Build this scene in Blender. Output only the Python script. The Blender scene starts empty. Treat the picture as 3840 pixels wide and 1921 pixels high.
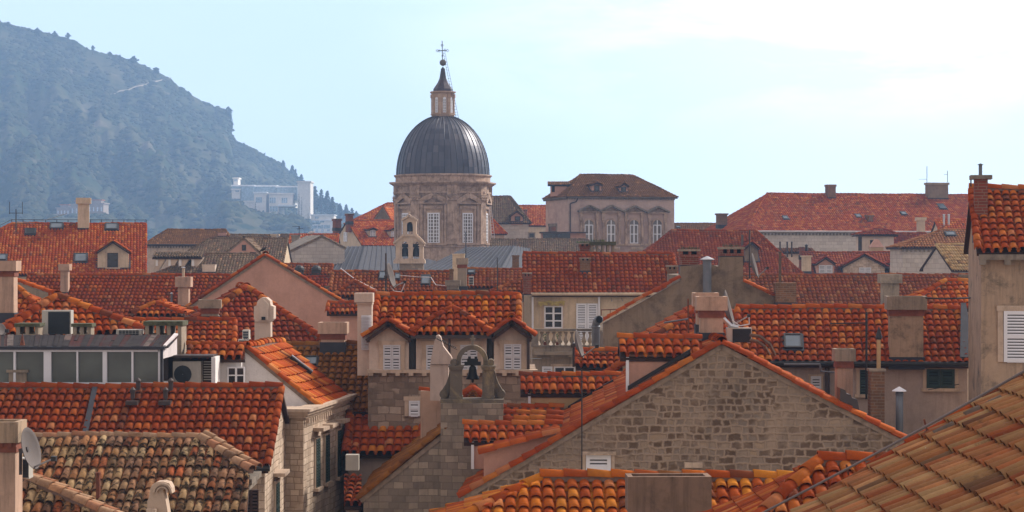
import bpy, math, random
import numpy as np
from mathutils import Vector, Matrix, noise as mnoise
R = math.radians
F = 8000.0; CZ = 20.0
scene = bpy.context.scene
COL = scene.collection
rng = np.random.default_rng(7)
random.seed(7)

def V3(*a): return np.array(a, dtype=float)
def P(px, py, d):                       # photograph measurement + distance -> point in metres
    return V3((px-1920)/F*d, d, CZ+(960-py)/F*d)
def unit(v): v = np.asarray(v, float); return v/np.linalg.norm(v)
def ray(px, py, p0, n):
    dr = V3((px-1920)/F, 1, (960-py)/F); o = V3(0, 0, CZ)
    return o+dr*(np.dot(np.asarray(p0)-o, n)/np.dot(dr, n))

# ------------------------------------------------------------------ mesh builder
class MB:
    def __init__(s): s.V = []; s.n = 0; s.F = []
    def add(s, v, f, mi=0, sm=False):
        v = np.asarray(v, float).reshape(-1, 3)
        if isinstance(f, np.ndarray): s.F.append((f+s.n, mi, sm))
        else:
            by = {}
            for q in f: by.setdefault(len(q), []).append(q)
            for k, q in by.items(): s.F.append((np.array(q)+s.n, mi, sm))
        s.V.append(v); s.n += len(v); return s
    def poly(s, pts, mi=0): return s.add(pts, [list(range(len(pts)))], mi)
    def box(s, c, sx, sy, sz, ax=None, mi=0, taper=1.0):
        """box centred at c (x,y), base at c.z; ax = (ex,ey,ez) axes; taper scales the top"""
        ex, ey, ez = ax if ax is not None else (V3(1, 0, 0), V3(0, 1, 0), V3(0, 0, 1))
        c = np.asarray(c, float); v = []
        for k, t in ((0, 1.0), (1, taper)):
            for a, b in ((-1, -1), (1, -1), (1, 1), (-1, 1)):
                v.append(c+ex*a*sx/2*t+ey*b*sy/2*t+ez*k*sz)
        return s.add(v, [[3, 2, 1, 0], [4, 5, 6, 7], [0, 1, 5, 4], [1, 2, 6, 5], [2, 3, 7, 6], [3, 0, 4, 7]], mi)
    def bar(s, a, b, w, h=None, up=(0, 0, 1), mi=0):
        a = np.asarray(a, float); b = np.asarray(b, float); h = h or w
        d = unit(b-a); sd = np.cross(d, up)
        if np.linalg.norm(sd) < 1e-6: sd = np.cross(d, (0, 1, 0))
        sd = unit(sd); u = np.cross(sd, d); v = []
        for p in (a, b):
            for x, y in ((-1, -1), (1, -1), (1, 1), (-1, 1)): v.append(p+sd*x*w/2+u*y*h/2)
        return s.add(v, [[3, 2, 1, 0], [4, 5, 6, 7], [0, 1, 5, 4], [1, 2, 6, 5], [2, 3, 7, 6], [3, 0, 4, 7]], mi)
    def tube(s, pts, r, n=8, mi=0, cap=True):
        pts = [np.asarray(p, float) for p in pts]; m = len(pts)
        rr = r if hasattr(r, '__len__') else [r]*m; v = []; prev = None
        for i, p in enumerate(pts):
            d = unit(pts[min(i+1, m-1)]-pts[max(i-1, 0)])
            if prev is None:
                a = np.cross(d, (0, 0, 1))
                if np.linalg.norm(a) < 1e-3: a = np.cross(d, (0, 1, 0))
            else: a = prev-d*np.dot(prev, d)
            a = unit(a); prev = a; b = np.cross(d, a)
            for k in range(n):
                t = 2*math.pi*k/n; v.append(p+(a*math.cos(t)+b*math.sin(t))*rr[i])
        f = [[i*n+k, i*n+(k+1) % n, (i+1)*n+(k+1) % n, (i+1)*n+k] for i in range(m-1) for k in range(n)]
        if cap: f += [list(range(n))[::-1], [(m-1)*n+k for k in range(n)]]
        return s.add(v, f, mi)
    def lathe(s, c, prof, n=24, mi=0, ax=None, rot=0.0, cap=True):
        """prof = [(r,z)...] around axis through c"""
        ex, ey, ez = ax if ax is not None else (V3(1, 0, 0), V3(0, 1, 0), V3(0, 0, 1))
        c = np.asarray(c, float); v = []
        for r, z in prof:
            for k in range(n):
                t = 2*math.pi*k/n+rot; v.append(c+ex*r*math.cos(t)+ey*r*math.sin(t)+ez*z)
        m = len(prof)
        f = [[i*n+k, i*n+(k+1) % n, (i+1)*n+(k+1) % n, (i+1)*n+k] for i in range(m-1) for k in range(n)]
        if cap: f += [list(range(n))[::-1], [(m-1)*n+k for k in range(n)]]
        return s.add(v, f, mi)
    def prism(s, pts, vec, mi=0, cap=True):
        """closed polygon pts swept along vec"""
        pts = np.asarray(pts, float); n = len(pts)
        v = np.vstack([pts, pts+np.asarray(vec, float)])
        f = [[k, (k+1) % n, n+(k+1) % n, n+k] for k in range(n)]
        if cap: f += [list(range(n))[::-1], [n+k for k in range(n)]]
        return s.add(v, f, mi)
    def wprism(s, foot, z0, z1, mi=0):
        pts = [V3(p[0], p[1], z0) for p in foot]; return s.prism(pts, (0, 0, z1-z0), mi)
    def build(s, name, mats, root=None, parent=None, smooth=False, label=None, origin=None):
        if not s.V: return None
        me = bpy.data.meshes.new(name); V = np.vstack(s.V)
        o = bpy.data.objects.new(name, me)
        org = V3(0, 0, 0)
        if root is not None: org = np.array(root['_o'])
        elif origin is not None: org = np.asarray(origin, float)
        V = V-org
        tot = []; idx = []; mis = []; fn = []; sms = []
        for q_ in s.F:
            f, mi = q_[:2]; sms.append(np.full(len(f), len(q_) > 2 and q_[2]))
            k = f.shape[1]; tot.append(np.full(len(f), k)); idx.append(f.ravel()); mis.append(np.full(len(f), mi))
            a, b, c = V[f[:, 0]], V[f[:, 1]], V[f[:, 2]]
            nn = np.cross(b-a, c-a)
            if k > 3: nn = nn+np.cross(V[f[:, 2]]-a, V[f[:, 3]]-a)
            fn.append(nn)
        tot = np.concatenate(tot); idx = np.concatenate(idx); mis = np.concatenate(mis); fn = np.vstack(fn)
        fn = fn/np.maximum(np.linalg.norm(fn, axis=1, keepdims=True), 1e-12)
        me.vertices.add(len(V)); me.vertices.foreach_set('co', V.astype(np.float32).ravel())
        me.loops.add(len(idx)); me.loops.foreach_set('vertex_index', idx.astype(np.int32))
        me.polygons.add(len(tot))
        me.polygons.foreach_set('loop_start', np.concatenate([[0], np.cumsum(tot)[:-1]]).astype(np.int32))
        me.polygons.foreach_set('loop_total', tot.astype(np.int32))
        me.polygons.foreach_set('material_index', mis.astype(np.int32))
        sm = np.concatenate(sms).astype(bool)
        if smooth is True: sm[:] = True
        elif smooth: sm = np.isin(mis, list(smooth))
        me.polygons.foreach_set('use_smooth', sm)
        lf = np.repeat(np.arange(len(tot)), tot); ln = fn[lf]; lp = V[idx]+org
        tx, ty = -ln[:, 1], ln[:, 0]; L = np.hypot(tx, ty); flat = L < .5
        L = np.maximum(L, 1e-9)
        u = np.where(flat, lp[:, 0], (lp[:, 0]*tx+lp[:, 1]*ty)/L); w = np.where(flat, lp[:, 1], lp[:, 2])
        uv = me.uv_layers.new(name='UVMap'); uv.data.foreach_set('uv', np.stack([u, w], 1).astype(np.float32).ravel())
        me.update(calc_edges=True); me.validate()
        for m in (mats if isinstance(mats, (list, tuple)) else [mats]): me.materials.append(m)
        COL.objects.link(o)
        if root is not None: o.parent = parent if parent is not None else root
        else: o.location = org
        if label: o['label'] = label
        return o

def thing(name, label, cat, loc, group=None):
    o = bpy.data.objects.new(name, None); COL.objects.link(o); o.location = loc; o.empty_display_size = .5
    o['_o'] = [float(c) for c in loc]; o['label'] = label; o['category'] = cat
    if group: o['group'] = group
    return o
def tag(o, label, cat, group=None, kind=None):
    if label: o['label'] = label
    if cat: o['category'] = cat
    if group: o['group'] = group
    if kind: o['kind'] = kind
    return o

# ------------------------------------------------------------------ barrel tiles
def tile_template(seg, lip, w0=.088, w1=.068, row=.34, h=1.0):
    """one cover tile and one channel tile; coordinates (u, v, n); u=0 at cover's axis"""
    v = []; f = []
    th = [math.pi*(k/seg) for k in range(seg+1)]
    hh = .068*h
    for (w, vv, nb) in ((w0, -.035, .066), (w1, row+.03, .012)):
        for t in th: v.append((w*math.cos(t), vv, nb-.02+hh*math.sin(t)*(w/w0)))
    n = seg+1
    for k in range(seg): f.append((k, k+1, n+k+1, n+k)[::-1])
    if lip:
        b = len(v)
        for t in th: v.append(((w0-.010)*math.cos(t), -.035, .066-.02+(hh-.011)*math.sin(t)))
        for t in th: v.append(((w0-.012)*math.cos(t), .09, .062-.02+(hh-.016)*math.sin(t)))
        for k in range(seg): f.append((k, b+k, b+k+1, k+1)[::-1])
        for k in range(seg): f.append((b+k, b+n+k, b+n+k+1, b+k+1)[::-1])
    nc = len(v)
    g = []                                # channel
    for (vv, nb) in ((-.03, .014), (row+.02, -.006)):
        for (uu, nn) in ((.05, .01), (.08, -.02), (.14, -.02), (.17, .01)): g.append((uu, vv, nn+nb))
    for k in range(3): f.append((nc+k, nc+4+k, nc+5+k, nc+k+1)[::-1])
    if lip:
        for (uu, nn) in ((.08, -.045), (.14, -.045)): g.append((uu, -.03, nn))
        f.append((nc+1, nc+2, nc+9, nc+8)[::-1])
    lipf = set(range(seg, seg+2*seg)) if lip else set()
    if lip: lipf.add(len(f)-1)
    A_ = np.array([list(q) for q in f]); mk = np.array([i in lipf for i in range(len(f))])
    return np.array(v+g), A_[~mk], A_[mk]

def plane_axes(poly):
    p = [np.asarray(q, float) for q in poly]
    n = np.cross(p[1]-p[0], p[2]-p[0])
    if np.linalg.norm(n) < 1e-6: n = np.cross(p[2]-p[0], p[3]-p[0])
    n = unit(n)
    if n[2] < 0: n = -n
    v = V3(0, 0, 1)-n*n[2]; v = unit(v); u = np.cross(v, n)
    return p[0], u, v, n

def tiles(mb, poly, mi=0, under=1, pitch=.22, row=.34, seg=6, lip=True, jit=1.0, thick=.09, slab=True, eo=.05, holes=(), hgt=1.0):
    o, u, v, n = plane_axes(poly)
    P2 = np.array([[np.dot(np.asarray(q)-o, u), np.dot(np.asarray(q)-o, v)] for q in poly])
    area = 0.5*np.sum(P2[:, 0]*np.roll(P2[:, 1], -1)-np.roll(P2[:, 0], -1)*P2[:, 1])
    if area < 0: P2 = P2[::-1]
    v0, v1 = P2[:, 1].min(), P2[:, 1].max(); u0, u1 = P2[:, 0].min(), P2[:, 0].max()
    nr = max(1, int(round((v1-v0)/row))); row = (v1-v0)/nr
    nu = max(1, int(round((u1-u0)/pitch))); pitch = (u1-u0)/nu
    T, Fc, Fl = tile_template(seg, lip, w0=.098*pitch/.22, w1=.084*pitch/.22, row=row, h=hgt)
    T[:, 0] = np.where(np.arange(len(T)) >= 0, T[:, 0], 0)
    ii, jj = np.meshgrid(np.arange(nu), np.arange(nr))
    cu = u0+(ii.ravel()+.5)*pitch-pitch*.25; cv = v0+jj.ravel()*row
    c = np.stack([cu+pitch*.25, cv+row/2], 1)
    edges = []
    for k in range(len(P2)):
        a, b = P2[k], P2[(k+1) % len(P2)]; e = b-a; L = np.hypot(*e)
        if L < 1e-6: continue
        no = np.array([e[1], -e[0]])/L; edges.append((a, no))
    ok = np.ones(len(c), bool)
    for a, no in edges: ok &= ((c-a)@no) < .02+.09*abs(no[0])
    for (hu0, hu1, hv0, hv1) in holes: ok &= ~((c[:, 0] > hu0) & (c[:, 0] < hu1) & (c[:, 1] > hv0) & (c[:, 1] < hv1))
    cu, cv = cu[ok], cv[ok]; N = len(cu)
    if N == 0: return
    r = rng.normal(0, 1, (N, 6))*jit
    loc = np.repeat(T[None], N, 0)
    sk = r[:, 0:1]*.006
    U = loc[:, :, 0]+cu[:, None]+r[:, 1:2]*.003+sk*(loc[:, :, 1]/row)
    Vv = loc[:, :, 1]+cv[:, None]+r[:, 2:3]*.006
    Nn = loc[:, :, 2]+r[:, 3:4]*.002+r[:, 4:5]*.003*(loc[:, :, 1]/row)
    # large-scale sag
    Nn = Nn+.014*jit*(np.sin(U*.9+Vv*1.3+o[0])+.7*np.sin(U*2.3-Vv*.8+o[1]))
    for a, no in edges:
        tol = eo if no[1] < -.9 else .0
        dd = (U-a[0])*no[0]+(Vv-a[1])*no[1]-tol
        dd = np.maximum(dd, 0); U = U-no[0]*dd; Vv = Vv-no[1]*dd
    W = o+U[..., None]*u+Vv[..., None]*v+Nn[..., None]*n
    k = len(T); FF = (Fc[None]+(np.arange(N)*k)[:, None, None]).reshape(-1, 4)
    nb_ = mb.n; mb.add(W.reshape(-1, 3), FF, mi, True)
    if len(Fl): mb.F.append(((Fl[None]+(np.arange(N)*k)[:, None, None]).reshape(-1, 4)+nb_, mi, False))
    if slab:
        pts = np.array([np.asarray(q, float) for q in poly])-n*.085
        mb.prism(pts, -n*thick, under)

def capline(mb, A, B, r=.12, ln=.4, mi=0, up=(0, 0, 1), mortar=None, seg=8, sag=0.0):
    """line of half-round ridge tiles from A to B; later tiles lap over earlier ones"""
    A = np.asarray(A, float); B = np.asarray(B, float); D = B-A; L = np.linalg.norm(D)
    if L < .1: return
    n = max(1, int(round(L/ln))); ln = L/n; d = D/L; s = unit(np.cross(d, up)); w = np.cross(s, d)
    for i in range(n):
        j = rng.normal(0, 1, 4)
        a = A+d*(i*ln-.03)+s*j[0]*.006; b = A+d*((i+1)*ln+.02)+s*j[1]*.006
        wv = lambda q: (.016*math.sin(q*.83+A[0]*1.7)+.012*math.sin(q*2.1+A[1]))*min(1, L/3)
        a = a+w*wv(i*ln); b = b+w*wv((i+1)*ln)
        v = []
        for (p, rr, lift) in ((a, r, .022), (b, r*.84, 0.0)):
            for k in range(seg+1):
                t = math.pi*(k/seg*1.1-.05); v.append(p+s*rr*math.cos(t)+w*(rr*math.sin(t)+lift+j[2]*.004))
        m = seg+1
        for k in range(seg+1):
            t = math.pi*(k/seg*1.1-.05); v.append(a+s*(r-.02)*math.cos(t)+w*((r-.02)*math.sin(t)+.022))
        f = [[k, m+k, m+k+1, k+1] for k in range(seg)]; nb_ = mb.n; mb.add(v, f, mi, True)
        mb.F.append((np.array([[k, k+1, 2*m+k+1, 2*m+k] for k in range(seg)])+nb_, mi, False))
    if mortar is not None:
        mb.bar(A-w*.03, B-w*.03, r*1.5, .09, up=up, mi=mortar)
# ------------------------------------------------------------------ materials
def nmat(name):
    m = bpy.data.materials.new(name); m.use_nodes = True; nt = m.node_tree
    b = nt.nodes['Principled BSDF']; return m, nt, b
def N(nt, t, **kw):
    n = nt.nodes.new(t)
    for k, v in kw.items():
        if k in n.inputs.keys(): n.inputs[k].default_value = v
        else: setattr(n, k, v)
    return n
def Lk(nt, a, b): nt.links.new(a, b)
def C4(c): return (c[0], c[1], c[2], 1)
def ramp(nt, stops, mode='LINEAR'):
    n = nt.nodes.new('ShaderNodeValToRGB'); cr = n.color_ramp; cr.interpolation = mode
    cr.elements[0].position = stops[0][0]; cr.elements[0].color = C4(stops[0][1])
    cr.elements[1].position = stops[-1][0]; cr.elements[1].color = C4(stops[-1][1])
    for p, c in stops[1:-1]: e = cr.elements.new(p); e.color = C4(c)
    return n
def mixc(nt, fac, a, b, mode='MIX'):
    n = nt.nodes.new('ShaderNodeMix'); n.data_type = 'RGBA'; n.blend_type = mode
    for s, v in ((n.inputs[0], fac), (n.inputs[6], a), (n.inputs[7], b)):
        if isinstance(v, (int, float)): s.default_value = v
        elif isinstance(v, tuple): s.default_value = C4(v)
        else: nt.links.new(v, s)
    return n.outputs[2]
def noisef(nt, vec, scale, detail=4, rough=.55, lo=.35, hi=.65, dist=0):
    n = N(nt, 'ShaderNodeTexNoise', Scale=scale, Detail=detail, Roughness=rough, Distortion=dist)
    if vec is not None: Lk(nt, vec, n.inputs['Vector'])
    mr = N(nt, 'ShaderNodeMapRange'); mr.inputs[1].default_value = lo; mr.inputs[2].default_value = hi
    Lk(nt, n.outputs[0], mr.inputs[0]); return mr.outputs[0]
def objco(nt): return N(nt, 'ShaderNodeTexCoord').outputs['Object']
def uvco(nt): return N(nt, 'ShaderNodeTexCoord').outputs['UV']
def mapv(nt, vec, sc=(1, 1, 1), loc=(0, 0, 0)):
    m = N(nt, 'ShaderNodeMapping'); m.inputs['Scale'].default_value = sc; m.inputs['Location'].default_value = loc
    Lk(nt, vec, m.inputs['Vector']); return m.outputs[0]
def bump(nt, b, h, strength=.3, dist=.02):
    n = N(nt, 'ShaderNodeBump', Strength=strength, Distance=dist); Lk(nt, h, n.inputs['Height']); Lk(nt, n.outputs[0], b.inputs['Normal'])
def mathn(nt, op, a, b=None):
    n = nt.nodes.new('ShaderNodeMath'); n.operation = op
    for i, v in enumerate((a, b)):
        if v is None: continue
        if isinstance(v, (int, float)): n.inputs[i].default_value = v
        else: nt.links.new(v, n.inputs[i])
    return n.outputs[0]

def tile_mat(name, cols, grime=.25, moss=0.0, mosscol=(.05, .045, .035), mscale=4.0, mth=.55, rough=.72, gcol=(.06, .03, .02), sat=True, odd=1.0):
    if sat: cols = [(min(.8, c[0]*.92), c[1]*.84, c[2]*.42) for c in cols]
    m, nt, b = nmat(name); co = objco(nt)
    geo = N(nt, 'ShaderNodeNewGeometry'); k = len(cols)
    rp = ramp(nt, [((i+.0)/(k-1)*.96+.02, c) for i, c in enumerate(cols)]); Lk(nt, geo.outputs['Random Per Island'], rp.inputs[0])
    c = rp.outputs[0]
    rm = N(nt, 'ShaderNodeTexWhiteNoise', noise_dimensions='1D'); Lk(nt, geo.outputs['Random Per Island'], rm.inputs['W'])
    hv = N(nt, 'ShaderNodeHueSaturation'); mr = N(nt, 'ShaderNodeMapRange'); mr.inputs[3].default_value = .88 if sat else .75; mr.inputs[4].default_value = 1.08 if sat else 1.15
    Lk(nt, rm.outputs['Value'], mr.inputs[0]); Lk(nt, mr.outputs[0], hv.inputs['Value']); Lk(nt, c, hv.inputs['Color']); c = hv.outputs[0]
    hi = N(nt, 'ShaderNodeMapRange'); hi.inputs[1].default_value = .955; hi.inputs[2].default_value = .96; Lk(nt, rm.outputs['Value'], hi.inputs[0])
    c = mixc(nt, mathn(nt, 'MULTIPLY', hi.outputs[0], .45*odd), c, (.62, .30, .13))
    lw = N(nt, 'ShaderNodeMapRange'); lw.inputs[1].default_value = .045; lw.inputs[2].default_value = .04; Lk(nt, rm.outputs['Value'], lw.inputs[0])
    c = mixc(nt, mathn(nt, 'MULTIPLY', lw.outputs[0], .6*odd), c, (.09, .045, .03))
    f0 = noisef(nt, mapv(nt, co, (1.0, .6, .6)), .35, 7, .75, .5, .72, .6); c = mixc(nt, mathn(nt, 'MULTIPLY', f0, grime*1.3), c, (.10, .06, .04))
    f1 = noisef(nt, co, .55, 6, .65, .38, .68); c = mixc(nt, mathn(nt, 'MULTIPLY', f1, grime), c, gcol)
    f2 = noisef(nt, co, 9, 8, .8, .42, .7); c = mixc(nt, mathn(nt, 'MULTIPLY', f2, grime*1.3), c, gcol)
    if moss:
        off = N(nt, 'ShaderNodeVectorMath', operation='ADD'); Lk(nt, co, off.inputs[0]); Lk(nt, rm.outputs['Color'], off.inputs[1])
        f3 = noisef(nt, off.outputs[0], mscale, 8, .72, mth, mth+.07)
        c = mixc(nt, mathn(nt, 'MULTIPLY', f3, moss), c, mosscol)
        f4 = noisef(nt, co, mscale*2.3, 6, .7, .6, .66); c = mixc(nt, mathn(nt, 'MULTIPLY', f4, moss*.35), c, (.32, .28, .20))
    Lk(nt, c, b.inputs['Base Color']); b.inputs['Roughness'].default_value = rough
    b.inputs['Specular IOR Level'].default_value = .05
    bump(nt, b, noisef(nt, co, 30, 4, .6, .3, .7), .25, .01)
    return m

WB = 1.15
def plaster(name, col, stain=.35, scol=(.07, .06, .05), streak=.4, patch=None, rough=.9, sth=.5):
    col = tuple(min(.82, x*WB*w_) for x, w_ in zip(col, (1.02, .98, .94)))
    m, nt, b = nmat(name); co = objco(nt)
    f = noisef(nt, co, .9, 8, .68, .35, .7); c = mixc(nt, f, tuple(x*.86 for x in col), tuple(min(1, x*1.12) for x in col))
    if patch: c = mixc(nt, noisef(nt, co, .5, 8, .75, .5, .6, .6), c, patch)
    f = noisef(nt, co, 1.3, 9, .75, sth, sth+.2, .4); c = mixc(nt, mathn(nt, 'MULTIPLY', f, stain), c, scol)
    f = noisef(nt, mapv(nt, co, (4.5, 4.5, .35)), 1.2, 6, .7, .5, .72); c = mixc(nt, mathn(nt, 'MULTIPLY', f, streak), c, scol)
    f = noisef(nt, co, 14, 4, .6, .3, .75); c = mixc(nt, mathn(nt, 'MULTIPLY', f, .12), c, scol)
    Lk(nt, c, b.inputs['Base Color']); b.inputs['Roughness'].default_value = rough; b.inputs['Specular IOR Level'].default_value = .2
    bump(nt, b, noisef(nt, co, 22, 5, .7, .2, .8), .35, .012)
    return m

def stone(name, c1, c2, mortar, bw=.42, bh=.26, ms=.018, dist=.03, stain=.3, scol=(.05, .045, .04), bumpd=.02, offs=.5, third=None, uvd=1.3, soft=.3, alt=None, wash=0):
    c1, c2, mortar, third = [tuple(min(.8, x*WB*w_) for x, w_ in zip(q, (1.03, .98, .93))) if q else None for q in (c1, c2, mortar, third)]
    m, nt, b = nmat(name); uv = uvco(nt); co = objco(nt)
    nz = N(nt, 'ShaderNodeTexNoise', Scale=uvd, Detail=3); Lk(nt, uv, nz.inputs['Vector'])
    sub = N(nt, 'ShaderNodeVectorMath', operation='SUBTRACT'); Lk(nt, nz.outputs['Color'], sub.inputs[0]); sub.inputs[1].default_value = (.5, .5, .5)
    scl = N(nt, 'ShaderNodeVectorMath', operation='SCALE'); Lk(nt, sub.outputs[0], scl.inputs[0]); scl.inputs['Scale'].default_value = dist*4
    nz2 = N(nt, 'ShaderNodeTexNoise', Scale=9, Detail=4); Lk(nt, uv, nz2.inputs['Vector'])
    sub2 = N(nt, 'ShaderNodeVectorMath', operation='SUBTRACT'); Lk(nt, nz2.outputs['Color'], sub2.inputs[0]); sub2.inputs[1].default_value = (.5, .5, .5)
    scl2 = N(nt, 'ShaderNodeVectorMath', operation='SCALE'); Lk(nt, sub2.outputs[0], scl2.inputs[0]); scl2.inputs['Scale'].default_value = dist*1.6
    ad = N(nt, 'ShaderNodeVectorMath', operation='ADD'); Lk(nt, uv, ad.inputs[0]); Lk(nt, scl.outputs[0], ad.inputs[1])
    ad2 = N(nt, 'ShaderNodeVectorMath', operation='ADD'); Lk(nt, ad.outputs[0], ad2.inputs[0]); Lk(nt, scl2.outputs[0], ad2.inputs[1])
    def brick(k, w, h, sq):
        br = N(nt, 'ShaderNodeTexBrick', Scale=1.0); br.offset = offs; br.squash = sq; br.squash_frequency = 3
        br.inputs['Brick Width'].default_value = w; br.inputs['Row Height'].default_value = h; br.inputs['Mortar Size'].default_value = ms
        br.inputs['Mortar Smooth'].default_value = soft; br.inputs['Bias'].default_value = 0
        br.inputs['Color1'].default_value = (0, 0, 0, 1); br.inputs['Color2'].default_value = (1, 1, 1, 1); br.inputs['Mortar'].default_value = (.5, .5, .5, 1)
        Lk(nt, ad2.outputs[0], br.inputs['Vector']); return br
    br = brick(0, bw, bh, 1.35); bc, bfac = br.outputs['Color'], br.outputs['Fac']
    if alt:
        br2 = brick(1, alt[0], alt[1], .8); mk = noisef(nt, uv, .32, 3, .5, .49, .51); bc = mixc(nt, mk, bc, br2.outputs['Color']); mm = nt.nodes.new('ShaderNodeMix'); Lk(nt, mk, mm.inputs[0]); Lk(nt, bfac, mm.inputs[2]); Lk(nt, br2.outputs['Fac'], mm.inputs[3]); bfac = mm.outputs[0]
    cols = [(0.02, c1), (.5, tuple((x+y)/2 for x, y in zip(c1, c2))), (.98, c2)]
    if third: cols = [(0.02, c1), (.3, third), (.62, c2), (.98, tuple(x*.75 for x in c2))]
    rp = ramp(nt, cols); Lk(nt, bc, rp.inputs[0]); c = rp.outputs[0]
    f = noisef(nt, co, 5, 7, .7, .3, .75); c = mixc(nt, mathn(nt, 'MULTIPLY', f, .35), c, tuple(x*.5 for x in c1))
    c = mixc(nt, bfac, c, mortar)
    if wash: c = mixc(nt, mathn(nt, 'MULTIPLY', noisef(nt, co, .9, 7, .7, .48, .66, .5), wash), c, mortar)
    f = noisef(nt, co, .45, 8, .7, .5, .68, .5); c = mixc(nt, mathn(nt, 'MULTIPLY', f, stain), c, scol)
    f = noisef(nt, mapv(nt, co, (3, 3, .3)), 1.0, 6, .7, .5, .75); c = mixc(nt, mathn(nt, 'MULTIPLY', f, stain*.7), c, scol)
    Lk(nt, c, b.inputs['Base Color']); b.inputs['Roughness'].default_value = .92; b.inputs['Specular IOR Level'].default_value = .2
    h = mathn(nt, 'ADD', mathn(nt, 'MULTIPLY', bfac, -1.0), mathn(nt, 'MULTIPLY', noisef(nt, co, 8, 6, .7, .2, .8), .7))
    bump(nt, b, h, .6, bumpd)
    return m

def plain(name, col, rough=.6, metal=0.0, var=.15, spec=.4, sc=3, grime=0.0):
    m, nt, b = nmat(name); co = objco(nt)
    f = noisef(nt, co, sc, 5, .6, .3, .7); c = mixc(nt, f, tuple(x*(1-var) for x in col), tuple(min(1, x*(1+var)) for x in col))
    if grime:
        f = noisef(nt, mapv(nt, co, (3, 3, .5)), 2, 7, .75, .48, .7); c = mixc(nt, mathn(nt, 'MULTIPLY', f, grime), c, (.05, .04, .035))
    Lk(nt, c, b.inputs['Base Color'])
    b.inputs['Roughness'].default_value = rough; b.inputs['Metallic'].default_value = metal; b.inputs['Specular IOR Level'].default_value = spec
    return m

M = {}
M['t_orange'] = tile_mat('tile_orange', [(.34, .055, .018), (.44, .078, .024), (.40, .066, .02), (.52, .12, .035), (.62, .21, .07)], grime=.25)
M['t_bright'] = tile_mat('tile_bright', [(.40, .07, .02), (.50, .095, .028), (.44, .075, .022), (.60, .15, .04), (.66, .25, .09)], grime=.15)
M['t_red'] = tile_mat('tile_red', [(.30, .050, .019), (.35, .062, .022), (.32, .055, .02), (.39, .078, .027), (.46, .12, .045)], grime=.3)
M['t_deepred'] = tile_mat('tile_deep_red', [(.26, .034, .017), (.33, .044, .02), (.29, .038, .018), (.38, .07, .032), (.5, .14, .07)], grime=.3)
M['t_mix'] = tile_mat('tile_mixed', [(.32, .05, .016), (.38, .066, .02), (.42, .08, .022), (.40, .07, .02), (.50, .12, .03), (.62, .22, .045)], grime=.22)
M['t_near'] = tile_mat('tile_near_orange', [(.42, .075, .02), (.48, .10, .026), (.56, .14, .03), (.66, .22, .045), (.70, .28, .06)], grime=.22)
M['t_pale'] = tile_mat('tile_faded', [(.30, .065, .032), (.36, .09, .045), (.32, .075, .037), (.40, .12, .065), (.46, .18, .10)], grime=.35)
M['t_old'] = tile_mat('tile_mossy', [(.40, .20, .09), (.42, .11, .04), (.46, .28, .13), (.50, .36, .20), (.46, .24, .13), (.28, .16, .10)], grime=.35, moss=.92, mosscol=(.02, .016, .012), mth=.50, sat=False)
M['t_oldgrey'] = tile_mat('tile_weathered_grey', [(.20, .14, .09), (.26, .18, .11), (.30, .21, .13), (.22, .12, .08)], grime=.4, moss=.7, mth=.5, sat=False)
M['t_brown'] = tile_mat('tile_brown', [(.20, .095, .06), (.24, .11, .065), (.28, .14, .09), (.18, .08, .05)], grime=.35, moss=.3, mth=.58)
M['t_tan'] = tile_mat('tile_tan', [(.26, .10, .035), (.30, .125, .04), (.34, .15, .055), (.24, .09, .035)], grime=.35)
M['t_yellow'] = tile_mat('tile_yellow', [(.46, .29, .12), (.55, .37, .17), (.50, .33, .14), (.42, .23, .09)], grime=.2, sat=False)
M['t_pinkish'] = tile_mat('tile_pinkish', [(.36, .13, .08), (.42, .17, .10), (.46, .2, .13), (.5, .26, .17)], grime=.3)
M['t_big'] = tile_mat('tile_streaked', [(.34, .13, .045), (.40, .21, .085), (.30, .065, .018), (.46, .28, .125), (.40, .11, .035), (.42, .26, .115), (.36, .15, .055)], grime=.2, moss=.5, mosscol=(.07, .05, .03), mth=.6, mscale=2.5, sat=False)
M['under'] = plain('roof_underside', (.05, .025, .018), .95)
M['vmortar'] = plain('verge_mortar', (.28, .21, .16), .95, var=.3, sc=6)
M['mortar'] = plain('mortar', (.19, .12, .09), .95, var=.3, sc=9)
M['p_pink'] = plaster('plaster_pink', (.47, .27, .21), stain=.12, streak=.12)
M['p_pinkc'] = plaster('plaster_pink_chimney', (.43, .295, .225), stain=.35, streak=.5, sth=.52)
M['p_cream'] = plaster('plaster_cream', (.52, .42, .31), stain=.25, streak=.3)
M['p_ochre'] = plaster('plaster_ochre', (.45, .31, .17), stain=.1, streak=.12)
M['p_white'] = plaster('plaster_white', (.72, .70, .72), stain=.06, streak=.05)
M['p_rose'] = plaster('plaster_rose', (.46, .37, .33), stain=.3, streak=.35)
M['p_dormer'] = plaster('plaster_dormer', (.52, .43, .37), stain=.15, streak=.2)
M['p_grey'] = plaster('plaster_grey', (.37, .30, .27), stain=.2, streak=.25)
M['p_tower'] = plaster('plaster_tower', (.36, .265, .19), stain=.95, streak=.6, scol=(.08, .07, .055), sth=.5)
M['p_towerside'] = plaster('plaster_tower_side', (.22, .16, .11), stain=.5, streak=.8, scol=(.07, .055, .04), sth=.45)
M['p_brown'] = plaster('plaster_brown', (.21, .16, .115), stain=.7, streak=.35, scol=(.06, .045, .035), patch=(.13, .10, .075), sth=.5)
M['p_conc'] = plaster('concrete', (.29, .24, .19), stain=.6, streak=.55, scol=(.06, .055, .045), sth=.5)
M['p_pot'] = plaster('planter_plaster', (.20, .13, .095), stain=.7, streak=.7, scol=(.06, .045, .035), sth=.48)
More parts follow.
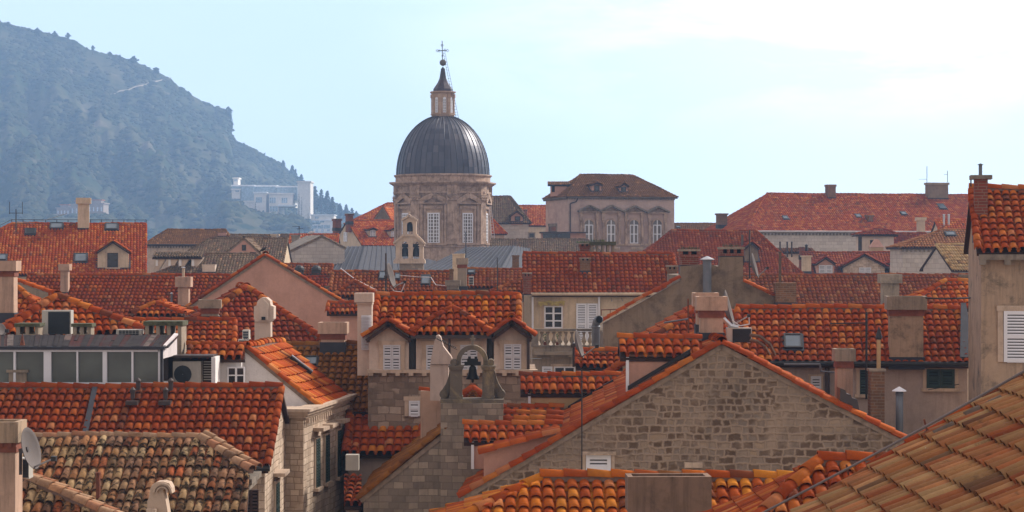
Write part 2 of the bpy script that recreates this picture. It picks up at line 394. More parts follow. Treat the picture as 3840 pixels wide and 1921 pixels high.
M['s_ashlar'] = stone('ashlar_grey', (.42, .34, .28), (.24, .18, .14), (.20, .155, .125), .34, .22, .014, .028, .35, third=(.33, .26, .21), alt=(.26, .17), soft=.6, bumpd=.035)
M['s_grey'] = stone('ashlar_dark', (.36, .30, .245), (.23, .19, .16), (.17, .14, .115), .25, .17, .009, .012, .45, third=(.25, .21, .17))
M['s_rubble'] = stone('rubble_gable', (.31, .235, .17), (.11, .07, .045), (.29, .225, .175), .27, .18, .045, .045, .45, third=(.20, .165, .14), alt=(.21, .165), wash=.95, bumpd=.05, uvd=2.6, soft=.9)
M['s_rough'] = stone('rough_limestone', (.58, .48, .39), (.36, .28, .22), (.26, .20, .15), .34, .2, .014, .022, .45, bumpd=.03, alt=(.26, .16), soft=.7, scol=(.12, .085, .06))
M['s_cath'] = stone('cathedral_stone', (.50, .38, .29), (.36, .26, .2), (.33, .25, .19), .9, .42, .01, .004, .5, scol=(.13, .08, .06), bumpd=.01)
M['s_carved'] = plaster('carved_stone', (.44, .33, .26), stain=.75, streak=.7, scol=(.12, .075, .055), sth=.44)
M['s_palace'] = stone('palace_stone', (.48, .37, .33), (.41, .31, .28), (.38, .29, .26), .7, .33, .008, .004, .35, scol=(.16, .10, .09), bumpd=.01)
M['s_white'] = stone('white_ashlar', (.5, .46, .42), (.4, .36, .33), (.28, .24, .22), .6, .33, .014, .01, .2)
M['s_trim'] = plaster('stone_trim', (.48, .38, .30), stain=.4, streak=.5, scol=(.10, .075, .06), sth=.5)
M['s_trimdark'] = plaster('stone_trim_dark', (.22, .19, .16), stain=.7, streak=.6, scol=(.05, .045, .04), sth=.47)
M['s_bell'] = plaster('stone_bell', (.135, .115, .095), stain=.5, streak=.4, scol=(.045, .042, .04), patch=(.33, .25, .14), sth=.5)
M['brick'] = stone('brick_red', (.24, .06, .04), (.16, .045, .032), (.20, .13, .10), .22, .08, .012, .004, .5, bumpd=.01)
M['brickold'] = stone('brick_old', (.22, .11, .06), (.13, .075, .05), (.20, .15, .11), .22, .08, .012, .006, .6, bumpd=.01)
M['lead'] = plain('lead_roof', (.045, .045, .056), .75, .05, .2, sc=1.2, grime=.2)
M['leadseam'] = plain('lead_seam', (.07, .07, .085), .55, .2, .2)
M['domeseam'] = plain('dome_seam', (.045, .045, .06), .6, .2, .2)
M['flash'] = plain('lead_flashing', (.05, .05, .06), .7, .1, spec=.15)
M['darkmetal'] = plain('dark_metal', (.03, .027, .027), .5, .3)
M['brownmetal'] = plain('brown_metal', (.055, .04, .038), .45, .2)
M['rust'] = plain('rusty_iron', (.17, .055, .03), .85, .1, .5, sc=14)
M['pipe'] = plain('grey_pipe', (.14, .15, .17), .5, .3, .15)
M['steel'] = plain('bright_steel', (.5, .5, .52), .35, .7)
M['white'] = plain('white_paint', (.72, .72, .76), .5, 0, .04)
M['shutter'] = plain('shutter_white', (.58, .57, .60), .6, 0, .06)
M['green'] = plain('shutter_green', (.018, .04, .034), .5, 0, .2)
M['brownsh'] = plain('shutter_brown', (.06, .028, .022), .6, 0, .2)
M['ac'] = plain('ac_casing', (.46, .43, .38), .5, 0, .06, grime=.2)
M['acdark'] = plain('ac_grille', (.02, .028, .035), .6)
M['dish'] = plain('dish_grey', (.15, .13, .125), .8, 0, .08, spec=.1)
M['terra'] = plain('terracotta', (.20, .06, .035), .8, 0, .25, sc=6)
M['dark'] = plain('dark_void', (.015, .014, .014), .9)
M['wood'] = plain('old_wood', (.12, .08, .055), .85, 0, .3, sc=8)
M['moss'] = plain('moss', (.08, .08, .045), 1, 0, .5, sc=12)
M['leaf'] = plain('leaves', (.05, .09, .025), .7, 0, .4, sc=5)
M['cloth'] = plain('yellow_cloth', (.42, .33, .12), .9, 0, .3, sc=8)
M['bell'] = plain('bell_bronze', (.02, .02, .02), .55, .4)
M['cable'] = plain('grey_cable', (.16, .13, .13), .8)
M['plasticwhite'] = plain('white_render', (.58, .52, .52), .7)
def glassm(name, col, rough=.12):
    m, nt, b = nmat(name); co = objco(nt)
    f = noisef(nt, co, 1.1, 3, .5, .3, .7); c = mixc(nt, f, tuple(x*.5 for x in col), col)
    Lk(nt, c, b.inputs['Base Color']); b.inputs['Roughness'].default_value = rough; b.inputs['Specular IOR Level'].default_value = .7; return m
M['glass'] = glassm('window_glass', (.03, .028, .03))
M['glassgrey'] = glassm('curtained_glass', (.20, .17, .15), .25)
M['skyglass'] = glassm('skylight_glass', (.10, .13, .16), .05)
M['greenglass'] = glassm('conservatory_glass', (.10, .115, .10), .3)
def corr_mat():
    m, nt, b = nmat('old_corrugated'); co = objco(nt)
    geo = N(nt, 'ShaderNodeNewGeometry')
    rp = ramp(nt, [(0, (.022, .018, .02)), (.4, (.035, .03, .034)), (.65, (.05, .016, .014)), (.93, (.07, .02, .018)), (1, (.25, .22, .2))]); Lk(nt, geo.outputs['Random Per Island'], rp.inputs[0])
    f = noisef(nt, co, 3, 8, .75, .4, .65); c = mixc(nt, f, rp.outputs[0], (.045, .04, .04)); Lk(nt, c, b.inputs['Base Color']); b.inputs['Roughness'].default_value = .9; b.inputs['Specular IOR Level'].default_value = .08; return m
M['corr'] = corr_mat()
def leadpanel():
    m, nt, b = nmat('dome_lead_panels'); co = objco(nt); geo = N(nt, 'ShaderNodeNewGeometry')
    rp = ramp(nt, [(0, (.036, .037, .055)), (.5, (.058, .06, .08)), (.85, (.075, .077, .098)), (1, (.11, .10, .115))]); Lk(nt, geo.outputs['Random Per Island'], rp.inputs[0])
    f = noisef(nt, mapv(nt, co, (2, 2, .6)), 1.5, 6, .7, .3, .75); c = mixc(nt, mathn(nt, 'MULTIPLY', f, .35), rp.outputs[0], (.13, .11, .12))
    Lk(nt, c, b.inputs['Base Color']); b.inputs['Roughness'].default_value = .42; b.inputs['Metallic'].default_value = .35; return m
M['dome'] = leadpanel()
M['cupola'] = plain('cupola_lead', (.05, .033, .042), .4, .35, .4, sc=2)
EXPO = 0.47; SUN_E = 3.9; HAZE = 0.00035; HCOL = (.38, .62, 1.0, 1); AMB = (6.1, 5.2, 4.7); HAN = .3; SUNP = (36, 55)
# ------------------------------------------------------------------ buildings
def lod(d): return dict(seg=7, lip=True) if d < 60 else dict(seg=6, lip=True) if d < 115 else dict(seg=4, lip=True) if d < 160 else dict(seg=4, lip=False)

class House: pass

def planeof(poly):
    o, u, v, n = plane_axes(poly); return o, n

def house(name, label, xl, xr, yr, ye, d, slope=28, yaw=0, hl=0, hr=0, roof='t_red', wall='p_cream', ov=.3, cap=True, rake=True,
          gutter=None, group=None, cat='house', jit=1.0, pitch=.22, row=.34, wallz=0, ridgemort=True, capmat=None, D=None, holes=None):
    y = R(yaw); ex = V3(math.cos(y), math.sin(y), 0); ey = V3(-math.sin(y), math.cos(y), 0); ez = V3(0, 0, 1)
    O = P(xl, ye, d); k = (xr-1920)/F
    W = (k*O[1]-O[0])/(ex[0]-k*ex[1])
    Mx = O+ex*W/2; t = math.tan(R(slope)); a = (960-yr)/F; ze = O[2]
    cr_ = .15 if cap else 0
    dy = (CZ+a*Mx[1]-ze-cr_)/(t-a*ey[1]); zr = ze+t*dy
    Dp = D or 2*dy
    T = lambda x, yy, z: V3(O[0], O[1], 0)+ex*x+ey*yy+ez*z
    h = House(); h.T = T; h.ex, h.ey, h.ez = ex, ey, ez; h.W, h.D, h.ze, h.zr, h.dy, h.d = W, Dp, ze, zr, dy, d; h.t = t
    c = T(W/2, Dp/2, 0); h.root = thing(name, label, cat, c, group)
    front = [T(0, 0, ze), T(W, 0, ze), T(W-hr, dy, zr), T(hl, dy, zr)]
    h.front = front; h.fp = planeof(front); h.fu = plane_axes(front)
    mb = MB(); kw = lod(d)
    tiles(mb, front, jit=jit, pitch=pitch, row=row, holes=holes or (), **kw)
    back = [T(W, Dp, ze), T(0, Dp, ze), T(hl, dy, zr), T(W-hr, dy, zr)]
    mb.prism(back, (0, 0, -.1), 1)
    if hl > .01:
        h.lp = planeof([T(0, Dp, ze), T(0, 0, ze), T(hl, dy, zr)])
        tiles(mb, [T(0, Dp, ze), T(0, 0, ze), T(hl, dy, zr)], jit=jit, pitch=pitch, row=row, **kw)
    if hr > .01:
        tiles(mb, [T(W, 0, ze), T(W, Dp, ze), T(W-hr, dy, zr)], jit=jit, pitch=pitch, row=row, **kw)
    cm = None
    if cap:
        r = .115*pitch/.22
        mo = 2 if ridgemort else None
        capline(mb, T(hl, dy, zr+.03), T(W-hr, dy, zr+.03), r, .42, mi=3, mortar=mo)
        if hl > .01: capline(mb, T(0, 0, ze+.02), T(hl, dy, zr+.04), r, .4, mi=3, mortar=mo)
        if hr > .01: capline(mb, T(W, 0, ze+.02), T(W-hr, dy, zr+.04), r, .4, mi=3, mortar=mo)
        if rake and hl <= .01: capline(mb, T(.02, -.03, ze+.01), T(.02, dy, zr+.02), r*.9, .38, mi=3)
        if rake and hr <= .01: capline(mb, T(W-.02, -.03, ze+.01), T(W-.02, dy, zr+.02), r*.9, .38, mi=3)
    h.roof = mb.build('roof', [M[roof], M['under'], M['mortar'], M[capmat or roof]], h.root)
    wl = .12 if hl <= .01 else ov; wr = .12 if hr <= .01 else ov; zt = ze-.10+t*ov*.9
    b = [T(wl, ov, wallz), T(W-wr, ov, wallz), T(W-wr, Dp-ov, wallz), T(wl, Dp-ov, wallz)]
    tp = [T(wl, ov, zt), T(W-wr, ov, zt), T(W-wr, Dp-ov, zt), T(wl, Dp-ov, zt)]
    gl = T(wl, dy, zr-.14); gr = T(W-wr, dy, zr-.14)
    w = MB(); v = b+tp+[gl, gr]
    f = [[0, 1, 5, 4], [2, 3, 7, 6]]
    f += [[3, 0, 4, 8, 7]] if hl <= .01 else [[3, 0, 4, 7]]
    f += [[1, 2, 6, 9, 5]] if hr <= .01 else [[1, 2, 6, 5]]
    f += [[4, 5, 6, 7]]
    w.add(v, f, 0)
    h.wall = w.build('wall', [M[wall]], h.root)
    h.wp = (T(0, ov, 0), -ey)                # front wall plane
    h.n = -ey
    if gutter:
        g = MB(); g.tube([T(-.05, -.06, ze-.02), T(W+.05, -.06, ze-.02)], .07, 8); g.build('gutter', [M[gutter]], h.root)
    return h

def on(h, px, py): return ray(px, py, *h.fp)
def onw(h, px, py): return ray(px, py, *h.wp)

def gable(name, label, apex, left, right, d, L, yaw=0, roof='t_orange', wall='s_rubble', ov=.04, cat='house', group=None, pitch=.22, front=True,
          raker=.12, wt=.06, tileL=True, tileR=True, row=.34, capmat=None):
    """gable end facing the camera, ridge running away from it"""
    y = R(yaw); r = V3(math.sin(y), math.cos(y), 0); ex = V3(math.cos(y), -math.sin(y), 0)
    A = P(apex[0], apex[1], d); Lp = ray(left[0], left[1], A, r); Rp = ray(right[0], right[1], A, r)
    A, Lp, Rp = [q-V3(0, 0, .09) for q in (A, Lp, Rp)]
    h = House(); h.r, h.ex, h.A, h.L, h.Rt, h.d, h.len = r, ex, A, Lp, Rp, d, L; h.ey = r; h.ez = V3(0, 0, 1)
    base = (Lp+Rp)/2+r*L/2; base[2] = 0
    h.root = thing(name, label, cat, base, group)
    mb = MB(); kw = lod(d)
    A0, L0, R0 = A-r*ov, Lp-r*ov, Rp-r*ov; E = r*(L+ov)
    if tileL: tiles(mb, [L0+E, L0, A0, A0+E], slab=False, pitch=pitch, row=row, **kw)
    if tileR: tiles(mb, [R0, R0+E, A0+E, A0], slab=False, pitch=pitch, row=row, **kw)
    h.plL = planeof([L0+E, L0, A0]); h.plR = planeof([R0, R0+E, A0])
    mb2 = mb
    uz = V3(0, 0, 1)
    capline(mb, A0+uz*.04, A0+E+uz*.04, raker*1.05, .42, mi=3, mortar=2)
    nl = unit(np.cross(r, L0-A0)); nl = nl if nl[2] > 0 else -nl
    nr_ = unit(np.cross(r, R0-A0)); nr_ = nr_ if nr_[2] > 0 else -nr_
    for off in (0.0,):
        capline(mb, L0+nl*.03+r*off, A0+nl*.03+r*off, raker*.9, .36, mi=3, up=nl)
        capline(mb, R0+nr_*.03+r*off, A0+nr_*.03+r*off, raker*.9, .36, mi=3, up=nr_)
    for q_, nq in ((L0, nl), (R0, nr_)): mb.bar(q_-nq*.05+r*.05, A0-nq*.05+r*.05, .1, .11, up=nq, mi=4)
    h.roof = mb.build('roof', [M[roof], M['under'], M['mortar'], M[capmat or roof], M['vmortar']], h.root)
    w = MB(); s = V3(0, 0, -wt)
    fr = [V3(Lp[0], Lp[1], 0), V3(Rp[0], Rp[1], 0), Rp+s, A+s, Lp+s]
    ei = ex*.1
    fr[0] = fr[0]+ei; fr[4] = fr[4]+ei; fr[1] = fr[1]-ei; fr[2] = fr[2]-ei
    w.prism(fr, r*L, 0); h.wall = w.build('wall', [M[wall]], h.root)
    h.wp = (A, r); h.n = -r
    return h

def hipfront(name, label, apex, el, er, ye, d, L, slope=28, yaw=0, roof='t_orange', wall='p_pink', cat='house', pitch=.22, row=.34, capmat=None, capr=.12, ov=.25):
    """roof whose triangular hip end faces the camera, ridge running back"""
    y = R(yaw); ex = V3(math.cos(y), math.sin(y), 0); ey = V3(-math.sin(y), math.cos(y), 0)
    O = P(el, ye, d); k = (er-1920)/F; W = (k*O[1]-O[0])/(ex[0]-k*ex[1])
    t = math.tan(R(slope)); a = (960-apex[1])/F; Mx = O+ex*W/2
    dy = (CZ+a*Mx[1]-O[2]-capr-.1)/(t-a*ey[1]); zr = O[2]+t*dy
    # apex x at depth
    q = V3(O[0], O[1], zr)+ey*dy; kk = (apex[0]-1920)/F; s = (kk*q[1]-q[0])/(ex[0]-kk*ex[1])
    T = lambda x, yy, z: V3(O[0], O[1], 0)+ex*x+ey*yy+V3(0, 0, z)
    ze = O[2]; A = T(s, dy, zr); B = T(s, dy+L, zr)
    h = House(); h.T = T; h.ex, h.ey, h.ez = ex, ey, V3(0, 0, 1); h.W, h.ze, h.zr, h.dy, h.d = W, ze, zr, dy, d; h.n = -ey
    h.root = thing(name, label, cat, T(W/2, (dy+L)/2, 0))
    kw = lod(d); mb = MB()
    f = [T(0, 0, ze), T(W, 0, ze), A]; h.fp = planeof(f)
    tiles(mb, f, pitch=pitch, row=row, **kw)
    Lq = [T(0, dy+L, ze), T(0, 0, ze), A, B]; Rq = [T(W, 0, ze), T(W, dy+L, ze), B, A]
    tiles(mb, Lq, pitch=pitch, row=row, **kw); tiles(mb, Rq, pitch=pitch, row=row, **kw)
    z = V3(0, 0, .04)
    capline(mb, T(0, 0, ze)+z, A+z, capr, .4, mi=3, mortar=2); capline(mb, T(W, 0, ze)+z, A+z, capr, .4, mi=3, mortar=2); capline(mb, A+z, B+z, capr, .4, mi=3, mortar=2)
    h.roof = mb.build('roof', [M[roof], M['under'], M['mortar'], M[capmat or roof]], h.root)
    w = MB(); w.wprism([T(ov, ov, 0), T(W-ov, ov, 0), T(W-ov, dy+L-ov, 0), T(ov, dy+L-ov, 0)], 0, ze-.05+ov*.3)
    h.wall = w.build('wall', [M[wall]], h.root); h.wp = (T(0, ov, 0), -ey)
    return h

def wframe(p, n):
    """axes for something applied to a vertical wall whose outward normal is n"""
    n = unit(n); ex = unit(np.cross((0, 0, 1), n)); return ex, -n, V3(0, 0, 1)

def rectw(h, x0, y0, x1, y1, plane=None):
    pl = plane or h.wp
    a = ray(x0, y1, *pl); b = ray(x1, y1, *pl); c = ray(x0, y0, *pl)
    w = np.linalg.norm((b-a)[:2]); hh = c[2]-a[2]; m = (a+b)/2; m = V3(m[0], m[1], min(a[2], b[2])); return m, w, hh

def window(h, x0, y0, x1, y1, kind='glass', plane=None, n=None, cols=2, rows=3, trim='s_trim', tw=.12, sill=True, mat='white', parent=None, glass='glass', lintel=True, mt=.035, fr=.06, slatmat=None, label=None, opened=0):
    n = h.n if n is None else n
    c, w, hh = rectw(h, x0, y0, x1, y1, plane); return window_at(h.root, c, w, hh, n, kind, cols, rows, trim, tw, sill, mat, parent, glass, lintel, mt, fr, label)

def window_at(root, c, w, hh, n, kind='glass', cols=2, rows=3, trim='s_trim', tw=.12, sill=True, mat='white', parent=None, glass='glass', lintel=True, mt=.035, fr=.06, label=None):
    ex, ei, ez = wframe(c, n); n = unit(n); B = lambda mb, x, z, sx, sz, y0, dep, mi=0: mb.box(c+ex*x+ez*z+n*(y0+dep/2), sx, dep, sz, (ex, ei, ez), mi)
    mb = MB()
    if trim:
        B(mb, -w/2-tw/2, -.0, tw, hh, -.02, .07, 1); B(mb, w/2+tw/2, 0, tw, hh, -.02, .07, 1)
        if lintel: B(mb, 0, hh, w+2*tw+.06, tw, -.02, .09, 1)
        if sill: B(mb, 0, -.09, w+2*tw+.1, .09, -.02, .16, 1)
    win = None
    if kind == 'glass':
        B(mb, -w/2+fr/2, 0, fr, hh, -.01, .045); B(mb, w/2-fr/2, 0, fr, hh, -.01, .045); B(mb, 0, 0, w-2*fr, fr, -.01, .045); B(mb, 0, hh-fr, w-2*fr, fr, -.01, .045)
        for i in range(1, cols): B(mb, -w/2+w*i/cols, fr, mt*(1.6 if cols % 2 == 0 and i == cols//2 else 1), hh-2*fr, -.01, .04)
        for j in range(1, rows): B(mb, 0, hh*j/rows-mt/2, w-2*fr-.002, mt, -.012, .036)
        win = mb.build('window', [M[mat], M[trim or mat]], root, parent, label=label)
        g = MB(); B(g, 0, fr*.5, w-fr, hh-fr, -.03, .035); g.build('pane', [M[glass]], root, win)
    else:
        g = MB()
        if not mb.V: B(mb, 0, 0, w, hh, -.03, .035)
        win = mb.build('window', [M['dark'], M[trim or mat]], root, parent, label=label)
        leaves = 2 if kind == 'shutter' else 1
        lw = w/leaves
        for i in range(leaves):
            g = MB(); xc = -w/2+lw*(i+.5); q = min(.09, lw*.16)
            B(g, xc, .001, lw*.96, hh-.002, -.02, .04, 1)
            for sx in (-1, 1): B(g, xc+sx*(lw*.97-q)/2, 0, q, hh, .0, .07)
            for z in (0, hh*.5-q/2, hh-q): B(g, xc, z, lw*.97-2*q, q, .0, .068)
            ns = max(4, int(hh/.075)); st = hh/ns
            for k in range(ns):
                z = k*st+st*.1; a = c+ex*xc+ez*z+n*.045
                g.bar(a-ex*(lw*.97/2-q), a+ex*(lw*.97/2-q), .012, st*.66, up=unit(ez-n*.45), mi=0)
            g.build('shutter', [M[mat], M['dark']], root, win)
    return win

def chimney(h, x0, x1, yt, yb, style='cap', cap=None, mat='p_pinkc', d=None, dep=None, ch=None, grow=None, name='chimney', on_root=False, label=None, capmat=None, sink=1.2):
    """x0..x1 = shaft edges in the photo; yt top, yb where it meets the roof"""
    if d is None: p = on(h, (x0+x1)/2, yb)
    else: p = P((x0+x1)/2, yb, d)
    s = p[1]/F; w = (x1-x0)*s; H = (yb-yt)*s; dp = dep or max(.45, min(w, .9)); mb = MB()
    ex, ey, ez = (h.ex, h.ey, h.ez) if hasattr(h, 'ey') else (V3(1, 0, 0), V3(0, 1, 0), V3(0, 0, 1))
    if hasattr(h, 'r'): ex, ey = h.ex, h.r
    ax = (ex, ey, ez); c = p+ey*dp*.3
    g = grow if grow is not None else w*.16
    chh = (ch*s) if ch else H*.3
    lead = MB()
    if style == 'cap':
        mb.box(c-ez*sink, w, dp, sink+H-chh-.08, ax, 0)
        mb.box(c+ez*(H-chh-.18), w+.06, dp+.06, .10, ax, 2)
        for q in range(int((w+g)/.16)):
            mb.box(c+ex*(-(w+g)/2+.08+q*.16)+ez*(H-chh-.08)-ey*(dp+g*.6)/2, .07, .06, .08, ax, 2)
        mb.box(c+ez*(H-chh-.08), w+g*.6, dp+g*.6, .08, ax, 2)
        zz = c+ez*(H-chh); W2, D2 = w+2*g, dp+2*g; th = .09
        mb.box(zz, W2, D2, .06, ax, 1)
        for sx in (-1, 1): mb.box(zz+ex*sx*(W2-th)/2+ez*.06, th, D2, chh-.06, ax, 1)
        for sy in (-1, 1): mb.box(zz+ey*sy*(D2-th)/2+ez*.06, W2-2*th, th, chh-.06, ax, 1)
        mb.box(zz+ez*.061, W2-2*th, D2-2*th, chh*.5, ax, 3)
    elif style == 'brick':
        mb.box(c-ez*sink, w, dp, sink+H-chh, ax, 0)
        zz = c+ez*(H-chh)
        mb.box(zz, w+g*1.2, dp+g*1.2, chh*.3, ax, 0)
        k = max(2, int(w/.22)); W2 = w+g
        for q in range(k+1): mb.box(zz+ex*(-W2/2+.06+q*(W2-.12)/k)+ez*chh*.3, .1, dp+g, chh*.45, ax, 0)
        mb.box(zz+ez*chh*.3, W2-.2, dp*.4, chh*.45, ax, 3)
        mb.box(zz+ez*chh*.75, w+g*1.6, dp+g*1.6, chh*.25, ax, 1)
    elif style == 'vent':
        mb.box(c-ez*sink, w, dp, sink+H*.2, ax, 0); k = max(2, int(w/.28))
        for q in range(k+1): mb.box(c+ez*H*.2+ex*(-w/2+.05+q*(w-.1)/k), .1, dp, H*.55, ax, 0)
        mb.box(c+ez*H*.2, w*.98, .1, H*.1, ax, 0)
        mb.box(c+ez*H*.75, w+2*g, dp+2*g, H*.25, ax, 1)
    elif style == 'pipe':
        r = w/2; mb.lathe(c-ez*.6, [(r, 0), (r, .6+H*.86), (r*1.12, .6+H*.86), (r*1.12, .6+H*.9), (r*.7, .6+H*.9)], 14, 0)
        mb.lathe(c+ez*H*.9, [(r*1.7, 0), (r*1.7, H*.015), (.01, H*.1)], 14, 1)
    elif style == 'slab':
        mb.box(c-ez*sink, w, dp, sink+H-chh, ax, 0); mb.box(c+ez*(H-chh), w+2*g, dp+2*g, chh, ax, 1)
    mats = {'cap': [mat, capmat or mat, 'terra', 'dark'], 'brick': [mat, capmat or 'p_conc', 'terra', 'dark'], 'vent': [mat, capmat or 'moss', mat, 'dark'], 'pipe': [mat, capmat or 'steel'], 'slab': [mat, capmat or mat]}[style]
    if style != 'pipe' and not on_root:
        mb.box(c-ez*.3, w+.07, dp+.07, .3+.06, ax, len(mats)); mats = mats+['flash']
    par = getattr(h, 'roof', None)
    o = mb.build(name, [M[k] for k in mats], h.root, par, label=label)
    h.ctop = c+ez*H; return o

def skylight(h, x0, x1, y0, y1, glass='skyglass', label=None):
    a = on(h, (x0+x1)/2, (y0+y1)/2); o, u, v, n = h.fu
    w = np.linalg.norm(on(h, x1, (y0+y1)/2)-on(h, x0, (y0+y1)/2)); l = np.linalg.norm(on(h, (x0+x1)/2, y0)-on(h, (x0+x1)/2, y1))
    ax = (u, v, n); mb = MB()
    mb.box(a, w, l, .10, ax, 1)
    for s in (-1, 1): mb.box(a+u*s*(w*.78)/2+n*.10, w*.08, l*.84, .07, ax, 0)
    for s in (-1, 1): mb.box(a+v*s*(l*.76)/2+n*.10, w*.70, l*.08, .07, ax, 0)
    f = mb.build('skylight', [M['darkmetal'], M['flash']], h.root, h.roof, label=label)
    g = MB(); g.box(a+n*.12, w*.7, l*.68, .03, ax); g.build('pane', [M[glass]], h.root, f)

def dormer(h, x0, x1, ya, ye, yb, wall='p_dormer', roof='t_red', win=None, wkind='shutter', wmat='shutter', ovx=.15, ovf=.25, L=None, face=None, cols=2, rows=2, slope_hip=False, side=None, trim=None, cap=True):
    """gabled dormer on the front plane; wall x0..x1, apex ya, eave ye, base yb"""
    p = on(h, (x0+x1)/2, yb); pl = (p, -h.ey)
    a = ray(x0, yb, *pl); b = ray(x1, yb, *pl); A = ray((x0+x1)/2, ya, *pl); E = ray(x0, ye, *pl)
    w = np.linalg.norm((b-a)[:2]); zb, ze, za = a[2], E[2], A[2]; ex, ey, ez = h.ex, h.ey, h.ez
    c = (a+b)/2; c[2] = 0
    Lb = L or (za-zb)/h.t+.1
    mb = MB(); q = lambda x, z: c+ex*x+ez*z
    s = (za-ze)/(w/2)
    mb.prism([q(-w/2, zb-.3), q(w/2, zb-.3), q(w/2, ze-.06), q(0, za-.06), q(-w/2, ze-.06)], ey*Lb, 0)
    mb.box(q(0, zb-.02)-ey*.03, w+.1, .1, .14, (ex, ey, ez), 1)
    for sx in (-1, 1):      # lead cheeks flashing
        mb.prism([q(sx*(w/2+.03), zb-.05), q(sx*(w/2+.03), zb+.12), q(sx*(w/2+.03), ze)+ey*((ze-zb)/h.t), q(sx*(w/2+.03), ze-.2)+ey*((ze-zb)/h.t)], ex*sx*.12, 1)
    dm = mb.build('dormer', [M[wall], M['flash']], h.root, label=None)
    rb = MB(); kw = lod(h.d); W2 = w/2+ovx; zl = za-s*W2
    f0 = -ey*ovf; E0 = ey*(Lb+ovf); z3 = .03
    G = lambda x, z: q(x, z)+f0
    if not slope_hip:
        tiles(rb, [G(-W2, zl)+E0, G(-W2, zl), G(0, za), G(0, za)+E0], **kw); tiles(rb, [G(W2, zl), G(W2, zl)+E0, G(0, za)+E0, G(0, za)], **kw)
        if cap:
            capline(rb, G(0, za+z3), G(0, za+z3)+E0, .10, .4, mi=2)
            n1 = unit(V3(0, 0, 1)-ex*s); n2 = unit(V3(0, 0, 1)+ex*s)
            capline(rb, G(-W2, zl)+n1*.02, G(0, za)+n1*.02, .085, .34, mi=2, up=n1); capline(rb, G(W2, zl)+n2*.02, G(0, za)+n2*.02, .085, .34, mi=2, up=n2)
    else:
        bk = (za-ze)/math.tan(R(30))
        tiles(rb, [G(-W2, zl), G(W2, zl), G(0, za)+ey*bk], **kw)
        tiles(rb, [G(-W2, zl)+E0+ey*bk, G(-W2, zl), G(0, za)+ey*bk, G(0, za)+E0+ey*bk], **kw); tiles(rb, [G(W2, zl), G(W2, zl)+E0+ey*bk, G(0, za)+E0+ey*bk, G(0, za)+ey*bk], **kw)
        capline(rb, G(-W2, zl+z3), G(0, za+z3)+ey*bk, .11, .36, mi=2); capline(rb, G(W2, zl+z3), G(0, za+z3)+ey*bk, .11, .36, mi=2); capline(rb, G(0, za+z3)+ey*bk, G(0, za+z3)+ey*(bk+Lb), .11, .4, mi=2)
    rb.build('dormer_roof', [M[roof], M['under'], M[roof]], h.root, dm)
    if win:
        cc, ww, hh = rectw(h, *win, plane=pl)
        window_at(h.root, cc, ww, hh, -ey, wkind, cols, rows, trim, .1, True, wmat, dm)
    return dm, pl

def pipe_part(h, name, pts, r, mat, par=None, n=8):
    mb = MB(); mb.tube(pts, r, n); return mb.build(name, [M[mat]], h.root, par)

# ------------------------------------------------------------------ rooftop things
def sat_dish(px, py, d, rpx, yawd, label, mast=None, arm=True, tilt=15, armend=None, group='satellite dishes on the roofs'):
    """dish centre px,py; radius rpx; yawd = heading of its open side (0 towards camera, 90 to the right)"""
    c = P(px, py, d); r = rpx/F*d; a = R(yawd); nrm = unit(V3(math.sin(a), -math.cos(a), math.sin(R(tilt))))
    ex = unit(np.cross((0, 0, 1), nrm)); ey = np.cross(nrm, ex)
    base = c.copy(); base[2] -= r*1.3
    t = thing('satellite_dish', label, 'satellite dish', base, group)
    mb = MB(); prof = [(.01, 0), (r*.3, r*.02), (r*.6, r*.09), (r*.85, r*.18), (r, r*.26), (r*1.03, r*.25), (r*.85, r*.14), (r*.6, r*.05), (r*.3, -.02), (.01, -.03)]
    mb.lathe(c-nrm*r*.2, prof, 28, 0, (ex, ey*1.06, nrm), cap=False); mb.build('reflector', [M['dish']], t, smooth=True)
    foc = c+nrm*r*1.15-ey*r*.45
    if armend: foc = P(armend[0], armend[1], d-.4)
    mb = MB(); mb.tube([c-ey*r*.95, foc], .018, 6); mb.box(foc-V3(0, 0, .05), .09, .12, .09, None, 1); mb.build('arm', [M['steel'], M['darkmetal']], t)
    mb = MB(); mb.bar(c-nrm*.05, c-nrm*.22, .06, .09); bt = c-nrm*.2
    if mast: m0 = P(mast[0], mast[1], d+.3); mt_ = P(mast[0], mast[2], d+.3); mb.tube([m0, mt_], .03, 8); mb.bar(c-nrm*.1, V3(m0[0], m0[1], c[2]), .05, .05)
    else: mb.tube([bt, bt-V3(0, 0, r*1.2)], .03, 8)
    mb.build('mast', [M['brownmetal']], t)
    return t

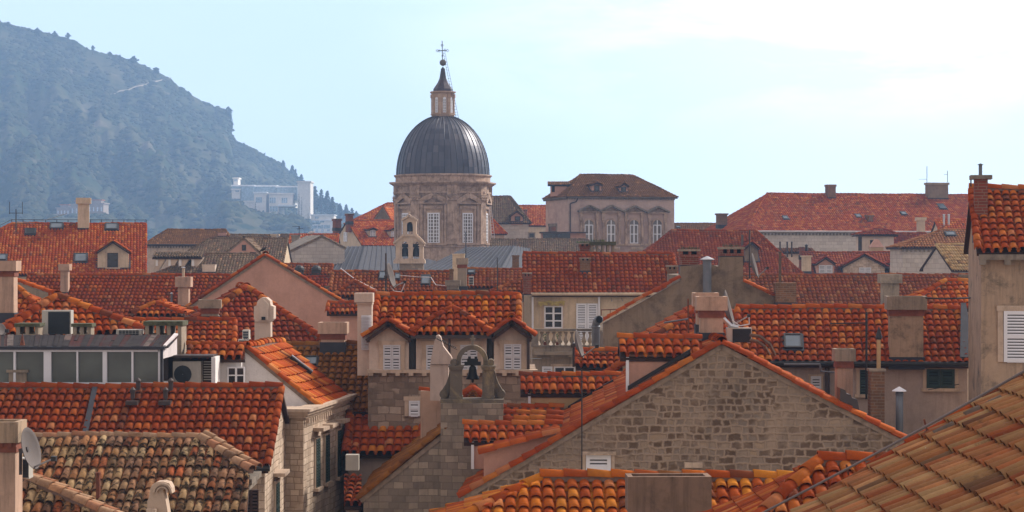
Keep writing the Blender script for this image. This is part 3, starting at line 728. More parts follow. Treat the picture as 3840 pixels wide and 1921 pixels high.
def ac_unit(x0, y0, x1, y1, d, label, fan=True, dep=.35, yaw=0, stand=False, cat='air conditioner', dark=False):
    c = P((x0+x1)/2, y1, d); s = d/F; w = (x1-x0)*s; hh = (y1-y0)*s; y = R(yaw)
    ax = (V3(math.cos(y), math.sin(y), 0), V3(-math.sin(y), math.cos(y), 0), V3(0, 0, 1)); ex, ey, ez = ax
    t = thing('air_conditioner', label, cat, c)
    mb = MB(); mb.box(c+ez*.04, w, dep, hh-.04, ax); mb.box(c+ex*w*.4, .06, dep, .04, ax); mb.box(c-ex*w*.4, .06, dep, .04, ax); mb.build('casing', [M['ac']], t)
    g = MB()
    if dark:
        g.box(c-ey*(dep/2+.005)+ez*hh*.06+ex*w*.09, w*.74, .02, hh*.88, ax, 0)
        for k in range(1, 12): g.box(c-ey*(dep/2+.02)+ez*(hh*.06+hh*.88*k/12)+ex*w*.09, w*.72, .012, .012, ax, 1)
        g.build('coil_panel', [M['acdark'], M['darkmetal']], t)
    elif fan:
        r = min(w*.32, hh*.4); cc = c-ex*w*.14+ez*hh*.5-ey*(dep/2)
        g.lathe(cc, [(r, -.02), (r, .02), (r*.3, .03), (.01, .03)], 20, 0, (ex, ez, -ey), cap=False)
        for k in (4,): g.lathe(cc-ey*.03, [(r*(k+1)/5, 0), (r*(k+1)/5+.012, 0), (r*(k+1)/5+.012, .012), (r*(k+1)/5, .012)], 20, 1, (ex, ez, -ey), cap=False)
        g.build('fan_grille', [M['acdark'], M['ac']], t)
    else:
        for i in range(6):
            for j in range(3): g.box(c-ey*(dep/2+.004)+ex*(-w*.4+w*.8*(i+.5)/6)+ez*(hh*(.12+.8*j/3)), w*.11, .02, hh*.2, ax)
        g.build('grille', [M['acdark']], t)
    return t

def antenna(px, y0, y1, d, label, arms=(), w=.02, mat='darkmetal', cat='antenna'):
    b = P(px, y1, d); t = P(px, y0, d); o = thing('antenna', label, cat, b)
    mb = MB(); mb.tube([b, t], w, 6); mb.build('mast', [M[mat]], o)
    if arms:
        mb = MB()
        for (ax0, ay0, ax1, ay1) in arms: mb.tube([P(ax0, ay0, d), P(ax1, ay1, d)], w*.6, 5)
        mb.build('aerial', [M[mat]], o)
    return o
# ------------------------------------------------------------------ camera, sky, sun, haze, ground
cd = bpy.data.cameras.new('camera'); cam = bpy.data.objects.new('camera', cd); COL.objects.link(cam)
cd.sensor_width = 36; cd.lens = 36*F/3840; cd.clip_end = 9000; cd.clip_start = .5
cam.location = (0, 0, CZ); cam.rotation_euler = (R(90), 0, 0); scene.camera = cam
scene.view_settings.view_transform = 'Standard'; scene.view_settings.look = 'None'; scene.view_settings.gamma = 1
scene.view_settings.exposure = EXPO
scene.cycles.volume_bounces = 3; scene.cycles.max_bounces = 6
SUN_EL, SUN_AZ = SUNP             # degrees; azimuth from +Y towards +X
w = bpy.data.worlds.new('World'); scene.world = w; w.use_nodes = True; nt = w.node_tree
bg = nt.nodes['Background']
sky = nt.nodes.new('ShaderNodeTexSky'); sky.sky_type = 'NISHITA'; sky.sun_disc = False; sky.sun_elevation = R(SUN_EL); sky.sun_rotation = R(SUN_AZ)
sky.air_density = 1.2; sky.dust_density = 2.5; sky.ozone_density = 1.5
tc = nt.nodes.new('ShaderNodeTexCoord')
dirn = tc.outputs['Generated']
sep = N(nt, 'ShaderNodeSeparateXYZ'); Lk(nt, dirn, sep.inputs[0])
# thin high cloud veil: denser to the right (towards the sun) and higher up, broken by noise
mp = mapv(nt, dirn, (1.0, 1.0, 3.2))
c1 = noisef(nt, mp, 7.5, 9, .60, .42, .62, .35)
sx = N(nt, 'ShaderNodeMapRange'); sx.interpolation_type = 'SMOOTHSTEP'; sx.inputs[1].default_value = -.09; sx.inputs[2].default_value = .20; Lk(nt, sep.outputs[0], sx.inputs[0])
sz = N(nt, 'ShaderNodeMapRange'); sz.interpolation_type = 'SMOOTHSTEP'; sz.inputs[1].default_value = .045; sz.inputs[2].default_value = .105; Lk(nt, sep.outputs[2], sz.inputs[0])
cf = mathn(nt, 'MULTIPLY', mathn(nt, 'MULTIPLY', sx.outputs[0], sz.outputs[0]), mathn(nt, 'ADD', mathn(nt, 'MULTIPLY', c1, 1.5), .25))
cf = mathn(nt, 'MINIMUM', cf, 1.0)
# bright milky band low in front, a soft neutral overcast elsewhere
c2 = noisef(nt, mp, 2.2, 6, .6, .3, .7)
veil = mixc(nt, sx.outputs[0], (6.6, 8.1, 10.2), (9.2, 10.6, 11.0))
veil = mixc(nt, mathn(nt, 'MULTIPLY', c2, .3), veil, (9.2, 10.8, 11.2))
fr = N(nt, 'ShaderNodeMapRange'); fr.interpolation_type = 'SMOOTHSTEP'; fr.inputs[1].default_value = .1; fr.inputs[2].default_value = .85; Lk(nt, sep.outputs[1], fr.inputs[0])
lo = N(nt, 'ShaderNodeMapRange'); lo.interpolation_type = 'SMOOTHSTEP'; lo.inputs[1].default_value = .14; lo.inputs[2].default_value = .45; lo.inputs[3].default_value = 1; lo.inputs[4].default_value = 0; Lk(nt, sep.outputs[2], lo.inputs[0])
zb = N(nt, 'ShaderNodeMapRange'); zb.inputs[1].default_value = 0; zb.inputs[2].default_value = 1; zb.inputs[3].default_value = 1.0; zb.inputs[4].default_value = 1.25; Lk(nt, sep.outputs[2], zb.inputs[0])
gm = N(nt, 'ShaderNodeVectorMath', operation='SCALE'); gm.inputs[0].default_value = AMB; Lk(nt, zb.outputs[0], gm.inputs['Scale'])
base = mixc(nt, .8, sky.outputs[0], gm.outputs[0])
c = mixc(nt, mathn(nt, 'MULTIPLY', fr.outputs[0], lo.outputs[0]), base, veil)
c = mixc(nt, mathn(nt, 'MULTIPLY', cf, mathn(nt, 'MULTIPLY', fr.outputs[0], lo.outputs[0])), c, (13.0, 13.0, 12.8))
Lk(nt, c, bg.inputs['Color']); bg.inputs['Strength'].default_value = .10
sd = bpy.data.lights.new('sun', 'SUN'); so = bpy.data.objects.new('sun', sd); COL.objects.link(so)
sd.energy = SUN_E; sd.angle = R(7); sd.color = (1, .93, .84)
sv = Vector((math.sin(R(SUN_AZ))*math.cos(R(SUN_EL)), math.cos(R(SUN_AZ))*math.cos(R(SUN_EL)), math.sin(R(SUN_EL))))
so.rotation_euler = sv.to_track_quat('Z', 'Y').to_euler(); so.location = (60, 40, 120)

hz = MB(); hz.box((0, 940, -4), 1500, 1980, 260); ho = hz.build('haze', [], origin=(0, 0, 0))
m = bpy.data.materials.new('haze'); m.use_nodes = True; nt = m.node_tree; nt.nodes.remove(nt.nodes['Principled BSDF'])
pv = nt.nodes.new('ShaderNodeVolumePrincipled'); pv.inputs['Color'].default_value = HCOL; pv.inputs['Density'].default_value = HAZE; pv.inputs['Anisotropy'].default_value = HAN
nt.links.new(pv.outputs[0], nt.nodes['Material Output'].inputs['Volume']); ho.data.materials.append(m)
ho['kind'] = 'stuff'; ho['label'] = 'pale blue haze over the town and the hillside'; ho['category'] = 'haze'

# ground
M['ground'] = plain('paving_ground', (.22, .19, .16), .95, sc=.3)
g = MB(); g.add([(-700, -40, 0), (700, -40, 0), (700, 700, 0), (-700, 700, 0)], [[0, 1, 2, 3]]); o = g.build('ground', [M['ground']]); o['kind'] = 'structure'
m, nt, b = nmat('sea_water'); b.inputs['Base Color'].default_value = (.03, .09, .12, 1); b.inputs['Roughness'].default_value = .25
g = MB(); g.add([(-700, 700.02, -1), (700, 700.02, -1), (700, 1900, -1), (-700, 1900, -1)], [[0, 1, 2, 3]]); o = g.build('sea', [m]); o['kind'] = 'structure'

# hill: skyline measured in the photograph, given real depth
SK = [(-600, -160), (-300, 10), (0, 80), (60, 100), (130, 112), (200, 130), (280, 150), (330, 185), (420, 205), (500, 228), (560, 255), (620, 285), (660, 315), (700, 345), (760, 380), (810, 400), (842, 412), (856, 440), (866, 472), (876, 532), (905, 541),
      (960, 560), (1010, 592), (1060, 615), (1100, 655), (1150, 700), (1200, 745), (1260, 765), (1290, 790), (1340, 800), (1400, 835), (1500, 905), (1600, 945), (1700, 962)]
def skyl(px): return float(np.interp(px, [a for a, b in SK], [b for a, b in SK]))
SHELF = (([(780, 960), (850, 770), (950, 795), (1000, 818), (1110, 815), (1165, 868), (1290, 860), (1345, 850), (1420, 960)], 1195), ([(-700, 870), (60, 848), (200, 816), (400, 812), (520, 880), (600, 960)], 1085))
def hill_z(px, dd):
    """terrain height along the sight line px at distance dd"""
    top = CZ+(960-skyl(px))/F*1750; nz = mnoise.fractal(Vector((px*.006, dd*.006, 3.1)), 1.0, 2.0, 6)
    n2 = mnoise.fractal(Vector((px*.03, dd*.02, 7.7)), 1.0, 2.0, 4)
    t = (dd-900)/850.0
    if t <= 1:
        t = max(t, 0); g_ = .55*t+.45*t**2.2; z = -2+(top+2)*g_*(1-.0)
        z += (nz*16+n2*4)*math.sin(math.pi*min(1, max(0, t)))**.8*min(1, top/60)
        # stay below the skyline as seen from here
        zl = CZ+(top-CZ)*dd/1750-.2
        z = min(z, zl)
    else: z = top-(dd-1750)*.5+nz*6
    for hp, d0 in SHELF:
        if dd <= d0+25:
            ty = float(np.interp(px, [q[0] for q in hp], [q[1] for q in hp])); tz = CZ+(960-ty)/F*d0; s_ = max(0, min(1, (dd-d0+190)/190.)); s_ = s_*s_*(3-2*s_); z = max(z, tz*s_)
    return max(z, -3)
pxs = list(range(-600, 780, 9))+list(range(780, 1120, 4))+list(range(1120, 1760, 9)); ds = list(np.linspace(880, 1750, 74))+[1760, 1790, 1850, 1900]
V = []; 
for dd in ds:
    for px in pxs:
        z = hill_z(px, dd) if dd != 1750 else CZ+(960-skyl(px)-1.2*mnoise.fractal(Vector((px*.12, 1, 1)), 1, 2, 5)*4.5)/F*1750
        V.append(((px-1920)/F*dd, dd, z))
n = len(pxs); f = [[i*n+k, i*n+k+1, (i+1)*n+k+1, (i+1)*n+k] for i in range(len(ds)-1) for k in range(n-1)]
m, nt, b = nmat('hillside'); co = objco(nt)
f1 = noisef(nt, co, .012, 9, .65, .42, .6, .4); c = mixc(nt, f1, (.04, .055, .028), (.10, .095, .06))
f2 = noisef(nt, co, .06, 8, .75, .5, .62); c = mixc(nt, f2, c, (.03, .045, .022))
f3 = noisef(nt, mapv(nt, co, (1, 1, 2.5)), .018, 9, .7, .57, .66); c = mixc(nt, mathn(nt, 'MULTIPLY', f3, .6), c, (.20, .165, .13))
Lk(nt, c, b.inputs['Base Color']); b.inputs['Roughness'].default_value = 1; b.inputs['Specular IOR Level'].default_value = 0
M['hill'] = m
h_ = MB(); h_.add(V, np.array(f)); ho_ = h_.build('hill', [m], smooth=True); ho_['kind'] = 'structure'

# scrub: one mass of low bushes over the slope
M['scrub'] = tile_mat('scrub_leaves', [(.022, .035, .016), (.035, .05, .022), (.05, .06, .03), (.085, .085, .045), (.04, .055, .03)], grime=.1, rough=1, sat=False, odd=0)
bv = np.array([(math.sin(p)*math.cos(q), math.sin(p)*math.sin(q), math.cos(p)) for p in (.45, 1.0, 1.6) for q in np.linspace(0, 2*math.pi, 7)[:-1]]+[(0, 0, 1.05)])
bf4 = np.array([[6*i+k, 6*(i+1)+k, 6*(i+1)+(k+1) % 6, 6*i+(k+1) % 6] for i in range(2) for k in range(6)]); bf3 = np.array([[18, k, (k+1) % 6] for k in range(6)])
sc = MB(); VV = []; cnt = 0; rs = random.Random(3)
while cnt < 19000:
    px = rs.uniform(-150, 1400); dd = rs.uniform(930, 1749)
    if mnoise.fractal(Vector((px*.01, dd*.012, 0)), 1, 2, 5) < rs.uniform(-.35, .22): continue
    z = hill_z(px, dd)
    if z < 2: continue
    s = rs.uniform(1.1, 2.9)*(1+.6*(rs.random() < .1))*(1.35 if 1000 < dd < 1225 and 800 < px < 1400 else 1); x = (px-1920)/F*dd
    q = bv*(1+rng.normal(0, .2, (19, 1)))*np.array([s, s, s*.75])+np.array([x, dd, z-.3*s]); VV.append(q); cnt += 1
VV = np.array(VV); off = (np.arange(cnt)*19)[:, None, None]
sc.V.append(VV.reshape(-1, 3)); sc.n = cnt*19
sc.F.append(((bf4[None]+off).reshape(-1, 4), 0, True)); sc.F.append(((bf3[None]+off).reshape(-1, 3), 0, True))
o = sc.build('scrub', [M['scrub']], origin=(-300, 1400, 0)); tag(o, 'dense green scrub covering the hazy hillside', 'scrub', kind='stuff')

def hilltree(px, pyb, h_px, w_px, kind, label, d=None, group='trees standing on the hillside'):
    d = d or 1700; b = P(px, pyb, d); s = d/F; H = h_px*s; W_ = w_px*s; rs = random.Random(int(px*7+pyb))
    t = thing(kind, label, 'tree', b, group)
    mb = MB(); mb.tube([b-V3(0, 0, 3), b+V3(0, 0, H*.5), b+V3(0, 0, H*.85)], [W_*.05+.1, W_*.035+.08, .05], 6); mb.build('trunk', [M['wood']], t)
    mb = MB(); VV = []; nb = 170
    for i in range(nb):
        zz = rs.random(); 
        if kind == 'cypress_tree': rad = W_/2*math.sin(math.pi*min(1, zz*.9+.12))**.7*(1-zz*.6)
        elif kind == 'conifer_tree': rad = W_/2*(1.05-zz)**.8
        else: rad = W_/2*math.sin(math.pi*(zz*.8+.18))**.6*(.8+.35*math.sin(px+zz*9))
        a = rs.uniform(0, 6.28); r = rad*math.sqrt(rs.random()); s_ = W_*rs.uniform(.05, .12)*(.7 if kind == 'cypress_tree' else 1)
        z0 = H*(.08+.9*zz) if kind == 'broadleaf_tree' else H*(.08+.92*zz)
        VV.append(bv*(1+rng.normal(0, .25, (19, 1)))*s_+b+np.array([r*math.cos(a), r*math.sin(a), z0-s_*.5]))
    VV = np.array(VV); off = (np.arange(nb)*19)[:, None, None]
    mb.V.append(VV.reshape(-1, 3)); mb.n = nb*19; mb.F.append(((bf4[None]+off).reshape(-1, 4), 0, True)); mb.F.append(((bf3[None]+off).reshape(-1, 3), 0, True))
    mb.build('crown', [M['scrub']], t)

def hill_hit(px, py):
    for dd in np.linspace(1000, 1748, 400):
        if (hill_z(px, dd)-CZ)/dd*F > 960-py: return V3((px-1920)/F*dd, dd, hill_z(px, dd))
    return P(px, py, 1745)
def trail(pts, wd, name):
    g = MB(); c = [hill_hit(x, y) for x, y in pts]
    g.add([q for p in c for q in (p+V3(0, -.5, .5), p+V3(0, wd, .5+wd*.45))], [[2*i, 2*i+2, 2*i+3, 2*i+1] for i in range(len(c)-1)]); o = g.build(name, [M['path']]); o['kind'] = 'structure'
M['path'] = plain('pale_path', (.34, .29, .24), 1)
trail([(410+k*9, 362-k*2.75+2*math.sin(k)) for k in range(19)]+[(580+k*12, 312-k*3) for k in range(6)], 3.2, 'path')
# ================================================================== far hillside buildings and trees
def block(root, x0, y0, x1, y1, d, dep, name='block', mat='white', roofmat=None, wins=(), extra_top=.6):
    a = P(x0, y1, d); b = P(x1, y0, d); mb = MB(); w_ = b[0]-a[0]; c = V3((a[0]+b[0])/2, d+dep/2, a[2])
    mb.box(c, w_, dep, b[2]-a[2]-extra_top, None, 0); mb.box(c+V3(0, 0, b[2]-a[2]-extra_top), w_+1, dep+1, extra_top, None, 1)
    o = mb.build(name, [M[mat], M[roofmat or mat]], root)
    for (u0, v0, u1, v1) in wins:
        q = P(u0, v1, d); r = P(u1, v0, d); g = MB(); g.box(V3((q[0]+r[0])/2, d-.02, q[2]), r[0]-q[0], .3, r[2]-q[2], None, 0)
        for k in (1, 2): g.box(V3(q[0]+(r[0]-q[0])*k/3, d-.25, q[2]), .15, .2, r[2]-q[2], None, 1)
        g.build('window', [M['hotelglass'], M['white']], root, o)
    return o
M['hotelwall'] = plaster('hotel_wall', (.72, .68, .64), stain=.08, streak=.1)
M['villawall'] = plaster('villa_wall', (.33, .29, .27), stain=.3, streak=.3)
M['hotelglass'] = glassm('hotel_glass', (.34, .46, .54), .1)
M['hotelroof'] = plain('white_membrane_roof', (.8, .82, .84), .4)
def K(x, y): return 840+x*.2638, 560+y*.2638
t = thing('hotel', 'large white modern hotel with glass upper floors built into the hillside', 'hotel', P(1000, 810, 1225))
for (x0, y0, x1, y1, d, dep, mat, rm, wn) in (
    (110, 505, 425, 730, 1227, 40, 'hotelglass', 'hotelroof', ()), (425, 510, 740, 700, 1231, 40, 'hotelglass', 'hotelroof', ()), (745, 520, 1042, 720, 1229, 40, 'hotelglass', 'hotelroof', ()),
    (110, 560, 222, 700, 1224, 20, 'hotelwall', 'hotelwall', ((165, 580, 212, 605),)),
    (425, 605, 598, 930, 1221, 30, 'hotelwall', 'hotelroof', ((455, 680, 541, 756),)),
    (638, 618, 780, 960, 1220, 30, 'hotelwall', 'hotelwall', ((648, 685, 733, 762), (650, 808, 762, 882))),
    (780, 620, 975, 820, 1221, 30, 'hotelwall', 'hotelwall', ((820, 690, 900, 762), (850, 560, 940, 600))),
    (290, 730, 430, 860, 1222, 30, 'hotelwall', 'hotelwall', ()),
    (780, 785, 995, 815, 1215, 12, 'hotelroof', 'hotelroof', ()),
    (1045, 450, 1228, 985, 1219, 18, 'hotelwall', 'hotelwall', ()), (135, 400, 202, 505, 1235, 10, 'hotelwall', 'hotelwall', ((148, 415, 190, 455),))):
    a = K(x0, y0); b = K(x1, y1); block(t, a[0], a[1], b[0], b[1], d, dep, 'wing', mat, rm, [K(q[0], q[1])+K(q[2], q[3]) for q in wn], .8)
hv = [((1235, 925, 1560, 1010), 'hotelwall', ((1295, 955, 1345, 985),)), ((1270, 1070, 1370, 1190), 'hotelwall', ((1285, 1075, 1355, 1105), (1305, 1135, 1338, 1180))), ((1370, 1000, 1560, 1190), 'hotelwall', ((1235, 1075, 1510, 1125), (1385, 1135, 1415, 1180), (1465, 1135, 1500, 1165), (1425, 1015, 1227, 1040)))]
t = thing('apartment_block', 'white stepped apartment block below the hotel tower, right of the cypresses', 'building', P(1210, 870, 1195))
for r_, mt_, wn in hv:
    a = K(r_[0], r_[1]); b = K(r_[2], r_[3]); block(t, a[0], a[1], b[0], b[1], 1150, 16, 'storey', mt_, 'hotelroof', [K(q[0], q[1])+K(q[2], q[3]) for q in wn], .5)
vil = [('white villa with a long terrace low on the hillside, left of the tall cream chimney', (212, 778, 262, 812)), ('white terraced villa on the hillside just right of the tall cream chimney', (330, 760, 388, 806)), ('white houses with small terracotta roofs behind the orange ridge, near the antenna', (82, 822, 155, 845)),
       ('pale villa partly hidden behind the tall cream chimney', (265, 764, 325, 815)), ]
for lb, (x0, y0, x1, y1) in vil:
    t = thing('villa', lb, 'house', P((x0+x1)/2, y1, 1250), 'white villas on the hillside'); w_ = x1-x0
    wn = [(x0+w_*(k+.25)/4, y0+(y1-y0)*.35, x0+w_*(k+.7)/4, y0+(y1-y0)*.7) for k in range(4)] if y1-y0 > 15 else []
    block(t, x0, y0, x1, y1, 1105, 14, 'storey', 'villawall', 't_pinkish' if 'terracotta' in lb else 'villawall', wn, .5)
    if y1-y0 > 25: block(t, x0+w_*.3, y0-12, x1-w_*.15, y0, 1111, 8, 'upper_storey', 'villawall', 't_pinkish', (), .5)
    if y1-y0 > 25: block(t, x0-w_*.2, y1-10, x1+w_*.1, y1+8, 1101, 8, 'terrace', 'villawall', 'villawall', (), .5)
# trees singled out on the slope and on its skyline
cyp = [(849+9, 745, 50, 8, 'left end of the hotel glass wing'), (903, 752, 58, 8, 'front of the hotel glass wing'), (958, 800, 42, 10, 'foot of the second hotel block'), (1121, 815, 95, 14, 'foot of the hotel tower, taller of two'), (1131, 812, 75, 10, 'foot of the hotel tower, shorter of two'), (1156, 845, 45, 9, 'right foot of the hotel tower'), (1178, 803, 12, 5, 'roof of the stepped apartment block')]
for x, yb, hp, wp_, tx in cyp: hilltree(x, yb, hp, wp_, 'cypress_tree', 'slim dark cypress at the '+tx, 1205)
sky_t = [(1062, 632, 30, 26, 'conifer_tree', 'leaning conifer on the skyline above the left part of the hotel'), (1096, 655, 36, 24, 'conifer_tree', 'tall conifer on the skyline, next one left of the hotel tower'), (1108, 675, 40, 24, 'conifer_tree', 'wide conifer behind the hotel roof, left of the tower'), (1130, 690, 36, 28, 'conifer_tree', 'conifer with antennas behind, just left of the tower top'),
         (1017, 605, 14, 22, 'broadleaf_tree', 'low round tree on the skyline above the hotel'), (856, 445, 44, 34, 'broadleaf_tree', 'bushy tree overhanging the cliff edge'), (866, 478, 34, 22, 'broadleaf_tree', 'small tree on the cliff face below the overhanging one'),
         (140, 135, 30, 26, 'broadleaf_tree', 'dark round tree high on the ridge at far left'), (205, 140, 24, 22, 'broadleaf_tree', 'second dark tree on the ridge from the left'), (255, 145, 22, 22, 'broadleaf_tree', 'third dark tree on the ridge from the left'), (348, 192, 22, 18, 'broadleaf_tree', 'small pale tree where the ridge starts to drop'),
         (411, 208, 14, 18, 'broadleaf_tree', 'lone umbrella shaped tree on the ridge'), (450, 222, 18, 12, 'conifer_tree', 'small pointed tree on the ridge'), (500, 236, 24, 36, 'broadleaf_tree', 'broad dark tree on the ridge left of the small ruin'), (585, 275, 22, 30, 'broadleaf_tree', 'dark tree on the ridge right of the small ruin'), (30, 98, 16, 24, 'broadleaf_tree', 'leftmost tree on the ridge')]
for x, yb, hp, wp_, kd, lb in sky_t: hilltree(x, yb, hp, wp_, kd, lb, 1725)
rt = [(1180, 790, 90, 44), (1205, 800, 88, 36), (1228, 805, 88, 40), (1246, 815, 76, 40), (1275, 825, 62, 34), (1298, 825, 58, 30), (1320, 825, 45, 28), (1336, 828, 36, 24)]
wd = ['first (nearest the hotel tower)', 'second', 'third', 'fourth and bushiest', 'fifth', 'sixth', 'seventh', 'last and lowest']
for (x, yb, hp, wp_), tx in zip(rt, wd): hilltree(x, yb, hp, wp_, 'conifer_tree', tx+' in the row of conifers right of the hotel tower', 1330, 'conifers right of the hotel tower')
# ================================================================== cathedral
CD = 230.0; cs = CD/F; cx = (1661-1920)/F*CD; cc = V3(cx, CD, 0)
t = thing('cathedral', 'baroque stone cathedral drum carrying a large dark lead dome and lantern', 'cathedral', cc)
Z = lambda py: CZ+(960-py)*cs
def ocf(k): a = R(-10+45*k); return a, V3(math.sin(a), -math.cos(a), 0), V3(math.cos(a), math.sin(a), 0)
Rv = 178*cs; Ra = Rv*math.cos(R(22.5)); 
oct_ = lambda r, z: [V3(cx+r*math.sin(R(-32.5+45*k)), CD-r*math.cos(R(-32.5+45*k)), z) for k in range(8)]
mb = MB(); mb.prism(oct_(Rv, 0), (0, 0, Z(735)-0)); drum = mb.build('drum', [M['s_cath']], t)
mb = MB()
for (r0, y0, r1, y1) in ((181, 1000, 181, 926), (186, 926, 181, 917), (180, 737, 184, 728), (189, 728, 189, 721), (181, 721, 181, 703), (184, 703, 204, 690), (204, 690, 204, 685), (187, 685, 187, 684)):
    a = oct_(r0*cs, Z(y0)); b = oct_(r1*cs, Z(y1)); mb.add(a+b, [[k, (k+1) % 8, 8+(k+1) % 8, 8+k] for k in range(8)]+[[8+k for k in range(8)], list(range(8))[::-1]])
mb.lathe(V3(cx, CD, 0), [(178*cs, Z(686)), (178*cs, Z(668)), (184*cs, Z(662)), (184*cs, Z(658)), (170*cs, Z(656))], 48)
mb.build('cornice', [M['s_carved']], t)
for k in range(8):
    a = R(-32.5+45*k); n = V3(math.sin(a), -math.cos(a), 0); ex = V3(math.cos(a), math.sin(a), 0); mb = MB(); ax = (ex, -n, V3(0, 0, 1)); p = V3(cx, CD, 0)+n*(Rv-.1)
    mb.box(p+V3(0, 0, Z(917)), 36*cs, .45, Z(762)-Z(917), ax); mb.box(p+V3(0, 0, Z(917)), 42*cs, .6, .35, ax)
    for j in range(3): mb.box(p+V3(0, 0, Z(762)+j*.22), (36+j*5)*cs, .46+j*.12, .2, ax)
    for j in (-1, 0, 1): mb.lathe(p+n*.28+ex*j*14*cs+V3(0, 0, Z(758)), [(.02, 0), (.16, .12), (.1, .3), (.2, .45), (.02, .5)], 8)
    mb.box(p+V3(0, 0, Z(735)), 38*cs, .6, Z(700)-Z(735), ax)
    mb.box(p+V3(0, 0, Z(762)+.66), 44*cs, .75, Z(737)-Z(762)-.66, ax); mb.build('pilaster', [M['s_carved']], t)
for k in range(8):
    a, n, ex = ocf(k); ax = (ex, -n, V3(0, 0, 1)); p = V3(cx, CD, 0)+n*Ra; ez = V3(0, 0, 1)
    mb = MB(); hw = 50*cs
    q = lambda x, py, o=0: p+ex*x*cs+n*o+V3(0, 0, Z(py))
    mb.prism([q(-50, 768), q(50, 768), q(50, 762), q(0, 738), q(-50, 762)], n*.1)
    mb.bar(q(-54, 761, .3), q(0, 735, .3), .5, .16, up=n); mb.bar(q(54, 761, .3), q(0, 735, .3), .5, .16, up=n); mb.box(q(0, 768, .15), 106*cs, .5, .14, ax)
    for s_ in (-1, 1): mb.box(q(s_*45, 917, .1), 10*cs, .22, Z(768)-Z(917), ax); mb.box(q(s_*33, 915, .05), 8*cs, .14, Z(780)-Z(915), ax)
    mb.box(q(0, 786, .08), 74*cs, .2, .3, ax); mb.box(q(0, 920, .12), 104*cs, .3, .25, ax)
    mb.build('window_surround', [M['s_carved']], t)
    window_at(t, V3(*(p+n*.06))+V3(0, 0, Z(914)), 46*cs, Z(801)-Z(914), n, 'glass', 4, 9, None, .1, False, 'white', drum, 'glassgrey', mt=.07, fr=.14)
# dome: lead sheets, each an island
mb = MB(); NR, NS = 11, 46; rs_ = lambda ph: (174*cs*math.cos(ph)**1.0, Z(658)+226*cs*math.sin(ph))
phm = math.acos(42/174.)
for j in range(NR):
    p0, p1 = phm*j/NR, phm*(j+1)/NR
    for k in range(NS):
        a0, a1 = 2*math.pi*k/NS+R(4), 2*math.pi*(k+1)/NS+R(4); v = []
        for ph in (p0, (p0+p1)/2, p1):
            r_, z_ = rs_(ph); r_ -= .012*(ph == p1)
            for a_ in (a0, (a0+a1)/2, a1): v.append((cx+r_*math.sin(a_), CD-r_*math.cos(a_), z_))
        mb.add(v, [[0, 1, 4, 3], [1, 2, 5, 4], [3, 4, 7, 6], [4, 5, 8, 7]])
dm_ = mb.build('dome', [M['dome']], t, smooth=True)
mb = MB()
for k in range(NS):
    a_ = 2*math.pi*k/NS+R(4); pts = []
    for j in range(15):
        ph = phm*j/14; r_, z_ = rs_(ph); r_ += .02; pts.append((cx+r_*math.sin(a_), CD-r_*math.cos(a_), z_+.01))
    mb.tube(pts, .022 if k % 2 else .04, 4, cap=False)
mb.build('standing_seams', [M['domeseam']], t, dm_)
# lantern
mb = MB(); lz = lambda py: Z(py)
def octr(r, z): return [V3(cx+r*cs*math.sin(R(-12+45*k)), CD-r*cs*math.cos(R(-12+45*k)), z) for k in range(8)]
for (r0, y0, r1, y1) in ((44, 446, 44, 432), (48, 432, 48, 428), (42, 428, 42, 352), (44, 352, 50, 348), (50, 348, 50, 344)):
    a = octr(r0, lz(y0)); b = octr(r1, lz(y1)); mb.add(a+b, [[k, (k+1) % 8, 8+(k+1) % 8, 8+k] for k in range(8)]+[[8+k for k in range(8)], list(range(8))[::-1]])
for k in range(8):
    a = R(-12+45*k); n = V3(math.sin(a), -math.cos(a), 0); ex = V3(math.cos(a), math.sin(a), 0); ax = (ex, -n, V3(0, 0, 1)); p = V3(cx, CD, 0)+n*42*cs
    mb.box(p+V3(0, 0, lz(428)), 8*cs, .16, lz(368)-lz(428), ax); mb.box(p+V3(0, 0, lz(368)), 11*cs, .3, .4, ax)
ln = mb.build('lantern', [M['s_cath']], t)
for k in range(8):
    a = R(-12+22.5+45*k); n = V3(math.sin(a), -math.cos(a), 0); p = V3(cx, CD, 0)+n*(42*cs*math.cos(R(22.5))+.02)
    wn = window_at(t, p+V3(0, 0, lz(424)), 12*cs, lz(372)-lz(424), n, 'glass', 2, 5, None, .1, False, 'white', ln, 'glass', mt=.05, fr=.07)
    g = MB(); ex = unit(np.cross((0, 0, 1), n)); r_ = 6*cs; pc = p+V3(0, 0, lz(372))+n*.0
    g.prism([pc+ex*r_*math.cos(q)+V3(0, 0, r_*math.sin(q)) for q in np.linspace(0, math.pi, 9)], n*.03); g.build('arch_pane', [M['white']], t, wn)
mb = MB(); mb.lathe(V3(cx, CD, 0), [(37*cs, lz(343)), (36*cs, lz(334)), (30*cs, lz(325)), (20*cs, lz(310)), (13*cs, lz(293)), (10*cs, lz(275)), (8*cs, lz(262)), (8*cs, lz(258)), (3*cs, lz(254)), (1.5*cs, lz(250))], 8, rot=R(10)); mb.build('cupola', [M['cupola']], t)
mb = MB(); br = 12.5*cs; bz = lz(235); mb.lathe(V3(cx, CD, bz), [(.02, -br)]+[(br*math.sin(q), -br*math.cos(q)) for q in np.linspace(.2, 2.94, 14)]+[(.02, br)], 20); mb.build('finial_ball', [M['dish']], t, smooth=True)
mb = MB(); X = lambda px, py: P(px, py, CD)
mb.tube([X(1659, 222), X(1658, 153)], .05, 6); mb.tube([X(1644, 190), X(1674, 190)], .05, 6)
for (a, b) in ((1640, 190), (1678, 190), (1658, 170), (1647, 191), (1669, 188)):
    mb.tube([X(a-5, b), X(a, b-5), X(a+5, b), X(a, b+5), X(a-5, b)], .03, 5)
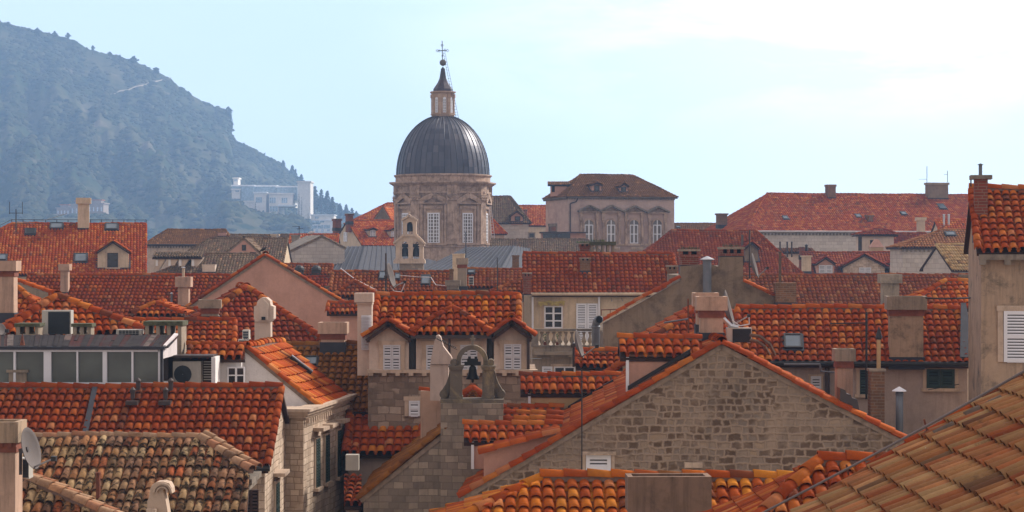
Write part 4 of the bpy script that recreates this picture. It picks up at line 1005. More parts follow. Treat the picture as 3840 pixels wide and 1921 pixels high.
mb.lathe(X(1659, 209), [(.02, -.1), (.12, 0), (.02, .1)], 10); mb.build('cross', [M['darkmetal']], t)
def ladder(label, a0, b0, a1, b1, n, wpx, mat, d0=CD, d1=CD, r=.035):
    o = thing('ladder', label, 'ladder', P(a0, b0, d0), 'ladders on the cathedral'); A = P(a0, b0, d0); B = P(a1, b1, d1); w_ = V3(wpx*cs/2, 0, 0)
    g = MB(); g.tube([A-w_, B-w_*.7], r, 5); g.tube([A+w_, B+w_*.7], r, 5); g.build('rails', [M[mat]], o)
    g = MB()
    for k in range(n):
        s_ = (k+.5)/n; q = A+(B-A)*s_; g.tube([q-w_*(1-.3*s_), q+w_*(1-.3*s_)], r*.7, 4)
    g.build('rungs', [M[mat]], o)
ladder('thin grey ladder leaning on the cathedral lantern up to its cross', 1716, 447, 1665, 195, 24, 9, 'leadseam', CD-1.6, CD-.3, .02)
ladder('white ladder standing against the right side of the drum', 1853, 925, 1838, 773, 14, 11, 'plasticwhite', CD-1.5, CD-.9)

# lead roofs of the church
def leadroof(label, planes, name='church_roof'):
    pts = [P(*q) for pl in planes for q in pl[0]]; c = sum(pts)/len(pts); c[2] = 0
    t = thing(name, label, 'church roof', c)
    for quad, ns in planes:
        a, b, c_, d_ = [P(*q) for q in quad]; mb = MB()
        mb.prism([a, b, c_, d_], (0, 0, -.3))
        o = mb.build('roof_plane', [M['lead']], t); g = MB()
        for k in range(ns+1):
            s_ = k/ns; g.bar(a+(b-a)*s_+V3(0, 0, .03), d_+(c_-d_)*s_+V3(0, 0, .03), .07, .09)
        g.build('seams', [M['leadseam']], t, o)
    mb = MB()
    for quad, ns in planes[:1]:
        a, b, c_, d_ = [P(*q) for q in quad]; mb.wprism([a+V3(.5, .3, 0), b+V3(-.3, .3, 0), b+V3(-.5, 6, 0), a+V3(.5, 6, 0)], 0, min(a[2], b[2])-.3)
    mb.build('wall', [M['s_cath']], t); return t
leadroof('grey standing seam church roof left of the drum, hipped towards the bell gable', [([(1090, 1020, 196), (1338, 1022, 193), (1366, 923, 206), (1205, 927, 209)], 11), ([(1338, 1022, 193), (1520, 1022, 199), (1500, 923, 211), (1366, 923, 206)], 8)])
leadroof('grey standing seam church roof right of the drum, its hip at right', [([(1560, 1022, 196), (1868, 1022, 193), (1926, 922, 207), (1750, 928, 212)], 14), ([(1868, 1022, 193), (2010, 1022, 199), (1985, 932, 209), (1926, 922, 207)], 6)])
# V of the roof under the drum
leadroof('low lead valley roof at the foot of the drum', [([(1480, 1022, 200), (1625, 1022, 198), (1632, 978, 208), (1500, 950, 212)], 5)])

# bell gable of the church
BD = 168.; bs = BD/F; t = thing('bell_gable', 'pale stone bell gable with three arches and dark bells before the drum', 'bell gable', P(1535, 1010, BD))
B2 = lambda x, y: (900+x*.4656, 700+y*.4656)
def ring(cxp, yt, yb, hw, o=0): 
    r = hw; return [(cxp-r, yb)]+[(cxp-r*math.cos(q), yt+r-r*math.sin(q)) for q in np.linspace(0, math.pi, 11)]+[(cxp+r, yb)]
def archwall(mb, x0, x1, yt, yb, arches, d, dep, mi=0, gab=None):
    """wall with arched openings, built of piers, spandrel strips and, when gab is given, a pitched top"""
    arches = sorted(arches); xs = [x0]
    for (c, hw, at) in arches:
        a = [P(xs[-1], yb, d), P(c-hw, yb, d), P(c-hw, at+hw, d), P(xs[-1], at+hw, d)]; mb.prism(a, (0, dep, 0), mi)
        n = 10
        for k in range(n):
            q0, q1 = math.pi*k/n, math.pi*(k+1)/n; xa, xb = c-hw*math.cos(q0), c-hw*math.cos(q1); ya, yb2 = at+hw-hw*math.sin(q0), at+hw-hw*math.sin(q1)
            mb.prism([P(xa, ya, d), P(xb, yb2, d), P(xb, at-2, d), P(xa, at-2, d)], (0, dep, 0), mi)
        xs.append(c+hw)
    a = [P(xs[-1], yb, d), P(x1, yb, d), P(x1, arches[-1][2]+arches[-1][1], d), P(xs[-1], arches[-1][2]+arches[-1][1], d)]; mb.prism(a, (0, dep, 0), mi)
    # spandrels outside the arches
    xe = [x0]+[v for (c, hw, at) in arches for v in (c-hw, c+hw)]+[x1]
    for i in range(0, len(xe), 2):
        at = arches[min(i//2, len(arches)-1)]; mb.prism([P(xe[i], at[2]+at[1], d), P(xe[i+1], at[2]+at[1], d), P(xe[i+1], at[2]-2, d), P(xe[i], at[2]-2, d)], (0, dep, 0), mi)
    top = min(a_[2] for a_ in arches)-2
    if gab: mb.prism([P(x, y, d) for x, y in [(x0, top), (x1, top)]+gab], (0, dep, 0), mi)
    else: mb.prism([P(x0, top, d), P(x1, top, d), P(x1, yt, d), P(x0, yt, d)], (0, dep, 0), mi)
mb = MB(); archwall(mb, 1484, 1587, 900, 976, [(1519, 12, 906), (1560, 12, 906)], BD, .9, 0, [(1587, 920-18), (1570, 884), (1502, 884), (1484, 902)])
archwall(mb, 1511, 1561, 820, 880, [(1537, 11, 832)], BD, .9, 0, [(1561, 828), (1536, 812), (1511, 828)])
for (x0, x1, y0, y1, e) in ((1476, 1594, 976, 988, .25), (1479, 1592, 970, 976, .12), (1506, 1566, 878, 886, .12), (1480, 1502, 918, 922, .1), (1568, 1592, 918, 922, .1)):
    a = P(x0, y1, BD); b = P(x1, y0, BD); mb.box(V3((a[0]+b[0])/2, BD+.45, a[2]), b[0]-a[0], .9+2*e, b[2]-a[2])
wl_ = mb.build('wall', [M['s_trim']], t)
mb = MB()
for (a, b) in (((1476, 913), (1512, 884)), ((1594, 915), (1560, 884)), ((1506, 826), (1537, 808)), ((1566, 826), (1535, 808))): mb.bar(P(a[0], a[1], BD+.45), P(b[0], b[1], BD+.45), 1.3, .14, up=(0, 0, 1))
mb.build('coping', [M['s_trim']], t)
mb = MB(); a = P(1498, 1030, BD); b = P(1588, 988, BD); mb.wprism([a, (b[0], BD, 0), (b[0], BD+.9, 0), (a[0], BD+.9, 0)], 0, b[2]-.005); mb.build('base_wall', [M['s_grey']], t)
mb = MB(); mb.tube([P(1534, 812, BD+.45), P(1534, 793, BD+.45)], .05, 6); mb.tube([P(1529, 798, BD+.45), P(1539, 798, BD+.45)], .05, 6); mb.lathe(P(1534, 812, BD+.45), [(.16, -.05), (.18, .08), (.02, .25)], 10); mb.build('cross', [M['s_trim']], t)
for (x, y, s_, lb) in ((1519, 962, 1, 'dark bell hanging in the lower left arch'), (1561, 962, 1, 'dark bell hanging in the lower right arch'), (1537, 868, .9, 'dark bell with a wheel in the small top arch')):
    o = thing('bell', lb+' of the pale bell gable', 'bell', P(x, y, BD+.4), 'bells in the pale bell gable'); g = MB(); c = P(x, y, BD+.4)
    g.lathe(c, [(.40*s_, 0), (.37*s_, .1), (.26*s_, .35*s_), (.22*s_, .62*s_), (.1, .75*s_)], 14); g.build('bell_body', [M['bell']], o, smooth=True)
    g = MB(); g.tube([c+V3(.15+.28*math.cos(q), 0, .6+.55*s_*math.sin(q)) for q in np.linspace(0, 6.283, 15)], .035, 5); g.box(c+V3(0, 0, .72*s_), .5, .2, .28); g.build('wheel', [M['bell']], o)
# ================================================================== palace
h = house('palace', 'pinkish grey stone palace with four pedimented arched windows and a brown hipped roof', 2124, 2542, 652, 737, 225, 28, 15, 2.9, 3.6, 't_brown', 's_palace', cat='palace')
for (x, ap) in ((2208, 774), (2291, 774), (2377, 776), (2464, 778)):
    q = lambda px, py, o=0: onw(h, px, py)+h.n*o; mb = MB(); ax = (h.ex, h.ey, h.ez); S_ = 225/F
    b1 = ap+17; mb.prism([q(x-38, b1), q(x+38, b1), q(x, ap)], h.n*.08); mb.bar(q(x-43, b1+1, .3), q(x, ap-3, .3), .16, .62, up=h.n, mi=1); mb.bar(q(x+43, b1+1, .3), q(x, ap-3, .3), .16, .62, up=h.n, mi=1)
    mb.box(q(x, b1+6, .15), 80*S_, .35, 5*S_, ax)
    for s_ in (-1, 1):
        mb.box(q(x+s_*30, b1+22, .12), 14*S_, .3, 16*S_, ax); mb.box(q(x+s_*30, b1+36, .1), 11*S_, .24, 14*S_, ax)
        mb.lathe(q(x+s_*30, 914, .2), [(6*S_, 0), (5*S_, .3), (4.6*S_, (914-b1-40)*S_), (6*S_, (914-b1-36)*S_)], 10); mb.box(q(x+s_*30, 918, .2), 15*S_, .5, 5*S_, ax)
    n = 12
    for r0, r1, o_ in ((17, 24, .12),):
        for k in range(n):
            a0, a1 = math.pi*k/n, math.pi*(k+1)/n; pts = [q(x-r*math.cos(a_), 842-r*math.sin(a_)) for a_, r in ((a0, r0), (a0, r1), (a1, r1), (a1, r0))]; mb.prism(pts, h.n*o_)
        for s_ in (-1, 1): mb.box(q(x+s_*20.5, 913, .05), 7*S_, .16, 71*S_, ax)
    mb.build('window_surround', [M['s_carved'], M['s_trimdark']], h.root, h.wall)
    c = q(x, 913, .03); wn = window_at(h.root, c, 33*S_, 71*S_, h.n, 'glass', 2, 2, None, .1, False, 'white', h.wall, 'glassgrey', mt=.09, fr=.09)
    g = MB(); g.prism([q(x-17*math.cos(a_), 842-17*math.sin(a_)) for a_ in np.linspace(0, math.pi, 13)], h.n*.04, 0); 
    g.box(q(x, 842, .07), .09, .05, 17*S_, ax, 1); g.build('arch_pane', [M['glassgrey'], M['white']], h.root, wn)
mb = MB(); mb.box(onw(h, 2335, 921), 11.3, .5, .18, (h.ex, h.ey, h.ez))
for x in list(range(2232, 2250, 4))+list(range(2303, 2322, 4))+list(range(2366, 2408, 5))+list(range(2440, 2460, 4)): mb.lathe(onw(h, x, 938)+h.n*.3, [(.05, 0), (.05, .05), (.09, .18), (.04, .34), (.06, .42)], 6)
mb.build('balustrade', [M['s_trim']], h.root)
mb = MB()
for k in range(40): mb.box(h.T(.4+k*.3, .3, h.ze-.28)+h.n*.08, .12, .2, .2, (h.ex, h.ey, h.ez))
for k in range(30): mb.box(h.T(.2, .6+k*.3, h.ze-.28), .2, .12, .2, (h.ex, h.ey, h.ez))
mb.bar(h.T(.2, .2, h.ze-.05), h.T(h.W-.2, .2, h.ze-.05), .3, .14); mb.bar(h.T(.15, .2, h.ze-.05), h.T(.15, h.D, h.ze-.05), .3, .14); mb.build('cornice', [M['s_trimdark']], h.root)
pipe_part(h, 'downpipe', [onw(h, 2165, 745)+h.n*.15, onw(h, 2160, 756)+h.n*.15, onw(h, 2140, 762)+h.n*.15, onw(h, 2137, 765)+h.n*.15, onw(h, 2137, 900)+h.n*.15], .07, 'brownmetal')
dormer(h, 2219, 2255, 684, 690, 719, 'p_pink', 't_brown', (2228, 695, 2248, 717), 'glass', 'brownmetal', cols=1, rows=1)
dormer(h, 2325, 2353, 684, 695, 721, 'p_pink', 't_brown', (2328, 701, 2348, 719), 'glass', 'brownmetal', cols=1, rows=1)
# dormer looking out over the left hip
a = P(2064, 722, 229); mb = MB(); mb.box(a+V3(.9, .2, -.4), 1.8, 1.1, 1.3); dmo = mb.build('dormer', [M['p_pink']], h.root, h.roof)
mb = MB(); tiles(mb, [a+V3(-.3, -.55, .82), a+V3(2.6, -.55, .82), a+V3(2.6, .2, 1.2), a+V3(-.3, .2, 1.2)], seg=4, lip=False); mb.box(a+V3(.3, -.37, .05), .32, .06, .62, None, 1); mb.build('dormer_roof', [M['t_brown'], M['dark']], h.root, dmo)
window(h, 2060, 848, 2086, 868, 'glass', (h.T(0, .0, 0)-h.ex*(-.3), -h.ex), -h.ex, 1, 1, 's_trimdark', .3, True, 'brownmetal', parent=h.wall)
# pavilion on the roof in front of the palace
t = thing('roof_pavilion', 'flat roofed terrace pavilion with dark glazing below the palace', 'pavilion', P(2110, 893, 219.5)); mb = MB()
a = P(2030, 900, 219.5); b = P(2196, 874, 219.5); mb.box(V3((a[0]+b[0])/2, 221.5, a[2]-1), b[0]-a[0], 4, b[2]-a[2]+1); mb.build('wall', [M['p_pink']], t)
g = MB(); a = P(2036, 897, 219.4); b = P(2138, 875, 219.4); g.box(V3((a[0]+b[0])/2, 219.45, a[2]), b[0]-a[0], .1, b[2]-a[2]); g.build('window', [M['glass']], t)
g = MB(); g.box(P(2088, 897, 219.35), .3, .15, .6); a = P(2024, 874, 219.5); b = P(2204, 868, 219.5); g.box(V3((a[0]+b[0])/2, 221.5, a[2]), b[0]-a[0], 5, .13); g.build('roof', [M['brownmetal']], t)
# ================================================================== other far roofs
h = house('townhouse', 'orange tiled house with two small dormers just left of the drum', 1359, 1560, 823, 921, 245, 33, 28, 0, 0, 't_bright', 'p_cream')
dormer(h, 1384, 1410, 853, 858, 890, 'p_cream', 't_bright', (1388, 863, 1407, 888), 'shutter', 'white')
dormer(h, 1462, 1486, 853, 860, 892, 'p_cream', 't_bright', (1466, 866, 1482, 889), 'shutter', 'white')
window(h, 1290, 870, 1303, 905, 'shutter', (h.T(.12, 0, 0), -h.ex), -h.ex, trim=None, sill=False, parent=h.wall)
chimney(h, 1302, 1324, 801, 832, 'brick', mat='brick', d=248, grow=.15, ch=8)
chimney(h, 1254, 1279, 820, 856, 'brick', mat='brick', d=252, grow=.15, ch=8)
h = house('townhouse', 'orange hipped roof rising behind the two dormer roof left of the drum', 1290, 1560, 758, 842, 266, 30, 0, 5.2, 0, 't_bright', 'p_grey')
h = gable('townhouse', 'grey rendered gable poking up between orange roofs left of the drum', (1436, 772), (1398, 826), (1500, 880), 258, 5, 8, 't_bright', 'p_brown')
h = house('stone_house', 'stone house with weathered grey tiles and one dormer right of the drum', 1760, 1992, 733, 836, 246, 38, 0, 0, 2.4, 't_oldgrey', 's_white', cat='house')
dormer(h, 1916, 1960, 789, 806, 833, 'p_pink', 't_oldgrey', (1930, 811, 1951, 828), 'glass', 'brownsh', cols=1, rows=1)
window(h, 1985, 875, 2003, 890, 'glass', trim='s_trimdark', cols=1, rows=1, mat='brownmetal', parent=h.wall)
h = house('townhouse', 'bright orange roof between the grey tiled stone house and the palace', 1900, 2080, 768, 846, 275, 30, 0, 0, 0, 't_bright', 'p_cream'); chimney(h, 1963, 1977, 786, 812, 'brick', mat='brick', grow=.1, ch=7)
h = house('townhouse', 'small red hipped roof tucked against the right side of the drum', 1790, 1901, 816, 877, 234, 38, 0, 0, 1.7, 't_bright', 's_cath')
h = house('townhouse', 'low brown ridge with a skylight between palace and long red roof', 2520, 2720, 835, 905, 240, 28, 0, 0, 0, 't_brown', 'p_cream'); skylight(h, 2535, 2552, 850, 858)
h = house('convent', 'very long stone building under a red hipped roof at upper right', 2790, 3760, 724, 866, 212, 28, 12, 4.9, 0, 't_orange', 's_white', gutter='plasticwhite', cat='convent')
mb = MB()
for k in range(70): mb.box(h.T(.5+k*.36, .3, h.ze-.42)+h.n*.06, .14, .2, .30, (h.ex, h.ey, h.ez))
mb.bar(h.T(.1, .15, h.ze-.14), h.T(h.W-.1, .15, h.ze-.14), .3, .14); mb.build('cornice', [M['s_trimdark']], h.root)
chimney(h, 3102, 3133, 692, 742, 'slab', mat='brickold', grow=.06, ch=8); chimney(h, 3477, 3556, 685, 745, 'slab', mat='p_brown', grow=.1, ch=8, capmat='p_conc'); chimney(h, 3252, 3273, 806, 830, 'slab', mat='brickold', grow=.1, ch=6); chimney(h, 2692, 2726, 800, 845, 'slab', mat='brickold', grow=.1, ch=6, d=220)
for q in ((2933, 2957, 812, 826), (3206, 3229, 806, 819), (3377, 3400, 797, 809), (3516, 3546, 767, 787)): skylight(h, *q)
antenna(3476, 623, 688, 212, 'tall thin antenna on the long red roof, left of the pair', ((3445, 672, 3476, 672),), .03); antenna(3553, 640, 684, 212, 'short thin antenna on the long red roof, right of the pair', ((3540, 654, 3553, 654),), .03)
h = house('stone_house', 'low stone house with a plain brown hipped roof left of the mossy roofs', 540, 868, 857, 917, 218, 26, 0, 1.9, 1.0, 't_brown', 's_trim', gutter='brownmetal')
mb = MB()
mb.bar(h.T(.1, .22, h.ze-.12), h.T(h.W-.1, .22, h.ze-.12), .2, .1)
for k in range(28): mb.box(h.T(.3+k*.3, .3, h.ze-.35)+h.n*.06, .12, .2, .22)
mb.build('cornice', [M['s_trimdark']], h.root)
chimney(h, 817, 849, 873, 886, 'slab', mat='p_pink', grow=.03, ch=4, dep=.5)
h = house('townhouse', 'long low ridge of grey brown tiles behind the slate coped gable', 850, 1075, 876, 940, 214, 28, 0, 0, 0, 't_oldgrey', 'p_cream'); chimney(h, 1040-22, 1062-18, 878, 905, 'slab', mat='p_cream', grow=.1, ch=6); chimney(h, 1094, 1124, 880, 910, 'slab', mat='p_conc', grow=.1, ch=5, d=210)
antenna(1122, 848, 882, 209, 'cross shaped antenna on the stone chimney beyond the slate coped gable', ((1112, 857, 1138, 857), (1096, 849, 1122, 849)), .035)
sat_dish(1044, 897, 200, 20, 75, 'small grey dish beside a stone chimney on the far brown roof')
h = house('townhouse', 'far red tiled ridge running up to the house left of the drum', 1076, 1262, 875, 940, 214, 28, 0, 0, 0, 't_bright', 'p_cream')
h = gable('stone_house', 'pale ashlar gable with thick grey slate coping left of the lead roof', (1207, 884), (1035, 967), (1296, 928), 198, 7, -17, 't_oldgrey', 's_white', tileL=False, tileR=False)
mb = MB(); u_ = V3(0, 0, 1)
for a, b in ((h.L, h.A), (h.Rt, h.A)): mb.prism([a-u_*.1, b-u_*.1, b-u_*.1+h.r*7, a-u_*.1+h.r*7], (0, 0, .28))
mb.build('coping', [M['s_trimdark']], h.root)
h = house('townhouse', 'mossy grey tiled roof stepping up behind the row of four dormers', 640, 1062, 889, 985, 184, 28, 0, 2.8, 0, 't_oldgrey', 'p_cream')
h = gable('townhouse', 'pink rendered gable with one small dark window among mossy roofs', (915, 890), (842, 950), (986, 956), 176, 5, 0, 't_oldgrey', 'p_pink'); window(h, 907, 918, 923, 940, 'glass', trim=None, cols=1, rows=1, mat='darkmetal', sill=False, parent=h.wall)
h = house('townhouse', 'mossy roof with a row of four narrow dormers in shade', 540, 1040, 946, 1040, 160, 27, 0, 4.5, 2, 't_oldgrey', 'p_cream')
for k, x in enumerate((592, 640, 680, 728)):
    p = on(h, x, 1002)+V3(-.2, 0, 0); mb = MB(); mb.prism([p+V3(-.02, 0, -.2), p+V3(.28, 0, -.2), p+V3(.86, 0, .74), p+V3(-.02, 0, .74)], (0, .9, 0)); dmo = mb.build('dormer', [M['p_dormer']], h.root, h.roof)
    g = MB(); g.box(p+V3(.12, -.03, .1), .18, .04, .5); g.build('window', [M['white']], h.root, dmo)
    g = MB(); tiles(g, [p+V3(-.2, -.25, .76), p+V3(.84, -.25, .76), p+V3(.84, 1.0, 1.2), p+V3(-.2, 1.0, 1.2)], seg=4, lip=False, eo=.0); g.build('dormer_roof', [M['t_oldgrey'], M['under']], h.root, dmo)
chimney(h, 760, 807, 992, 1022, 'slab', mat='p_dormer', grow=.02, ch=3)
h = house('townhouse', 'dark weathered tile roof strip in front of the palace windows', 1840, 2262, 893, 952, 212, 27, 0, 0, 1.5, 't_oldgrey', 'p_cream')
h = house('townhouse', 'wide orange red roof hipped at both ends below the palace', 2330, 3012, 860, 1030, 152, 28, 0, 4.0, 2.7, 't_red', 'p_cream')
dormer(h, 2794, 2843, 905, 925, 985, 'p_brown', 't_deepred', None); chimney(h, 2780, 2788, 880, 930, 'slab', mat='wood', grow=.02, ch=3, dep=.2)
# right-hand far cluster
h = house('townhouse', 'red roof with a stone fronted dormer between two small white dormers', 3030, 3475, 942, 1035, 172, 28, 0, 0, 0, 't_red', 'p_cream')
dormer(h, 3062, 3128, 962, 985, 1030, 'p_pink', 't_deepred', (3070, 994, 3122, 1026)); dormer(h, 3337, 3404, 962, 984, 1030, 'p_pink', 't_deepred', (3347, 987, 3398, 1026)); dormer(h, 3163, 3318, 952, 994, 1030, 's_rough', 't_deepred', (3221, 1003, 3267, 1026), ovx=.25)
chimney(h, 3449, 3476, 916, 1010, 'slab', mat='p_pinkc', grow=.05, ch=8, capmat='p_brown')
h = house('townhouse', 'pale block with flue pipes behind the red roof of three dormers', 2915, 3060, 931, 945, 185, 8, 0, 0, 0, 't_pinkish', 'p_dormer', cap=False, rake=False)
chimney(h, 3009, 3041, 958, 1020, 'slab', mat='p_cream', grow=.08, ch=6, d=168); chimney(h, 2998, 3016, 925, 960, 'brick', mat='brick', grow=.06, ch=8, d=176)
for x in (2926, 2953, 2970): chimney(h, x-3, x+3, 905, 938, 'pipe', mat='brownmetal', d=184, capmat='brownmetal')
chimney(h, 3020, 3030, 915, 965, 'pipe', mat='darkmetal', d=176, capmat='darkmetal')
h = hipfront('tower_house', 'small square tower room with a pointed red roof before the long stone wall', (3302, 848), 3206, 3369, 880, 186, .8, 24, 0, 't_deepred', 'p_dormer', ov=.35)
window(h, 3262, 900, 3287, 924, 'glass', trim='s_trim', cols=2, rows=1, mat='brownmetal', parent=h.wall); window(h, 3218, 888, 3232, 940, 'glass', trim=None, cols=2, rows=1, mat='brownmetal', parent=h.wall, sill=False)
t = thing('chimney', 'squat yellow chimney with a pink pyramid cap before the tower room', 'chimney', P(3286, 945, 180)); mb = MB(); c = P(3286, 945, 180); mb.box(c-V3(0, 0, 1.5), 1.05, 1.05, 1.9); mb.build('shaft', [M['p_ochre']], t)
mb = MB(); mb.box(c+V3(0, 0, .4), 1.15, 1.15, .68, None, 0, .25); mb.build('cap', [M['p_pink']], t)
h = house('townhouse', 'dark red roof behind the pink pyramid chimney', 3300, 3500, 871, 945, 190, 28, 0, 0, 0, 't_deepred', 'p_cream'); chimney(h, 3441, 3468, 815, 872, 'slab', mat='p_cream', grow=.12, ch=12)
h = house('townhouse', 'small bright orange roof at far right against the tower house', 3523, 3700, 819, 870, 180, 28, 0, 0, 0, 't_bright', 'p_cream')
for x in (3541, 3559): chimney(h, x-4, x+4, 803, 822, 'pipe', mat='steel', d=181)
h = house('stone_house', 'stone house with a faded pink roof and a bright skylight', 3372, 3720, 857, 927, 162, 24, 0, 3.8, 0, 't_pinkish', 's_white'); skylight(h, 3542, 3585, 872, 889)
mb = MB()
mb.bar(h.T(.1, .22, h.ze-.12), h.T(h.W-.1, .22, h.ze-.12), .2, .1)
for k in range(20): mb.box(h.T(.3+k*.33, .3, h.ze-.35)+h.n*.06, .14, .2, .22)
mb.build('cornice', [M['s_trimdark']], h.root)
h = house('stone_house', 'narrow stone gable with a pale yellow tile roof beside the tower house', 3572, 3740, 912, 1014, 146, 40, 22, 0, 0, 't_yellow', 's_white')
# ================================================================== middle distance
h = house('townhouse', 'bright orange hipped roof at left with one gabled dormer and a tall cream chimney', -345, 548, 833, 1030, 148, 28, 9.7, 6.6, 0, 't_bright', 'p_cream')
for q in ((183, 240, 838, 864), (391, 446, 840, 867)): skylight(h, *q, label='roof window under the ridge')
skylight(h, 275, 330, 952, 990); skylight(h, -20, 28, 956, 982); skylight(h, 92, 136, 860, 885, glass='dark')
dormer(h, 366, 482, 902, 940, 1010, 'p_cream', 't_bright', (402, 948, 443, 1003), 'glass', 'darkmetal', cols=1, rows=1, ovx=.12, trim='s_trim')
chimney(h, 292, 334, 742, 858, 'slab', mat='p_cream', grow=.13, ch=22)
mb = MB(); a = h.T(h.W*.12+2, h.dy, h.zr+.35); mb.tube([h.T(6.6, h.dy, h.zr+.33), h.T(h.W, h.dy, h.zr+.33)], .02, 4); mb.tube([h.T(6.6, h.dy, h.zr+.33), h.T(0, 0, h.ze+.33)], .02, 4)
for k in range(13): mb.tube([h.T(6.6+k*(h.W-6.6)/12, h.dy, h.zr+.05), h.T(6.6+k*(h.W-6.6)/12, h.dy, h.zr+.36)], .025, 4)
for k in range(1, 7): mb.tube([h.T(6.6*k/7, h.dy*k/7, h.ze+(h.zr-h.ze)*k/7), h.T(6.6*k/7, h.dy*k/7, h.ze+(h.zr-h.ze)*k/7+.36)], .025, 4)
mb.build('lightning_wire', [M['darkmetal']], h.root, h.roof)
antenna(60, 784, 870, 150, 'forked black antenna on the left end of the orange ridge', ((36, 757, 36, 803), (84, 757, 84, 803), (34, 799, 86, 799)), .04)
h = house('townhouse', 'long brick red roof below the orange hipped roof', 40, 900, 1024, 1200, 104, 28, 0, 0, 0, 't_red', 'p_cream')
chimney(h, 228, 256, 990, 1100, 'slab', mat='p_pinkc', grow=.09, ch=24); chimney(h, 668, 708, 1038, 1150, 'slab', mat='p_pinkc', grow=.12, ch=38); chimney(h, 638, 646, 1096, 1150, 'pipe', mat='pipe')
chimney(h, 681, 691, 1000, 1040, 'pipe', mat='p_cream', d=107)
# roofs between the big pink gable and the centre
h = house('townhouse', 'small roof with two black domed vents beside the big pink gable', 1055, 1243, 986, 1030, 132, 28, 0, 0, 0, 't_pale', 'p_cream')
for x in (1123, 1186):
    p = on(h, x, 1024); mb = MB(); mb.box(p-V3(0, 0, .1), .55, .5, .3); mb.lathe(p+V3(0, 0, .2), [(.33, 0), (.3, .12), (.18, .24), (.01, .28)], 12); mb.build('roof_vent', [M['darkmetal']], h.root, h.roof)
h = house('townhouse', 'little red roof stepping down right of the big pink gable', 1110, 1246, 1031, 1076, 122, 28, 0, 0, 0, 't_deepred', 'p_cream'); chimney(h, 1220, 1255, 1073, 1105, 'slab', mat='p_brown', grow=.03, ch=4, d=118)
h = house('townhouse', 'faded red roof with three roof windows in front of the bell gable', 1236, 1690, 1012, 1092, 116, 28, 0, 0, 0, 't_pale', 'p_cream')
for q in ((1420, 1450, 1022, 1056), (1480, 1502, 1030, 1056), (1577, 1615, 1035, 1077)): skylight(h, *q)
h = hipfront('townhouse', 'small faded hipped roof projecting towards the viewer below the lead roof', (1325, 1040), 1250, 1413, 1108, 104, 2, 28, 0, 't_pale', 'p_cream'); window(h, 1305, 1117, 1330, 1126, 'glass', cols=1, rows=1, mat='darkmetal', parent=h.wall)
h = house('townhouse', 'narrow strip of orange roof behind the grey louvred shaft', 1225, 1350, 1126, 1172, 92, 28, 0, 0, 0, 't_orange', 'p_pink')
h = house('townhouse', 'red roof right of the stone chimneys, below the right lead roof', 1735, 1975, 1003, 1076, 118, 28, 0, 0, 0, 't_pale', 'p_cream'); skylight(h, 1752, 1782, 1017, 1033)
chimney(h, 1921, 1946, 957, 1012, 'slab', mat='brickold', grow=.03, ch=5, d=121)
chimney(h, 1697, 1742, 951, 1075, 'slab', mat='p_cream', grow=.02, ch=6, d=116); chimney(h, 1716, 1750, 968, 1078, 'cap', mat='p_conc', grow=.07, ch=24, d=112); chimney(h, 1675, 1720, 1051, 1090, 'slab', mat='s_trimdark', grow=.08, ch=20, d=111); chimney(h, 1686, 1700, 1008, 1060, 'brick', mat='brickold', grow=.05, ch=10, d=112)
ac_unit(1758, 1036, 1776, 1070, 110, 'slim air conditioner beside the stone chimneys below the lead roof', fan=False)
h = house('townhouse', 'dark red hip left of the brick chimney beside the large middle roof', 1838, 2010, 1030, 1094, 106, 28, 0, 2.0, 0, 't_pale', 'p_cream')
antenna(1865, 965, 1090, 104, 'thin rod standing before the red roof under the right lead roof', (), .025)
h = house('townhouse', 'wide red roof over a cream front with a window and white shuttered door', 1965, 2545, 943, 1101, 99, 28, 0, 0, 0, 't_red', 'p_cream', gutter='p_cream')
chimney(h, 2174, 2211, 912, 965, 'brick', mat='brick', grow=.08, ch=16, dep=.5, d=103); chimney(h, 2176, 2213, 966, 1020, 'brick', mat='brickold', grow=.06, ch=16); chimney(h, 2216, 2303, 906, 962, 'vent', mat='p_conc', grow=.08, d=103); chimney(h, 2503, 2538, 995, 1072, 'brick', mat='brickold', grow=.08, ch=22)
chimney(h, 1962, 1991, 1022, 1108, 'brick', mat='brick', grow=.07, ch=20, d=98)
window(h, 2041, 1147, 2110, 1231, 'glass', cols=2, rows=3, trim='s_trim', tw=.08, parent=h.wall, mt=.06); window(h, 2160, 1138, 2242, 1289, 'shutter', trim=None, sill=False, parent=h.wall)
mb = MB(); 
for k in range(14): q = onw(h, 2022+k*7, 1133+3*math.sin(k*.9)); mb.box(q+h.n*.18-V3(0, 0, .12+.05*math.sin(k*2.1)), .1, .05, .16+.05*math.sin(k*2.1))
mb.bar(onw(h, 2018, 1133)+h.n*.15, onw(h, 2120, 1131)+h.n*.15, .04); mb.build('awning', [M['cloth']], h.root, h.wall)
pipe_part(h, 'downpipe', [onw(h, 1997, 1112)+h.n*.1, onw(h, 1997, 1236)+h.n*.1], .05, 'white'); pipe_part(h, 'downpipe', [onw(h, 2246, 1112)+h.n*.1, onw(h, 2246, 1200)+h.n*.1], .05, 'white')
mb = MB()
for x in (2291, 2331, 2373, 2407): mb.bar(onw(h, x, 1118)+h.n*.05, onw(h, x+3, 1130)+h.n*.3, .03)
mb.build('line_hooks', [M['steel']], h.root, h.wall)
mb = MB(); mb.tube([onw(h, 2252, 1161)+h.n*.6, onw(h, 2400, 1155)+h.n*.6], .025, 5)
for x in (2253, 2286, 2308, 2345): mb.tube([onw(h, x, 1160)+h.n*.6, onw(h, x, 1182)+h.n*.6], .018, 5)
mb.build('railing', [M['rust']], h.root)
